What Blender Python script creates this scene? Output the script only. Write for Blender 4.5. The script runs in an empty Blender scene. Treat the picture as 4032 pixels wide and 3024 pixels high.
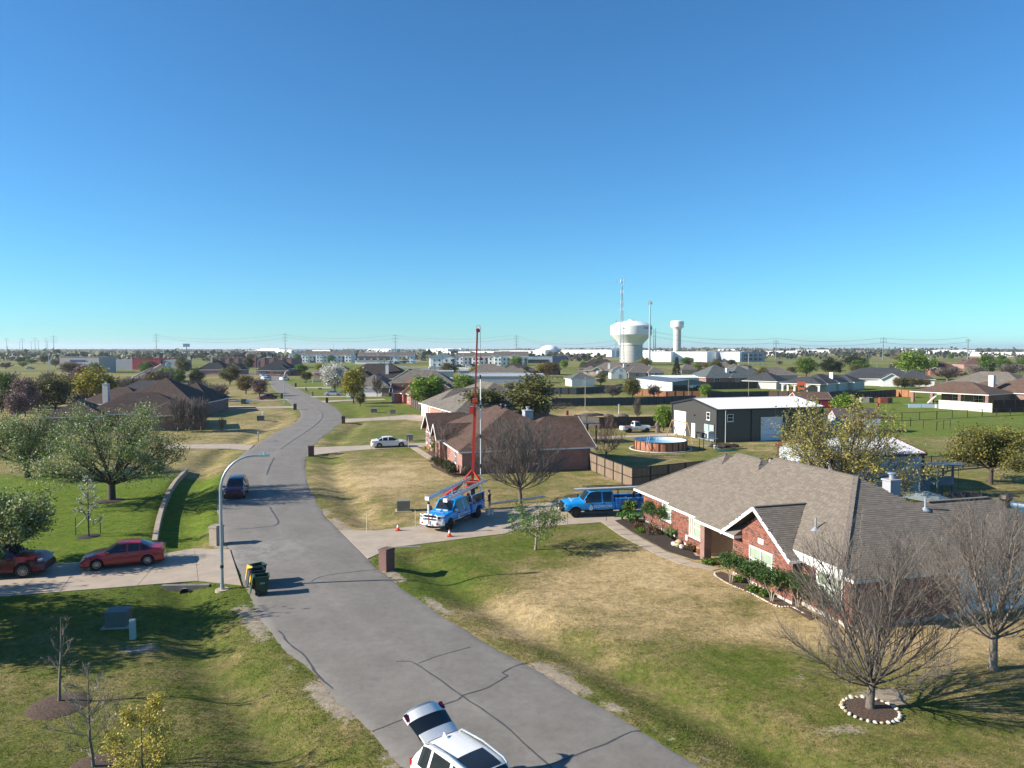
import bpy, bmesh, math, random
import numpy as np
from mathutils import Vector, Matrix, noise as mnoise

SC = bpy.context.scene
COL = SC.collection
PI = math.pi
# ---------------------------------------------------------------- camera, sky, sun, exposure
CAM_H = 13.3
FPX, CXP, CYP, HZP = 2893.0, 2016.0, 1512.0, 1372.0
PITCH = math.atan((CYP - HZP) / FPX)
cam = bpy.data.cameras.new('camera'); cam_ob = bpy.data.objects.new('camera', cam); COL.objects.link(cam_ob)
cam_ob.location = (0, 0, CAM_H); cam_ob.rotation_euler = (PI/2 - PITCH, 0, 0)
cam.sensor_width = 36.0; cam.lens = 36.0 * FPX / 4032.0
cam.clip_start = 0.5; cam.clip_end = 30000
SC.camera = cam_ob

SUN_EL, SUN_AZ = 26.0, 9.0          # shadows run to +x, turned SUN_AZ degrees towards +y
sd = Vector((math.cos(math.radians(SUN_EL))*math.cos(math.radians(SUN_AZ)),
             math.cos(math.radians(SUN_EL))*math.sin(math.radians(SUN_AZ)), -math.sin(math.radians(SUN_EL))))
world = bpy.data.worlds.new('World'); SC.world = world; world.use_nodes = True
wn = world.node_tree; wn.nodes.clear()
wo = wn.nodes.new('ShaderNodeOutputWorld'); wb = wn.nodes.new('ShaderNodeBackground'); ws = wn.nodes.new('ShaderNodeTexSky')
ws.sky_type = 'NISHITA'; ws.sun_disc = False
ws.sun_elevation = math.radians(SUN_EL)
ws.sun_rotation = math.atan2(-sd.x, -sd.y)      # clockwise from +y
ws.altitude = 200; ws.air_density = 1.0; ws.dust_density = 0.0; ws.ozone_density = 2.0
wb.inputs['Strength'].default_value = 0.066
wt_ = wn.nodes.new('ShaderNodeMix'); wt_.data_type = 'RGBA'; wt_.blend_type = 'MULTIPLY'; wt_.inputs[0].default_value = 1.0; wt_.inputs[7].default_value = (.41, .90, 1.27, 1)   # cool white balance over the whole sky
wn.links.new(ws.outputs[0], wt_.inputs[6]); wn.links.new(wt_.outputs[2], wb.inputs[0]); wn.links.new(wb.outputs[0], wo.inputs[0])
sl = bpy.data.lights.new('sun', 'SUN'); sl.energy = 5.0; sl.angle = math.radians(0.53); sl.color = (1.0, 0.92, 0.80)
sun = bpy.data.objects.new('sun', sl); COL.objects.link(sun)
sun.rotation_euler = sd.to_track_quat('-Z', 'Y').to_euler(); sun.location = (-60, -20, 60)
SC.view_settings.view_transform = 'Standard'; SC.view_settings.look = 'None'
SC.view_settings.gamma = 1.0; SC.view_settings.use_curve_mapping = False
SC.view_settings.exposure = 1.0
SC.cycles.max_bounces = 6; SC.cycles.transparent_max_bounces = 6

def G(sx, sy, z=0.0):
    """place on the level z that the photograph shows at its pixel (sx, sy)"""
    u = (sx - CXP)/FPX; v = -(sy - CYP)/FPX
    dy = math.cos(PITCH) + v*math.sin(PITCH); dz = -math.sin(PITCH) + v*math.cos(PITCH)
    t = (z - CAM_H)/dz
    return Vector((u*t, dy*t, z))
def ZM(x0, y0, s):
    return lambda a, b, z=0.0: G(x0 + a/s, y0 + b/s, z)
# ---------------------------------------------------------------- helpers
def link(o, parent=None):
    COL.objects.link(o)
    if parent is not None: o.parent = parent
    return o
def tag(o, label=None, cat=None, group=None, kind=None):
    if label: o['label'] = label
    if cat: o['category'] = cat
    if group: o['group'] = group
    if kind: o['kind'] = kind
    return o
def thing(name, label, cat, loc=(0,0,0), rz=0.0, group=None):
    o = bpy.data.objects.new(name, None); COL.objects.link(o); o.empty_display_size = 0.3
    o.location = loc; o.rotation_euler = (0, 0, rz)
    return tag(o, label, cat, group)
def copy_tree(o, parent=None):
    c = o.copy(); COL.objects.link(c); c.parent = parent
    for ch in list(o.children): copy_tree(ch, c)
    return c

class MB:
    def __init__(s): s.v = []; s.f = []; s.c = []
    def add(s, vs, fs, col=None):
        n = len(s.v); s.v.extend([tuple(p) for p in vs]); s.f.extend([tuple(i+n for i in f) for f in fs])
        if col is not None: s.c.extend([col]*len(fs))
        return s
    def box(s, c, d, rz=0.0, col=None, M=None):
        x, y, z = d[0]/2, d[1]/2, d[2]/2
        vs = [Vector(p) for p in ((-x,-y,-z),(x,-y,-z),(x,y,-z),(-x,y,-z),(-x,-y,z),(x,-y,z),(x,y,z),(-x,y,z))]
        R = M if M is not None else Matrix.Rotation(rz, 3, 'Z')
        vs = [R @ p + Vector(c) for p in vs]
        return s.add(vs, [(0,3,2,1),(4,5,6,7),(0,1,5,4),(1,2,6,5),(2,3,7,6),(3,0,4,7)], col)
    def box2(s, a, b, col=None):
        return s.box(((a[0]+b[0])/2,(a[1]+b[1])/2,(a[2]+b[2])/2),(abs(b[0]-a[0]),abs(b[1]-a[1]),abs(b[2]-a[2])),0,col)
    def bar(s, p, q, w, h=None, up=(0,0,1), col=None):
        p = Vector(p); q = Vector(q); d = q-p; L = d.length
        if L < 1e-6: return s
        X = d/L; U = Vector(up)
        if abs(X.dot(U)) > .98: U = Vector((0,1,0))
        Y = U.cross(X).normalized(); Zz = X.cross(Y)
        M = Matrix((X, Y, Zz)).transposed()
        return s.box((p+q)/2, (L, w, h or w), 0, col, M)
    def cyl(s, p, q, r0, r1=None, n=10, caps=True, col=None):
        r1 = r0 if r1 is None else r1
        p = Vector(p); q = Vector(q); X = (q-p).normalized()
        U = Vector((0,0,1)) if abs(X.z) < .9 else Vector((1,0,0))
        A = X.cross(U).normalized(); B = X.cross(A)
        vs = []
        for k in range(n):
            a = 2*PI*k/n; e = A*math.cos(a) + B*math.sin(a); vs.append(p + e*r0); vs.append(q + e*r1)
        fs = [(2*k, 2*((k+1)%n), 2*((k+1)%n)+1, 2*k+1) for k in range(n)]
        if caps: fs += [tuple(2*k for k in range(n))[::-1], tuple(2*k+1 for k in range(n))]
        return s.add(vs, fs, col)
    def tube(s, pts, rs, n=6, col=None, caps=True):
        pts = [Vector(p) for p in pts]
        if not hasattr(rs, '__len__'): rs = [rs]*len(pts)
        vs = []; A = None
        for i, p in enumerate(pts):
            d = (pts[min(i+1,len(pts)-1)] - pts[max(i-1,0)])
            d = d.normalized() if d.length > 1e-9 else Vector((0,0,1))
            if A is None:
                U = Vector((0,0,1)) if abs(d.z) < .9 else Vector((1,0,0)); A = d.cross(U).normalized()
            A = (A - d*A.dot(d)).normalized(); B = d.cross(A)
            for k in range(n):
                a = 2*PI*k/n; vs.append(p + (A*math.cos(a)+B*math.sin(a))*rs[i])
        fs = []
        for i in range(len(pts)-1):
            for k in range(n):
                fs.append((i*n+k, i*n+(k+1)%n, (i+1)*n+(k+1)%n, (i+1)*n+k))
        if caps and n > 2: fs += [tuple(range(n))[::-1], tuple((len(pts)-1)*n+k for k in range(n))]
        return s.add(vs, fs, col)
    def lathe(s, prof, n=32, c=(0,0,0), col=None, cap=True):
        vs = []
        for r, z in prof:
            for k in range(n):
                a = 2*PI*k/n; vs.append((c[0]+r*math.cos(a), c[1]+r*math.sin(a), c[2]+z))
        fs = []
        for i in range(len(prof)-1):
            for k in range(n): fs.append((i*n+k, i*n+(k+1)%n, (i+1)*n+(k+1)%n, (i+1)*n+k))
        if cap: fs += [tuple(range(n))[::-1], tuple((len(prof)-1)*n+k for k in range(n))]
        return s.add(vs, fs, col)
    def prism(s, poly, z0, z1, col=None):
        n = len(poly); vs = [(p[0],p[1],z0) for p in poly] + [(p[0],p[1],z1) for p in poly]
        area = sum(poly[i][0]*poly[(i+1)%n][1]-poly[(i+1)%n][0]*poly[i][1] for i in range(n))
        fs = [(i,(i+1)%n,n+(i+1)%n,n+i) for i in range(n)] + [tuple(range(n))[::-1], tuple(range(n,2*n))]
        if area < 0: fs = [f[::-1] for f in fs]
        return s.add(vs, fs, col)
    def blob(s, c, r, seed=0, n=7, m=5, jit=.2, col=None):
        rnd = random.Random(seed); vs = []; r = r if hasattr(r,'__len__') else (r,r,r)
        for j in range(1, m):
            t = PI*j/m
            for k in range(n):
                a = 2*PI*k/n + .3*j; q = 1 + rnd.uniform(-jit, jit)
                vs.append((c[0]+r[0]*q*math.sin(t)*math.cos(a), c[1]+r[1]*q*math.sin(t)*math.sin(a), c[2]+r[2]*q*math.cos(t)))
        vs.append((c[0],c[1],c[2]+r[2])); vs.append((c[0],c[1],c[2]-r[2])); T = len(vs)-2; Bt = T+1
        fs = []
        for j in range(m-2):
            for k in range(n): fs.append((j*n+k, (j+1)*n+k, (j+1)*n+(k+1)%n, j*n+(k+1)%n))
        for k in range(n): fs.append((T, k, (k+1)%n)); fs.append((Bt, (m-2)*n+(k+1)%n, (m-2)*n+k))
        return s.add(vs, fs, col)
    def mesh(s, name, mat, smooth=False, uv=True, angle=None):
        me = bpy.data.meshes.new(name); me.from_pydata(s.v, [], s.f); 
        if mat is not None: me.materials.append(mat)
        if uv and len(s.f): add_uv(me)
        if s.c and len(s.c) == len(s.f):
            ca = me.color_attributes.new('Col', 'FLOAT_COLOR', 'CORNER')
            tot = np.zeros(len(me.polygons), int); me.polygons.foreach_get('loop_total', tot)
            cols = np.repeat(np.array([(c[0],c[1],c[2],1.0) for c in s.c], dtype=np.float32), tot, axis=0)
            ca.data.foreach_set('color', cols.ravel())
        if smooth:
            me.polygons.foreach_set('use_smooth', [True]*len(me.polygons))
            me.set_sharp_from_angle(angle=math.radians(angle or 35))
        me.update(); return me
    def build(s, name, mat, parent=None, smooth=False, uv=True, angle=None):
        return link(bpy.data.objects.new(name, s.mesh(name, mat, smooth, uv, angle)), parent)
def add_uv(me):
    nl = len(me.loops); npol = len(me.polygons)
    co = np.zeros(len(me.vertices)*3); me.vertices.foreach_get('co', co); co = co.reshape(-1,3)
    lv = np.zeros(nl, int); me.loops.foreach_get('vertex_index', lv)
    tot = np.zeros(npol, int); me.polygons.foreach_get('loop_total', tot)
    nr = np.zeros(npol*3); me.polygons.foreach_get('normal', nr); nr = nr.reshape(-1,3)
    t = np.stack([-nr[:,1], nr[:,0], np.zeros(npol)], 1); ln = np.linalg.norm(t, axis=1)
    flat = ln < .02; t[flat] = (1,0,0); ln[flat] = 1; t /= ln[:,None]
    b = np.cross(nr, t)
    T = np.repeat(t, tot, axis=0); B = np.repeat(b, tot, axis=0); P = co[lv]
    uv = np.stack([(P*T).sum(1), (P*B).sum(1)], 1).astype(np.float32)
    me.uv_layers.new(name='UVMap').data.foreach_set('uv', uv.ravel())
def np_mesh(name, verts, faces4, mat, cols=None, tri=False):
    """fast mesh of quads (or tris) from arrays; cols per face"""
    k = 3 if tri else 4
    me = bpy.data.meshes.new(name); nv = len(verts); nf = len(faces4)
    me.vertices.add(nv); me.vertices.foreach_set('co', np.asarray(verts, np.float32).ravel())
    me.loops.add(nf*k); me.loops.foreach_set('vertex_index', np.asarray(faces4, np.int32).ravel())
    me.polygons.add(nf); me.polygons.foreach_set('loop_start', np.arange(0, nf*k, k, dtype=np.int32))
    me.update(calc_edges=True)
    if mat is not None: me.materials.append(mat)
    if cols is not None:
        ca = me.color_attributes.new('Col', 'FLOAT_COLOR', 'CORNER')
        c4 = np.ones((nf, 4), np.float32); c4[:, :3] = cols
        ca.data.foreach_set('color', np.repeat(c4, k, axis=0).ravel())
    return me
# ---------------------------------------------------------------- materials
MATS = {}
def nt_new(name):
    m = bpy.data.materials.new(name); m.use_nodes = True; nt = m.node_tree
    return m, nt, nt.nodes['Principled BSDF']
def N(nt, typ, **kw):
    n = nt.nodes.new(typ)
    for k, v in kw.items():
        if k.startswith('i_'): n.inputs[k[2:].replace('_',' ')].default_value = v
        else: setattr(n, k, v)
    return n
def ramp(nt, fac, stops):
    r = nt.nodes.new('ShaderNodeValToRGB'); el = r.color_ramp.elements
    while len(el) < len(stops): el.new(.5)
    for e, (p, c) in zip(el, stops): e.position = p; e.color = (c[0], c[1], c[2], 1)
    if fac is not None: nt.links.new(fac, r.inputs[0])
    return r.outputs[0]
def mixc(nt, fac, a, b, typ='MIX'):
    m = nt.nodes.new('ShaderNodeMix'); m.data_type = 'RGBA'; m.blend_type = typ
    for s, v in ((0, fac), (6, a), (7, b)):
        if hasattr(v, 'node'): nt.links.new(v, m.inputs[s])
        elif s == 0: m.inputs[0].default_value = v
        else: m.inputs[s].default_value = (v[0], v[1], v[2], 1)
    return m.outputs[2]
def fbm(nt, scale, detail=4, rough=.6, vec=None, dist=0.0):
    n = N(nt, 'ShaderNodeTexNoise'); n.inputs['Scale'].default_value = scale; n.inputs['Detail'].default_value = detail
    n.inputs['Roughness'].default_value = rough; n.inputs['Distortion'].default_value = dist
    if vec is not None: nt.links.new(vec, n.inputs['Vector'])
    return n.outputs[0]
def bump(nt, bs, h, strength=.3, dist=.02):
    b = N(nt, 'ShaderNodeBump'); b.inputs['Strength'].default_value = strength; b.inputs['Distance'].default_value = dist
    nt.links.new(h, b.inputs['Height']); nt.links.new(b.outputs[0], bs.inputs['Normal'])
def coords(nt, which='Object'): return N(nt, 'ShaderNodeTexCoord').outputs[which]
def plain(name, col, rough=.6, metal=0.0, var=.12, scale=3.0, bmp=0.0, coat=0.0, spec=None, attr=False):
    if name in MATS: return MATS[name]
    m, nt, bs = nt_new(name)
    bs.inputs['Roughness'].default_value = rough; bs.inputs['Metallic'].default_value = metal
    if coat: bs.inputs['Coat Weight'].default_value = coat; bs.inputs['Coat Roughness'].default_value = .04
    if spec is not None: bs.inputs['Specular IOR Level'].default_value = spec
    c = None
    if attr:
        a = N(nt, 'ShaderNodeVertexColor'); a.layer_name = 'Col'; c = a.outputs[0]
    if var or bmp:
        co = coords(nt); f = fbm(nt, scale, 5, .65, co)
        lo = tuple(x*(1-var) for x in col); hi = tuple(min(1, x*(1+var)) for x in col)
        if attr:
            g = ramp(nt, f, [(.3, (1-var,)*3), (.7, (1+var,)*3)]); out = mixc(nt, 1.0, c, g, 'MULTIPLY')
        else: out = ramp(nt, f, [(.3, lo), (.7, hi)])
        nt.links.new(out, bs.inputs['Base Color'])
        if bmp: bump(nt, bs, fbm(nt, scale*8, 4, .7, co), bmp)
    elif attr: nt.links.new(c, bs.inputs['Base Color'])
    else: bs.inputs['Base Color'].default_value = (*col, 1)
    MATS[name] = m; return m
def brick_mat(name, c1, c2, c3, mortar=(.42,.36,.31), bw=.215, bh=.077):
    if name in MATS: return MATS[name]
    m, nt, bs = nt_new(name); bs.inputs['Roughness'].default_value = .88
    uv = coords(nt, 'UV')
    b = N(nt, 'ShaderNodeTexBrick'); nt.links.new(uv, b.inputs['Vector']); b.offset = .5
    b.inputs['Scale'].default_value = 1; b.inputs['Brick Width'].default_value = bw; b.inputs['Row Height'].default_value = bh
    b.inputs['Mortar Size'].default_value = .009; b.inputs['Bias'].default_value = -.1
    b.inputs['Color1'].default_value = (*c1,1); b.inputs['Color2'].default_value = (*c2,1); b.inputs['Mortar'].default_value = (*mortar,1)
    v = fbm(nt, 1.3, 4, .6, uv); o = mixc(nt, ramp(nt, v, [(.4,(0,0,0)),(.75,(.55,)*3)]), b.outputs[0], c3)
    nt.links.new(o, bs.inputs['Base Color']); bump(nt, bs, b.outputs['Fac'], -.4, .01)
    MATS[name] = m; return m
def shingle_mat(name, c, var=.28, row=.145, wid=.33):
    if name in MATS: return MATS[name]
    m, nt, bs = nt_new(name); bs.inputs['Roughness'].default_value = .92; bs.inputs['Specular IOR Level'].default_value = .25
    uv = coords(nt, 'UV')
    b = N(nt, 'ShaderNodeTexBrick'); nt.links.new(uv, b.inputs['Vector']); b.offset = .37
    b.inputs['Scale'].default_value = 1; b.inputs['Brick Width'].default_value = wid; b.inputs['Row Height'].default_value = row
    b.inputs['Mortar Size'].default_value = .012; b.inputs['Mortar Smooth'].default_value = .3
    b.inputs['Color1'].default_value = (*[x*(1-var) for x in c],1); b.inputs['Color2'].default_value = (*[min(1,x*(1+var)) for x in c],1)
    b.inputs['Mortar'].default_value = (*[x*.42 for x in c],1)
    f = fbm(nt, .55, 5, .65, uv); g = ramp(nt, f, [(.3,(.84,)*3),(.7,(1.14,)*3)])
    f2 = fbm(nt, 45, 2, .7, uv); g2 = ramp(nt, f2, [(.3,(.82,)*3),(.7,(1.15,)*3)])
    nt.links.new(mixc(nt, 1.0, mixc(nt, 1.0, b.outputs[0], g, 'MULTIPLY'), g2, 'MULTIPLY'), bs.inputs['Base Color'])
    bump(nt, bs, b.outputs['Fac'], -.5, .012)
    MATS[name] = m; return m
def ribbed_mat(name, c, pitch=.3, rough=.4, metal=0.0, strength=.6, var=.06):
    if name in MATS: return MATS[name]
    m, nt, bs = nt_new(name); bs.inputs['Roughness'].default_value = rough; bs.inputs['Metallic'].default_value = metal
    uv = coords(nt, 'UV'); w = N(nt, 'ShaderNodeTexWave'); nt.links.new(uv, w.inputs['Vector'])
    w.bands_direction = 'X'; w.inputs['Scale'].default_value = PI/(10*pitch)
    f = fbm(nt, 1.2, 4, .6, uv)
    g = ramp(nt, f, [(.3, tuple(x*(1-var) for x in c)), (.7, tuple(min(1,x*(1+var)) for x in c))])
    h = ramp(nt, w.outputs['Fac'], [(.0,(0,0,0)),(.25,(0,0,0)),(.45,(1,1,1)),(1,(1,1,1))])
    nt.links.new(g, bs.inputs['Base Color']); bump(nt, bs, h, strength, .03)
    MATS[name] = m; return m
def wood_mat(name, c, pitch=.14, var=.45):
    if name in MATS: return MATS[name]
    m, nt, bs = nt_new(name); bs.inputs['Roughness'].default_value = .85
    uv = coords(nt, 'UV'); mp = N(nt, 'ShaderNodeMapping'); nt.links.new(uv, mp.inputs[0]); mp.inputs['Scale'].default_value = (7, .45, 1)
    f = fbm(nt, 1.0, 6, .7, mp.outputs[0])
    o = ramp(nt, f, [(.25, tuple(x*(1-var) for x in c)), (.55, c), (.8, tuple(min(1,x*(1+var*1.1)) for x in c))])
    nt.links.new(o, bs.inputs['Base Color']); bump(nt, bs, f, .3, .01)
    MATS[name] = m; return m
def leaf_mat(name, base=(.5,.5,.5)):
    if name in MATS: return MATS[name]
    m, nt, bs = nt_new(name); bs.inputs['Roughness'].default_value = .55; bs.inputs['Specular IOR Level'].default_value = .3
    a = N(nt, 'ShaderNodeVertexColor'); a.layer_name = 'Col'
    nt.links.new(a.outputs[0], bs.inputs['Base Color'])
    tr = N(nt, 'ShaderNodeBsdfTranslucent'); nt.links.new(a.outputs[0], tr.inputs[0])
    mx = N(nt, 'ShaderNodeMixShader'); mx.inputs[0].default_value = .28
    out = nt.nodes['Material Output']
    nt.links.new(bs.outputs[0], mx.inputs[1]); nt.links.new(tr.outputs[0], mx.inputs[2]); nt.links.new(mx.outputs[0], out.inputs[0])
    MATS[name] = m; return m
def glass_mat(name, col=(.015,.02,.025), rough=.06):
    return plain(name, col, rough, 0, var=0, spec=.7)
M_white = plain('white_paint', (.78,.78,.76), .5, var=.04)
M_trim = plain('trim_white', (.72,.72,.70), .55, var=.06)
M_conc = plain('concrete', (.38,.31,.235), .85, var=.14, scale=.9, bmp=.15)
M_conc2 = plain('concrete_pale', (.50,.47,.42), .85, var=.12, scale=.6)
M_wall_conc = plain('concrete_weathered', (.30,.27,.23), .9, var=.3, scale=2.2, bmp=.3)
M_black = plain('black_plastic', (.012,.012,.013), .5, var=.15)
M_rubber = plain('tyre_rubber', (.014,.014,.015), .8, var=.2, scale=8)
M_chrome = plain('chrome', (.7,.7,.72), .15, 1.0, var=0)
M_alu = plain('aluminium', (.62,.63,.65), .3, .85, var=.08)
M_galv = plain('galvanised_steel', (.42,.45,.48), .42, .55, var=.12)
M_steel_d = plain('dark_steel', (.03,.03,.035), .5, .3, var=.1)
M_glass = glass_mat('dark_glass')
M_glassb = plain('window_blinds', (.30,.36,.27), .12, var=.12, scale=2, spec=.6)
M_glassw = plain('pale_window', (.10,.12,.13), .1, var=.2, scale=2, spec=.6)
M_red = plain('red_paint', (.52,.028,.015), .35, var=.08, coat=.4)
M_bark = plain('bark_grey', (.13,.105,.085), .95, var=.4, scale=9, bmp=.6)
M_barkd = plain('bark_dark', (.065,.05,.04), .95, var=.4, scale=9, bmp=.6)
M_twig = plain('twig_brown', (.15,.125,.105), .9, var=.3, scale=6)
M_mulch = plain('mulch', (.035,.024,.018), .95, var=.7, scale=14, bmp=1.0)
M_mulch2 = plain('mulch_brown', (.085,.052,.034), .95, var=.7, scale=14, bmp=1.0)
M_stone = plain('pale_stone', (.60,.50,.38), .85, var=.25, scale=5, bmp=.3)
M_leaf = leaf_mat('leaf')
M_signw = plain('decal_white', (.72,.80,.86), .4, var=0)
# ================================================================ THE SETTING: road, ground, drives
def catmull(pts, step=.6):
    P = [np.array(p[:2], float) for p in pts]; P = [2*P[0]-P[1]] + P + [2*P[-1]-P[-2]]; out = []
    for i in range(1, len(P)-2):
        n = max(2, int(np.linalg.norm(P[i+1]-P[i])/step))
        for k in range(n):
            t = k/n; a, b, c, d = P[i-1], P[i], P[i+1], P[i+2]
            out.append(.5*((2*b) + (-a+c)*t + (2*a-5*b+4*c-d)*t*t + (-a+3*b-3*c+d)*t**3))
    out.append(P[-2]); return np.array(out)
def resample(C, n):
    d = np.r_[0, np.cumsum(np.linalg.norm(np.diff(C, axis=0), axis=1))]; s = np.linspace(0, d[-1], n)
    return np.stack([np.interp(s, d, C[:,0]), np.interp(s, d, C[:,1])], 1)
def ext(p, q, d):   # continue q->p backwards by d metres
    v = (p-q).normalized(); return p + v*d
RR_px = [(2772,3024),(2490,2862),(2244,2720),(2016,2587),(1691,2397),(1532,2276),(1450,2201),(1336,2088),(1263,2010),(1208,1896),(1201,1832),(1208,1791),(1249,1738),(1300,1698),(1343,1662),(1346,1637),(1327,1610),(1281,1583),(1231,1560),(1176,1532),(1122,1500),(1099,1481)]
RL_px = [(1591,3021),(1418,2834),(1300,2711),(1208,2616),(1122,2556),(1050,2470),(1005,2388),(965,2292),(905,2165),(866,2060),(858,1978),(877,1878),(934,1809),(975,1773),(1017,1747),(1090,1701),(1154,1669),(1183,1642),(1181,1619),(1158,1601),(1126,1574),(1099,1551),(1067,1519),(1060,1482)]
RR_w = [G(*p) for p in RR_px]; RL_w = [G(*p) for p in RL_px]
RR_w = [ext(RR_w[0], RR_w[1], 22), ext(RR_w[0], RR_w[1], 9)] + RR_w
RL_w = [ext(RL_w[0], RL_w[1], 22), ext(RL_w[0], RL_w[1], 9)] + RL_w
RRC = catmull(RR_w, 1.0); RLC = catmull(RL_w, 1.0)
def poly_dist(X, Y, C, closed=False):
    """distance of grid points to polyline C"""
    best = np.full(X.shape, 1e9)
    for a, b in zip(C[:-1], C[1:]):
        d = b-a; L2 = max(1e-9, d@d); t = np.clip(((X-a[0])*d[0]+(Y-a[1])*d[1])/L2, 0, 1)
        best = np.minimum(best, np.hypot(X-a[0]-t*d[0], Y-a[1]-t*d[1]))
    return best
def in_poly(X, Y, P):
    ins = np.zeros(np.shape(X), bool); n = len(P)
    for i in range(n):
        x0, y0 = P[i][0], P[i][1]; x1, y1 = P[(i+1)%n][0], P[(i+1)%n][1]
        if y0 == y1: continue
        c = ((y0 > Y) != (y1 > Y)) & (X < (x1-x0)*(Y-y0)/(y1-y0) + x0); ins ^= c
    return ins
def sstep(x, a, b): t = np.clip((x-a)/(b-a), 0, 1); return t*t*(3-2*t)
ROADPOLY = np.vstack([resample(RRC, 120), resample(RLC, 120)[::-1]])
RRs, RLs = resample(RRC, 90), resample(RLC, 90)
z5 = ZM(0,1650,2.1944); z6 = ZM(1008,1650,2.1944); z7 = ZM(2016,1650,2.1944); z2 = ZM(1008,1250,2.1944)
t2 = ZM(504,1320,4.365); t3 = ZM(1008,1320,4.365); t4 = ZM(1512,1320,4.365); t5 = ZM(2016,1320,4.365)
t6 = ZM(2520,1320,4.365); t7 = ZM(3024,1320,4.365); t8 = ZM(3528,1320,4.365); t1 = ZM(0,1320,4.365)
zb = ZM(2450,1600,4.022)
DRIVES = [  # name, label, upper edge, lower edge, culvert
 ('driveway','far edge of left',[z5(1985,1128),z5(1680,1122),z5(1440,1160),z5(700,1238),z5(440,1256),z5(0,1300),z5(-500,1345)],[z5(2085,1440),z5(1715,1400),z5(1185,1442),z5(520,1495),z5(120,1527),z5(-300,1560),z5(-700,1600)]),
 ('driveway','truck',[z6(722,962),z6(1040,966),z6(1380,928),z6(1650,860),z6(1950,800),z7(20,770),z7(480,690),z7(1130,640)],[z6(968,1208),z6(1180,1112),z6(1520,1070),z6(1830,1030),z6(2150,992),z7(60,952),z7(480,915),z7(1140,868)]),
 ('driveway','white sedan',[z6(470,246),z6(820,235),z6(1000,224),z6(1300,213),z6(1470,206)],[z6(440,320),z6(740,283),z6(1000,262),z6(1330,246),z6(1480,240)]),
 ('driveway','tan',[z2(742,878),z2(1000,868),z2(1300,845),z2(1425,838)],[z2(738,912),z2(1000,893),z2(1300,883),z2(1475,902)]),
 ('driveway','redbrick',[t3(1110,1128),t3(1500,1112),t3(2200,1092)],[t3(1190,1162),t3(1500,1133),t3(2230,1112)]),
 ('driveway','silver',[t3(930,1048),t3(1550,1042),t3(2150,1038)],[t3(985,1070),t3(1550,1062),t3(2150,1060)]),
 ('driveway','farright',[t3(660,896),t3(960,892),t3(1260,889)],[t3(690,914),t3(980,912),t3(1300,914)]),
 ('driveway','left2',[t3(640,1218),t3(300,1224),t3(0,1232),t2(1700,1238)],[t3(665,1252),t3(300,1250),t3(0,1252),t2(1700,1262)]),
 ('driveway','left3',[t3(500,1098),t3(250,1108),t3(0,1113),t2(1750,1118)],[t3(565,1114),t3(250,1124),t3(0,1130),t2(1750,1138)]),
 ('driveway','left4',[z5(2195,225),z5(2000,216),z5(1640,222),z5(1400,226)],[z5(2150,268),z5(1990,256),z5(1640,255),z5(1400,258)]),
 ('driveway','left5',[t2(2200,1222),t2(1900,1216),t2(1560,1214)],[t2(2200,1262),t2(1900,1270),t2(1560,1285)]),
 ('path','barn',[zb(-900,500),zb(0,465),zb(400,448),zb(840,428)],[zb(-900,540),zb(0,496),zb(400,484),zb(840,468)]),
 ('path','front walk',[z7(885,880),z7(1060,1000),z7(1340,1155),z7(1560,1240),z7(1800,1300)],[z7(770,890),z7(930,1005),z7(1230,1165),z7(1460,1260),z7(1740,1312)]),
 ('path','brown walk',[z6(1330,246),z6(1420,305),z6(1528,372)],[z6(1395,246),z6(1462,288),z6(1560,350)]),
]
DR_mid = []
for nm, lb, A, B in DRIVES:
    DR_mid.append((np.array([((a+b)/2)[:2] for a, b in zip(A, B)]), np.mean([(a-b).length for a, b in zip(A, B)])/2))
WALL_C = catmull([z5(1335,1062), z5(1370,880), z5(1420,720), z5(1500,560), z5(1612,438)], 1.0)   # retaining wall on the left
def gz_np(X, Y):
    X = np.asarray(X, float); Y = np.asarray(Y, float)
    inside = in_poly(X, Y, ROADPOLY)
    dR = poly_dist(X, Y, RRs); dL = poly_dist(X, Y, RLs); d = np.minimum(dR, dL); d = np.where(inside, -d, d)
    near = 1 - sstep(Y, 125, 200)
    dep = .42 + .12*np.sin(X*.11+Y*.07)
    z = -dep*np.exp(-((d-3.0)/1.35)**2)*near
    z = np.where(d < .1, -.06, z - .02*sstep(d, .1, .6)*0)
    keep = np.ones_like(z)
    for C, hw in DR_mid: keep = np.minimum(keep, sstep(poly_dist(X, Y, C), hw+.15, hw+.9))
    z = np.where(d < .1, z, z*keep)
    # lower verge beside the retaining wall
    dw = poly_dist(X, Y, WALL_C); right = in_poly(X, Y, np.vstack([WALL_C, RLs[(RLs[:,1] > 49) & (RLs[:,1] < 80)][::-1]]))
    z = np.where(right, np.minimum(z, -.5*sstep(d, .2, 2.2)*keep), z)
    z = z + np.where((~right) & (dw < 6) & ~inside, .06*(1-dw/6)*keep, 0)
    # gentle lie of the land
    z = z + .05*np.sin(X*.35+1.3)*np.sin(Y*.27)*sstep(d, 5, 10)*keep
    far = sstep(Y, 900, 2600); z = z + far*6*np.maximum(0, np.sin(X*.0011+.6))*np.where(X > 0, 1.2, .4)
    return z
def gz(x, y): return float(gz_np(np.array([x]), np.array([y]))[0])
def on(v, dz=0.0): return Vector((v.x, v.y, gz(v.x, v.y)+dz))
def axis(lo, hi, st, far_lo, far_hi, gr=1.09):
    a = list(np.arange(lo, hi, st)); s = st; x = a[-1]
    while x < far_hi: s *= gr; x += s; a.append(x)
    s = st; x = a[0]; pre = []
    while x > far_lo: s *= gr; x -= s; pre.append(x)
    return np.array(pre[::-1] + a)
gx = axis(-50, 34, .42, -9000, 9000); gy = axis(14, 112, .42, -60, 14000)
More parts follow.
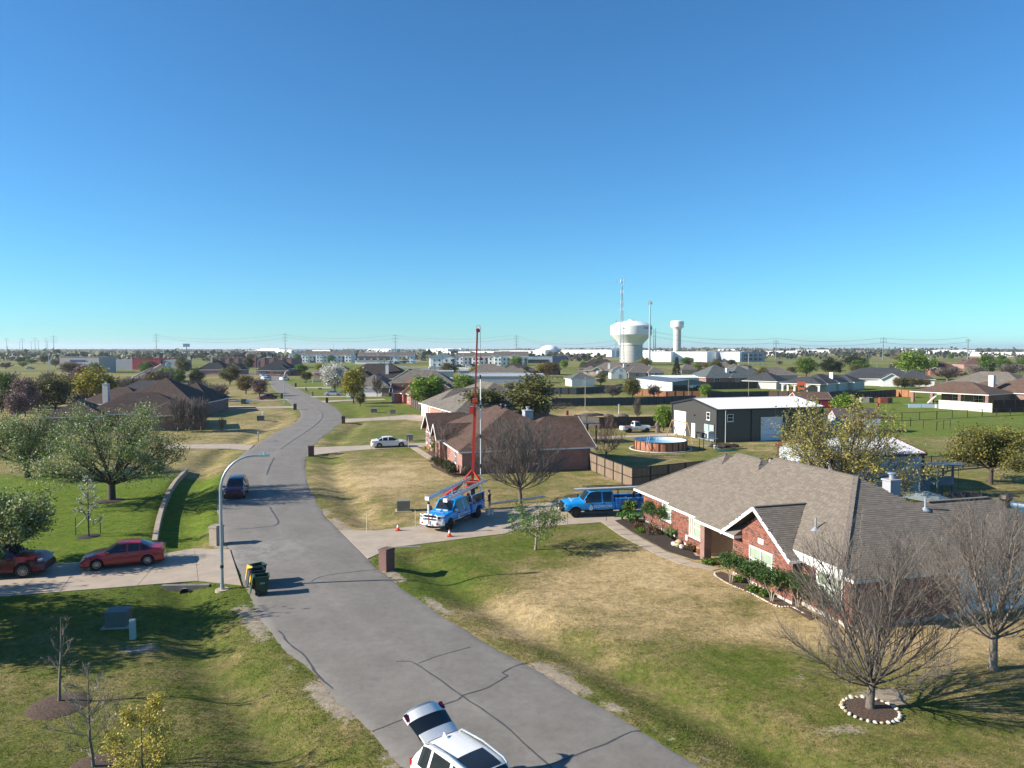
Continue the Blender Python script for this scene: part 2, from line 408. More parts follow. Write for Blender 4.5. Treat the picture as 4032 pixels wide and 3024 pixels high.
GX, GY = np.meshgrid(gx, gy); GZv = gz_np(GX.ravel(), GY.ravel())
nx, ny = len(gx), len(gy)
idx = np.arange(nx*ny).reshape(ny, nx)
gfaces = np.stack([idx[:-1,:-1], idx[:-1,1:], idx[1:,1:], idx[1:,:-1]], -1).reshape(-1,4)
def vnoise(X, Y, s, seed=0):
    """value noise"""
    rng = np.random.RandomState(seed); T = rng.rand(256, 256)
    x = X/s; y = Y/s; xi = np.floor(x).astype(int); yi = np.floor(y).astype(int); fx = x-xi; fy = y-yi
    fx = fx*fx*(3-2*fx); fy = fy*fy*(3-2*fy)
    a = T[yi%256, xi%256]; b = T[yi%256, (xi+1)%256]; c = T[(yi+1)%256, xi%256]; e = T[(yi+1)%256, (xi+1)%256]
    return (a*(1-fx)+b*fx)*(1-fy) + (c*(1-fx)+e*fx)*fy
def zones(X, Y):
    """dry, bare, lush in 0..1: where the turf is dormant, worn or freshly green"""
    n1 = vnoise(X, Y, 9, 1); n2 = vnoise(X, Y, 3.1, 2); n3 = vnoise(X, Y, 1.2, 3); n4 = vnoise(X, Y, 40, 4)
    nn = .42*n1 + .33*n2 + .33*n3 - .04
    inside = in_poly(X, Y, ROADPOLY)
    dR = poly_dist(X, Y, RRs); dL = poly_dist(X, Y, RLs); d = np.minimum(dR, dL)
    def bl(c, rx, ry): return np.exp(-(((X-c.x)/rx)**2 + ((Y-c.y)/ry)**2))
    dry = .42 + .75*(nn-.5)
    dry += .50*bl(G(2420,2330), 6.5, 5.5) + .42*bl(G(2560,2200), 4.5, 4.5) + .38*bl(G(2900,2480), 6, 2.5) + .42*bl(G(3700,2500), 8, 3) + .3*bl(G(2000,2420), 3, 3)
    dry -= .42*bl(G(2080,2180), 5, 4.5) + .55*bl(G(1620,2290), 4.5, 5) + .22*bl(G(2760,2560), 5, 3) + .20*bl(G(2900,2800), 10, 5)
    dry += .38*bl(G(1560,1900), 6, 13) + .1*bl(G(1700,2000), 6, 8)                                  # brown-roof lawn
    left = X < np.interp(Y, [20,30,40,50,60,75,100,135,200,350], [-4,-8,-14,-18.5,-22,-27,-34,-38,-66,-112])
    lush = np.where(left & (Y > 45) & (Y < 78), 1.0, 0)*sstep(78-Y, 0, 4)*sstep(-X, 20, 24)
    dry = np.where(left & (Y < 36), .24 + .5*(nn-.5) + .12*bl(G(200,2650), 8, 6), dry)
    dry = np.where(left & (Y >= 36) & (Y < 46), .12 + .5*(nn-.5), dry)
    dry = np.where(left & (Y > 78) & (Y < 260), .55 + .5*(nn-.5), dry)
    dry = np.where((~left) & (Y > 108), .34 + .7*(nn-.5) + .3*bl(G(2330,1630), 8, 9) + .3*bl(G(2480,1640), 12, 5), dry)
    dry = np.where((Y > 60) & (Y < 120) & (X > 10), .40 + .7*(nn-.5), dry)
    lush = np.maximum(lush, np.where((X > 55) & (Y > 110) & (Y < 260), .55, 0))
    lush = np.maximum(lush, np.where((~left) & (Y > 150) & (Y < 330) & (X < -20), .35, 0))
    dry = np.where(Y > 420, .3 + .5*(n4-.5) + .22*(vnoise(X, Y*3, 160, 9)-.5) + .28*sstep(X, 150, 700)*sstep(Y, 700, 1400), dry)
    dry = dry*(1-.85*lush)
    # worn strip and gravel along the road edge
    edge = np.exp(-((d-.45)/.5)**2)*sstep(n2 + .5*n3, .55, .95)*np.where(Y < 60, 1, .35)
    edge2 = np.exp(-((d-1.4)/.5)**2)*sstep(n1*.6+n3*.5, .62, .8)*np.where((Y < 34) & ~left, .9, .25)
    bare = np.maximum(edge, edge2)
    for c, rx, ry, a in ((G(540,2545),1.2,.8,1),(G(430,2570),.5,.4,.9),(G(330,2490),1.1,.3,.8),(G(930,2400),1.6,1.5,.75),(G(3500,2745),1.8,.8,1),(G(3620,2790),1.2,.7,.9),(G(3330,2870),1.3,.6,.7),(G(3150,2660),.8,.6,.6),(G(2290,1640),6,5,.8),(G(2700,1690),5,1.5,.5),(G(2930,1755),2.5,1.2,.7),(G(2380,1880),1.5,.8,.6)):
        bare = np.maximum(bare, a*bl(c, rx, ry)*sstep(.5*n2+.6*n3, .25, .7))
    return np.clip(dry,0,1), np.clip(bare,0,1), np.clip(lush,0,1)
def ground_material(nm='lawn', blade=False):
    m, nt, bs = nt_new(nm); bs.inputs['Roughness'].default_value = .95; bs.inputs['Specular IOR Level'].default_value = .12
    geo = N(nt, 'ShaderNodeNewGeometry').outputs['Position']
    a = N(nt, 'ShaderNodeVertexColor'); a.layer_name = 'Zone'
    sep = N(nt, 'ShaderNodeSeparateColor'); nt.links.new(a.outputs[0], sep.inputs[0])
    f1 = fbm(nt, .55, 6, .68, geo); f2 = fbm(nt, 5.5, 5, .75, geo); f3 = fbm(nt, 26, 3, .8, geo)
    def math_(op, x, y):
        q = N(nt, 'ShaderNodeMath', operation=op)
        for i, v in enumerate((x, y)):
            if hasattr(v, 'node'): nt.links.new(v, q.inputs[i])
            else: q.inputs[i].default_value = v
        return q.outputs[0]
    s = math_('ADD', sep.outputs[0], math_('MULTIPLY', math_('SUBTRACT', f1, .5), 1.05))
    s = math_('ADD', s, math_('MULTIPLY', math_('SUBTRACT', f2, .5), 1.15))
    col = ramp(nt, s, [(.0,(.100,.140,.022)), (.22,(.140,.160,.034)), (.42,(.205,.182,.066)), (.62,(.325,.255,.118)), (.85,(.46,.345,.178)), (1.0,(.52,.40,.22))])
    col = mixc(nt, math_('MULTIPLY', sep.outputs[2], .8), col, ramp(nt, math_('ADD', f2, math_('SUBTRACT', f1, .5)), [(.3,(.095,.160,.014)), (.55,(.145,.205,.022)), (.8,(.21,.22,.042))]))
    b = math_('ADD', math_('ADD', sep.outputs[1], math_('MULTIPLY', math_('SUBTRACT', f2, .5), 1.5)), math_('MULTIPLY', math_('SUBTRACT', f1, .5), 1.0))
    dirt = ramp(nt, f3, [(.25,(.24,.19,.135)), (.6,(.40,.335,.25)), (.85,(.52,.46,.37))])
    col = mixc(nt, ramp(nt, b, [(.46,(0,0,0)), (.64,(1,1,1))]), col, dirt)
    g = ramp(nt, f3, [(.25,(.70,)*3), (.5,(1.02,)*3), (.8,(1.32,)*3)])
    col = mixc(nt, 1.0, col, g, 'MULTIPLY'); f4 = fbm(nt, 2.1, 9, .78, geo)
    col = mixc(nt, 1.0, col, ramp(nt, f4, [(.34,(.58,.60,.56)), (.5,(1,1,1)), (.66,(1.3,1.25,1.15))]), 'MULTIPLY')
    nt.links.new(col, bs.inputs['Base Color'])
    if blade:
        tr = N(nt, 'ShaderNodeBsdfTranslucent'); nt.links.new(col, tr.inputs[0]); mx = N(nt, 'ShaderNodeMixShader'); mx.inputs[0].default_value = .45
        nt.links.new(bs.outputs[0], mx.inputs[1]); nt.links.new(tr.outputs[0], mx.inputs[2]); nt.links.new(mx.outputs[0], nt.nodes['Material Output'].inputs[0]); return m
    h = math_('ADD', math_('MULTIPLY', f2, .5), f3); bump(nt, bs, h, .75, .09)
    return m
M_lawn = ground_material(); M_blade = ground_material('turf_blade', True)
me = np_mesh('ground', np.stack([GX.ravel(), GY.ravel(), GZv], 1), gfaces, M_lawn)
zr, zb_, zl = zones(GX.ravel(), GY.ravel())
ca = me.color_attributes.new('Zone', 'FLOAT_COLOR', 'POINT')
ca.data.foreach_set('color', np.stack([zr, zb_, zl, np.ones_like(zr)], 1).astype(np.float32).ravel())
me.polygons.foreach_set('use_smooth', [True]*len(me.polygons))
tag(link(bpy.data.objects.new('ground', me)), 'patchy green and dormant tan lawns and fields', kind='structure')
# ---- asphalt road
def asphalt():
    m, nt, bs = nt_new('asphalt'); bs.inputs['Roughness'].default_value = .9; bs.inputs['Specular IOR Level'].default_value = .3
    geo = N(nt, 'ShaderNodeNewGeometry').outputs['Position']
    f1 = fbm(nt, .35, 5, .65, geo); f2 = fbm(nt, 2.5, 5, .7, geo, .6); f3 = fbm(nt, 60, 2, .8, geo)
    c = ramp(nt, f1, [(.3,(.175,.160,.138)), (.7,(.225,.207,.182))])
    c = mixc(nt, 1, c, ramp(nt, f2, [(.28,(.82,)*3), (.55,(1,)*3), (.8,(1.10,)*3)]), 'MULTIPLY')
    c = mixc(nt, 1, c, ramp(nt, f3, [(.25,(.75,)*3), (.75,(1.25,)*3)]), 'MULTIPLY')
    wr_ = N(nt, 'ShaderNodeVertexColor'); wr_.layer_name = 'Wear'; c = mixc(nt, ramp(nt, fbm(nt, .8, 4, .6, geo), [(.3,(.35,)*3),(.65,(1,)*3)]), c, mixc(nt, 1.0, c, wr_.outputs[0], 'MULTIPLY'))
    f5 = fbm(nt, 1.1, 6, .8, geo, 1.5); c = mixc(nt, ramp(nt, f5, [(.62,(0,0,0)),(.72,(.4,)*3)]), c, (.10,.092,.082))
    # pale dust tracked out of the driveway
    v = N(nt, 'ShaderNodeVectorMath', operation='DISTANCE'); nt.links.new(geo, v.inputs[0]); v.inputs[1].default_value = tuple(G(1030,2170))
    mm = N(nt, 'ShaderNodeMapRange'); nt.links.new(v.outputs['Value'], mm.inputs[0]); mm.inputs[1].default_value = 4.5; mm.inputs[2].default_value = .6
    q = N(nt, 'ShaderNodeMath', operation='MULTIPLY'); nt.links.new(mm.outputs[0], q.inputs[0]); nt.links.new(ramp(nt, fbm(nt, .9, 5, .75, geo, 1.0), [(.42,(0,0,0)), (.7,(.75,)*3)]), q.inputs[1])
    c = mixc(nt, q.outputs[0], c, (.36,.34,.31))
    nt.links.new(c, bs.inputs['Base Color']); bump(nt, bs, f3, .35, .01)
    return m
M_asph = asphalt()
TT = [.02]+[k/16 for k in range(1,16)]+[.98]; nS = 260; A = resample(RLC, nS); B = resample(RRC, nS); mbr = MB(); rows = []
# pair points so that cross-sections stay square to the road
dB = np.linalg.norm(A[:,None]-B[None], axis=2); j = np.maximum.accumulate(dB.argmin(1)); j[0] = 0; j[-1] = nS-1
for i in range(nS):
    a, b = A[i], B[j[i]]; w = (b-a); L = np.linalg.norm(w)
    jit = .07*math.sin(i*1.7)+.05*math.sin(i*.61+2)
    rows.append([(*(a - w/L*(.05+jit)), -.03)] + [(*(a + w*t), .05*(1-(2*t-1)**2)) for t in TT] + [(*(b + w/L*(.05-jit)), -.03)])
vs = [p for r in rows for p in r]; k = len(TT)+2
fs = [(i*k+q, i*k+q+1, (i+1)*k+q+1, (i+1)*k+q) for i in range(nS-1) for q in range(k-1)]
mbr.add(vs, fs); road = mbr.build('road', M_asph, smooth=True)
wa = road.data.color_attributes.new('Wear', 'FLOAT_COLOR', 'POINT'); wv = [1]+[1+.09*math.exp(-((t-.5)/.035)**2)-.07*sum(math.exp(-((t-q)/.07)**2) for q in (.17,.36,.64,.83))+.05*math.exp(-(min(t,1-t)/.05)**2) for t in TT]+[1]
wa.data.foreach_set('color', np.repeat(np.tile(np.array(wv, np.float32), nS)[:,None], 4, axis=1).ravel()); tag(road, 'grey asphalt residential street curving away', kind='structure')
rz_ = MB(); c0 = G(1080,1481)   # cross street at the far end
rz_.add([(*G(600,1478).xy,.02),(*G(1700,1476).xy,.02),(*G(1700,1470).xy,.02),(*G(600,1471).xy,.02)], [(0,1,2,3)])
rz_.build('road', plain('asphalt_far',(.17,.157,.14),.9,var=.15,scale=.05))['kind'] = 'structure'
hw = MB(); hw.add([(*G(1490,1441).xy,.02),(*G(1720,1462).xy,.02),(*G(2150,1468).xy,.02),(*G(2150,1462).xy,.02),(*G(1780,1452).xy,.02),(*G(1560,1440).xy,.02)], [(0,1,2,3,4,5)])
hw.build('road', plain('asphalt_far',(.17,.157,.14)))['kind'] = 'structure'
# ---- tar-sealed cracks
M_tar = plain('tar_seal', (.07,.068,.066), .6, var=.2)
def road_z(p):
    iA = np.linalg.norm(A-np.array(p[:2]), axis=1); i = iA.argmin(); a, b = A[i], B[j[i]]
    t = min(1, max(0, ((p[0]-a[0])*(b-a)[0]+(p[1]-a[1])*(b-a)[1])/((b-a)@(b-a)))); return .05*(1-(2*t-1)**2)
def crack(px, w=.1):
    C = catmull([G(*p) for p in px], .35); m = MB(); rnd = random.Random(len(px)*7+int(px[0][0])); V = []
    for i in range(len(C)):
        d = C[min(i+1,len(C)-1)]-C[max(0,i-1)]; d = d/np.linalg.norm(d); n = np.array([-d[1], d[0]])*w*.5*rnd.uniform(.7,1.3); o = n*rnd.uniform(-.5,.5)
        z = road_z(C[i])+.006; V += [(*(C[i]+n+o), z), (*(C[i]-n+o), z)]
    m.add(V, [(2*i, 2*i+1, 2*i+3, 2*i+2) for i in range(len(C)-1)]); m.build('sealed_crack', M_tar, road)
za = ZM(1008,2274,2.1944); zc = ZM(2016,2274,2.1944)
def zp(x0,y0,s,L): return [(x0+a/s, y0+b/s) for a, b in L]
S = 2.1944
crack(zp(1008,2274,S,[(1210,735),(1340,738),(1480,820),(1780,1035),(2000,1180),(2212,1345),(2360,1490),(2560,1660)]), .07)
crack(zp(1008,2274,S,[(1000,1330),(1280,1230),(1610,1115),(1740,1070),(1790,1030),(2000,960),(2150,870),(2170,850),(2130,830),(2212,780),(2330,735)]), .07)
crack(zp(1008,2274,S,[(1400,752),(1560,690),(1700,650),(1850,605)]), .05)
crack(zp(2016,2274,S,[(1110,1325),(1030,1335),(820,1440),(690,1490),(420,1600),(200,1660)]), .06)
crack(zp(1008,2274,S,[(190,460),(230,490),(270,560),(430,690),(520,830),(660,960)]), .08)
crack(zp(1008,1650,S,[(480,1410),(560,1370),(800,1330),(1040,1302)]), .07)
crack(zp(1008,1650,S,[(120,765),(190,910),(0,943),(-150,955)]), .12)
crack(zp(1008,1650,S,[(92,485),(125,400),(158,335)]), .16); crack(zp(1008,1650,S,[(215,262),(330,180),(480,80),(570,0)]), .16)
crack(zp(1008,1320,4.365,[(860,1659),(1010,1560),(1110,1470),(1145,1400),(1140,1340),(1050,1260)]), .16)
crack(zp(1008,1650,S,[(-60,388),(200,388),(340,380),(425,388)]), .07)
# ---- driveways and paths, slab by slab
dl = {'far edge of left':'long pale concrete driveway under the two red cars','truck':'concrete driveway under the two blue trucks','white sedan':'concrete driveway with the white sedan on it','tan':'pale driveway leading to the white garage doors','redbrick':'driveway of the small red brick house','silver':'driveway with the silver sedan','farright':'short drive before the white blossom tree','left2':'left drive by the dark brick mailbox','left3':'drive under the distant dark red sedan','left4':'left drive behind the big pear tree','left5':'shaded drive beside the steep dark roof','barn':'pale concrete lane to the grey metal barn','front walk':'concrete front walk beside the mulch bed','brown walk':'short walk from the white sedan to the front door'}
M_joint = plain('joint_dark', (.20,.165,.13), .95, var=.2)
for nm, lb, Au, Bu in DRIVES:
    e = bpy.data.objects.new(nm, None); COL.objects.link(e); tag(e, dl[lb], kind='structure')
    base = MB(); top = .03 if lb not in ('front walk','brown walk') else .045
    for i in range(len(Au)-1):
        q = [Au[i], Au[i+1], Bu[i+1], Bu[i]]; base.prism([p.xy for p in q], -.12, top-.022)
        L = max((q[1]-q[0]).length, (q[2]-q[3]).length); n = max(1, round(L/4.2)) if lb != 'front walk' else max(1, round(L/1.6))
        if (q[0]-CAM_H*Vector((0,0,1))).length > 150: n = 1
        for s_ in range(n):
            t0, t1_ = s_/n, (s_+1)/n; g = .014/max(L/n,.5)
            P = [q[0].lerp(q[1], t0+g*(s_>0 or i>0)), q[0].lerp(q[1], t1_-g), q[3].lerp(q[2], t1_-g), q[3].lerp(q[2], t0+g*(s_>0 or i>0))]
            MB().prism([p.xy for p in P], -.1, top+.002*((i*3+s_)%3)).build('slab', M_conc, e)
    base.build('base', M_joint, e)
# culverts under the drives: headwall and pipe mouth
def culvert(p, ang, w=2.2):
    e = thing('culvert', None, None, (p.x, p.y, gz(p.x,p.y)), ang); 
    return e
M_dark = plain('pipe_dark', (.01,.01,.01), .9, var=0)
for (cx, lab, ww, dirx) in ((z5(1600,1440),'concrete culvert mouth under the red sedan driveway',2.6,(1,.05)),(z6(1300,1110),'culvert end by the right brick mailbox',1.9,(1,.12)),(z6(655,296),'culvert mouth below the white sedan driveway',2.8,(1,.1)),(z5(1960,260),'culvert mouth of the left drive past the pear tree',2.4,(1,.05))):
    a = math.atan2(dirx[1], dirx[0]); zz = -.44
    e = thing('culvert', lab, 'culvert', (cx.x, cx.y, zz), a, 'culverts under the driveways')
    h = MB(); h.add([(-ww/2,-.02,.46),(-ww/2,-.02,.1),(-.28,-.02,-.25),(.28,-.02,-.25),(ww/2,-.02,.1),(ww/2,-.02,.46),(-ww/2,.3,.46),(-ww/2,.3,.1),(-.28,.3,-.25),(.28,.3,-.25),(ww/2,.3,.1),(ww/2,.3,.46)],
          [(0,1,2,3,4,5)[::-1],(0,5,11,6),(0,6,7,1),(4,10,11,5),(1,7,8,2),(3,9,10,4)]); h.build('headwall', plain('headwall_grey',(.19,.17,.145),.9,var=.3,scale=2,bmp=.3), e)
    h = MB(); h.cyl((0,-.12,.06),(0,.25,.06), .26, n=16, caps=False); h.build('pipe', M_wall_conc, e)
    h = MB(); h.cyl((0,-.06,.06),(0,-.05,.06), .24, n=16); h.build('pipe_mouth', M_dark, e)
# ---- retaining wall
w = MB(); C = WALL_C; V = []
for i in range(len(C)):
    d = C[min(i+1,len(C)-1)]-C[max(0,i-1)]; d /= np.linalg.norm(d); n = np.array([-d[1], d[0]])*.17
    for s_ in (1,-1):
        for z in (-.75,.14): V.append((*(C[i]+n*s_), z))
F = []
for i in range(len(C)-1):
    o = i*4; F += [(o,o+4,o+5,o+1),(o+2,o+3,o+7,o+6),(o+1,o+5,o+7,o+3)]
F += [(0,1,3,2),(len(V)-4,len(V)-2,len(V)-1,len(V)-3)]
w.add(V, F); tag(w.build('retaining_wall', plain('wall_tan', (.33,.27,.20), .9, var=.25, scale=1.5, bmp=.3)), 'low curved tan concrete retaining wall along the left ditch', 'wall')
# ---- grass blades: turf near the camera
def grass(n=520000, seed=5):
    rng = np.random.RandomState(seed)
    y = 17 + (70-17)*rng.rand(n)**1.9; hw = y*.72 + 2; x = (rng.rand(n)*2-1)*hw
    d_in = in_poly(x, y, ROADPOLY); dr, ba, lu = zones(x, y)
    k = ~d_in & (ba < .45 + .25*rng.rand(n))
    for C, hwid in DR_mid[:3] + DR_mid[12:13]: k &= poly_dist(x, y, C) > hwid + .05
    for Q in KEEPOUT: k &= ~in_poly(x, y, Q)
    k &= np.minimum(poly_dist(x, y, RRs), poly_dist(x, y, RLs)) > .1
    k &= poly_dist(x, y, WALL_C) > .25
    x, y, lu = x[k], y[k], lu[k]; n = len(x); z = gz_np(x, y)
    tuft = vnoise(x, y, .55, 21)*.6 + vnoise(x, y, 2.3, 22)*.4
    h = (.018 + .03*rng.rand(n))*(.6 + .9*tuft)*(1-.25*lu); wd = .005 + .007*rng.rand(n) + y*.00022; a = rng.rand(n)*2*PI; ln = .03 + rng.rand(n)*.08
    la = a + PI/2 + (rng.rand(n)-.5)*.8      # blades lie over, seen from above
    v = np.zeros((n,3,3), np.float32)
    v[:,0] = np.stack([x-wd*np.cos(a), y-wd*np.sin(a), z-.01], 1); v[:,1] = np.stack([x+wd*np.cos(a), y+wd*np.sin(a), z-.01], 1)
    v[:,2] = np.stack([x+ln*np.cos(la), y+ln*np.sin(la), z+h], 1)
    me = np_mesh('grass', v.reshape(-1,3), np.arange(3*n).reshape(-1,3), M_blade, tri=True)
    dr, ba, lu = zones(x, y); jit = (rng.rand(n)-.5)*.5
    ca = me.color_attributes.new('Zone', 'FLOAT_COLOR', 'POINT')
    zz = np.stack([np.clip(dr+jit,0,1), ba*0, lu, np.ones(n)], 1).astype(np.float32)
    ca.data.foreach_set('color', np.repeat(zz, 3, axis=0).ravel())
    tag(link(bpy.data.objects.new('grass', me)), 'short patchy turf of the near front lawns', 'grass', kind='stuff')
KEEPOUT = []
# ================================================================ HOUSES
BR_A = brick_mat('brick_red', (.225,.075,.052), (.17,.06,.045), (.065,.048,.042))
BR_B = brick_mat('brick_pink', (.34,.12,.09), (.24,.08,.06), (.16,.07,.06))
BR_C = brick_mat('brick_rose', (.36,.15,.11), (.28,.11,.08), (.2,.1,.08))
BR_D = brick_mat('brick_bright', (.36,.05,.03), (.28,.04,.028), (.2,.05,.04))
BR_P = brick_mat('brick_pale', (.50,.40,.33), (.42,.33,.27), (.35,.28,.24))
BR_W = brick_mat('stone_white', (.58,.55,.50), (.46,.44,.40), (.38,.36,.33), (.5,.48,.44), .5, .25)
SH_tan = shingle_mat('shingle_tan', (.235,.195,.158)); SH_brn = shingle_mat('shingle_brown', (.135,.085,.062))
SH_drk = shingle_mat('shingle_dark', (.045,.036,.034)); SH_gry = shingle_mat('shingle_grey', (.105,.12,.12))
SH_chr = shingle_mat('shingle_charcoal', (.058,.062,.066)); SH_tau = shingle_mat('shingle_taupe', (.165,.145,.12))
SH_rdb = shingle_mat('shingle_redbrown', (.135,.07,.055)); SH_blk = shingle_mat('shingle_black', (.022,.027,.03))
SH_umb = shingle_mat('shingle_umber', (.10,.062,.046))
M_siding = plain('siding_white', (.66,.66,.63), .6, var=.06)
M_garage = plain('garage_door', (.70,.66,.58), .55, var=.05)
def block(x0, x1, y0, y1, e=2.55, s=.5, r='x', h='hh', wall=True, oh=.5, th=.17):
    return dict(x0=x0, x1=x1, y0=y0, y1=y1, e=e, s=s, r=r, h=h, wall=wall, oh=oh, th=th)
def roof_pts(b):
    x0,x1,y0,y1,e,s = b['x0'],b['x1'],b['y0'],b['y1'],b['e'],b['s']
    if b['r'] == 'x':
        D = (y1-y0)/2; z = e+s*D; ym = (y0+y1)/2; i0 = D if b['h'][0]=='h' else 0; i1 = D if b['h'][1]=='h' else 0
        L = x1-x0
        if i0+i1 > L: k = L/(i0+i1); i0 *= k; i1 *= k
        return [(x0,y0,e),(x1,y0,e),(x1,y1,e),(x0,y1,e)], (x0+i0,ym,z), (x1-i1,ym,z)
    D = (x1-x0)/2; z = e+s*D; xm = (x0+x1)/2; i0 = D if b['h'][0]=='h' else 0; i1 = D if b['h'][1]=='h' else 0
    L = y1-y0
    if i0+i1 > L: k = L/(i0+i1); i0 *= k; i1 *= k
    return [(x0,y0,e),(x1,y0,e),(x1,y1,e),(x0,y1,e)], (xm,y0+i0,z), (xm,y1-i1,z)
def build_block(root, b, roofm, wallm, trim=M_trim, bargeb=True):
    E, r0, r1 = roof_pts(b); m = MB()
    F = [(0,1,5,4),(2,3,4,5)] if b['r'] == 'x' else [(1,2,5,4),(3,0,4,5)]
    if b['h'][0] == 'h' or not bargeb: F.append((3,0,4) if b['r'] == 'x' else (0,1,4))
    if b['h'][1] == 'h' or not bargeb: F.append((1,2,5) if b['r'] == 'x' else (2,3,5))
    m.add(E+[r0,r1], F)
    m.build('roof', roofm, root)
    t = b['th']; f = MB(); x0,x1,y0,y1,e = b['x0'],b['x1'],b['y0'],b['y1'],b['e']
    g0, g1 = (b['h'][0] == 'g' and bargeb), (b['h'][1] == 'g' and bargeb); X = b['r'] == 'x'
    FF = [(0,4,5,1),(1,5,6,2),(2,6,7,3),(3,7,4,0)]; skip = ([3] if X else [0]) if g0 else []; skip += ([1] if X else [2]) if g1 else []
    f.add([(x0,y0,e-.004),(x1,y0,e-.004),(x1,y1,e-.004),(x0,y1,e-.004),(x0,y0,e-t),(x1,y0,e-t),(x1,y1,e-t),(x0,y1,e-t)], [q for k_, q in enumerate(FF) if k_ not in skip])
    i0, i1 = (b['oh']+.02)*g0, (b['oh']+.02)*g1; bx0, bx1, by0, by1 = (x0+i0, x1-i1, y0, y1) if X else (x0, x1, y0+i0, y1-i1)
    f.add([(bx0,by0,e-t),(bx0,by1,e-t),(bx1,by1,e-t),(bx1,by0,e-t)], [(0,1,2,3)])
    # barge boards on gable ends
    def barge(a, c, out):
        a = Vector(a); c = Vector(c); f.bar(a+Vector(out)*.03-Vector((0,0,.10)), c+Vector(out)*.03-Vector((0,0,.10)), .05, .19)
    if b['h'][0] == 'g' and bargeb:
        if b['r']=='x': barge(E[0],r0,(-1,0,0)); barge(E[3],r0,(-1,0,0))
        else: barge(E[0],r0,(0,-1,0)); barge(E[1],r0,(0,-1,0))
    if b['h'][1] == 'g' and bargeb:
        if b['r']=='x': barge(E[1],r1,(1,0,0)); barge(E[2],r1,(1,0,0))
        else: barge(E[3],r1,(0,1,0)); barge(E[2],r1,(0,1,0))
    f.build('fascia', trim, root)
    if b['wall']:
        o = b['oh']; w = MB(); a0,a1,c0,c1 = x0+o,x1-o,y0+o,y1-o; zt = e-.02
        w.add([(a0,c0,0),(a1,c0,0),(a1,c1,0),(a0,c1,0),(a0,c0,zt),(a1,c0,zt),(a1,c1,zt),(a0,c1,zt)], [(0,1,5,4),(1,2,6,5),(2,3,7,6),(3,0,4,7)])
        for k in (0,1):
            if b['h'][k] == 'g':
                zr = r0[2]-.08
                if b['r']=='x':
                    xx = (a0,a1)[k]; w.add([(xx,c0,zt),(xx,c1,zt),(xx,(c0+c1)/2,zr-b['s']*.02)], [(0,1,2) if k==1 else (1,0,2)])
                else:
                    yy = (c0,c1)[k]; w.add([(a0,yy,zt),(a1,yy,zt),((a0+a1)/2,yy,zr)], [(0,1,2) if k==0 else (1,0,2)])
        w.build('wall', wallm, root)
def opening(root, p, n, w, h, kind='window', glass=None, frame=None, cols=1, name=None, rows=2):
    """p: bottom centre on the wall, n: outward axis '-x' '+x' '-y' '+y' in the house frame"""
    e = bpy.data.objects.new(name or kind, None); link(e, root); e.location = p
    e.rotation_euler = (0,0,{'-y':0,'+x':PI/2,'+y':PI,'-x':-PI/2}[n])
    if kind == 'window':
        f = MB(); t = .07
        for s in (-1,1): f.box((s*(w/2-t/2),-.03,h/2),(t,.08,h))
        f.box((0,-.03,t/2),(w-2*t,.08,t)); f.box((0,-.03,h-t/2),(w-2*t,.08,t))
        for c in range(1, cols): f.box((-w/2+w*c/cols,-.03,h/2),(.07,.07,h-2*t))
        if rows > 1: f.box((0,-.025,h/2),(w-2*t,.06,.05))
        f.build('frame', frame or M_white, e)
        for c in range(cols):
            cw = w/cols; g = MB(); g.box((-w/2+cw*(c+.5),-.008,h/2),(cw-.09,.02,h-.1)); g.build('pane', glass or M_glassw, e)
        f = MB(); f.box((0,-.05,-.04),(w+.12,.12,.06)); f.build('sill', frame or M_white, e)
    elif kind == 'garage_door':
        rws = 4
        for k in range(rws):
            f = MB(); f.box((0,-.02,h*(k+.5)/rws),(w-.04,.05,h/rws-.025)); f.build('panel', frame or M_garage, e)
        f = MB(); f.box((-w/2-.05,-.01,h/2),(.1,.08,h)); f.box((w/2+.05,-.01,h/2),(.1,.08,h)); f.box((0,-.01,h+.06),(w+.2,.08,.12)); f.build('frame', M_trim, e)
    else:
        f = MB(); f.box((0,-.02,h/2),(w,.05,h)); f.build('leaf', frame or M_white, e)
        f = MB(); f.box((w*.38,-.06,h*.48),(.05,.04,.05)); f.build('handle', M_steel_d, e)
    return e
def chimney(root, x, y, z0, z1, w=.9, d=1.1, mat=None, cap=True):
    m = MB(); m.box((x,y,(z0+z1)/2),(w,d,z1-z0)); m.box((x,y,z1+.05),(w+.12,d+.12,.1)); c = m.build('chimney', mat or M_siding, root)
    if cap:
        k = MB(); k.cyl((x,y,z1+.1),(x,y,z1+.42),.16,n=12); k.cyl((x,y,z1+.42),(x,y,z1+.5),.26,n=12); k.build('flue_cap', M_galv, c)
def house(label, O, ang, blocks, roofm, wallm, cat='house', name='house', z=None, group=None, wallms=None, trim=M_trim):
    root = thing(name, label, cat, (O[0], O[1], z if z is not None else 0.0), math.radians(ang), group)
    for k, b in enumerate(blocks):
        b['e'] += .004*k; b['x0'] += .007*k; b['y0'] += .006*k; b['x1'] += .005*k; b['y1'] += .005*k
        build_block(root, b, roofm, wallms[k] if wallms else wallm, trim)
    return root
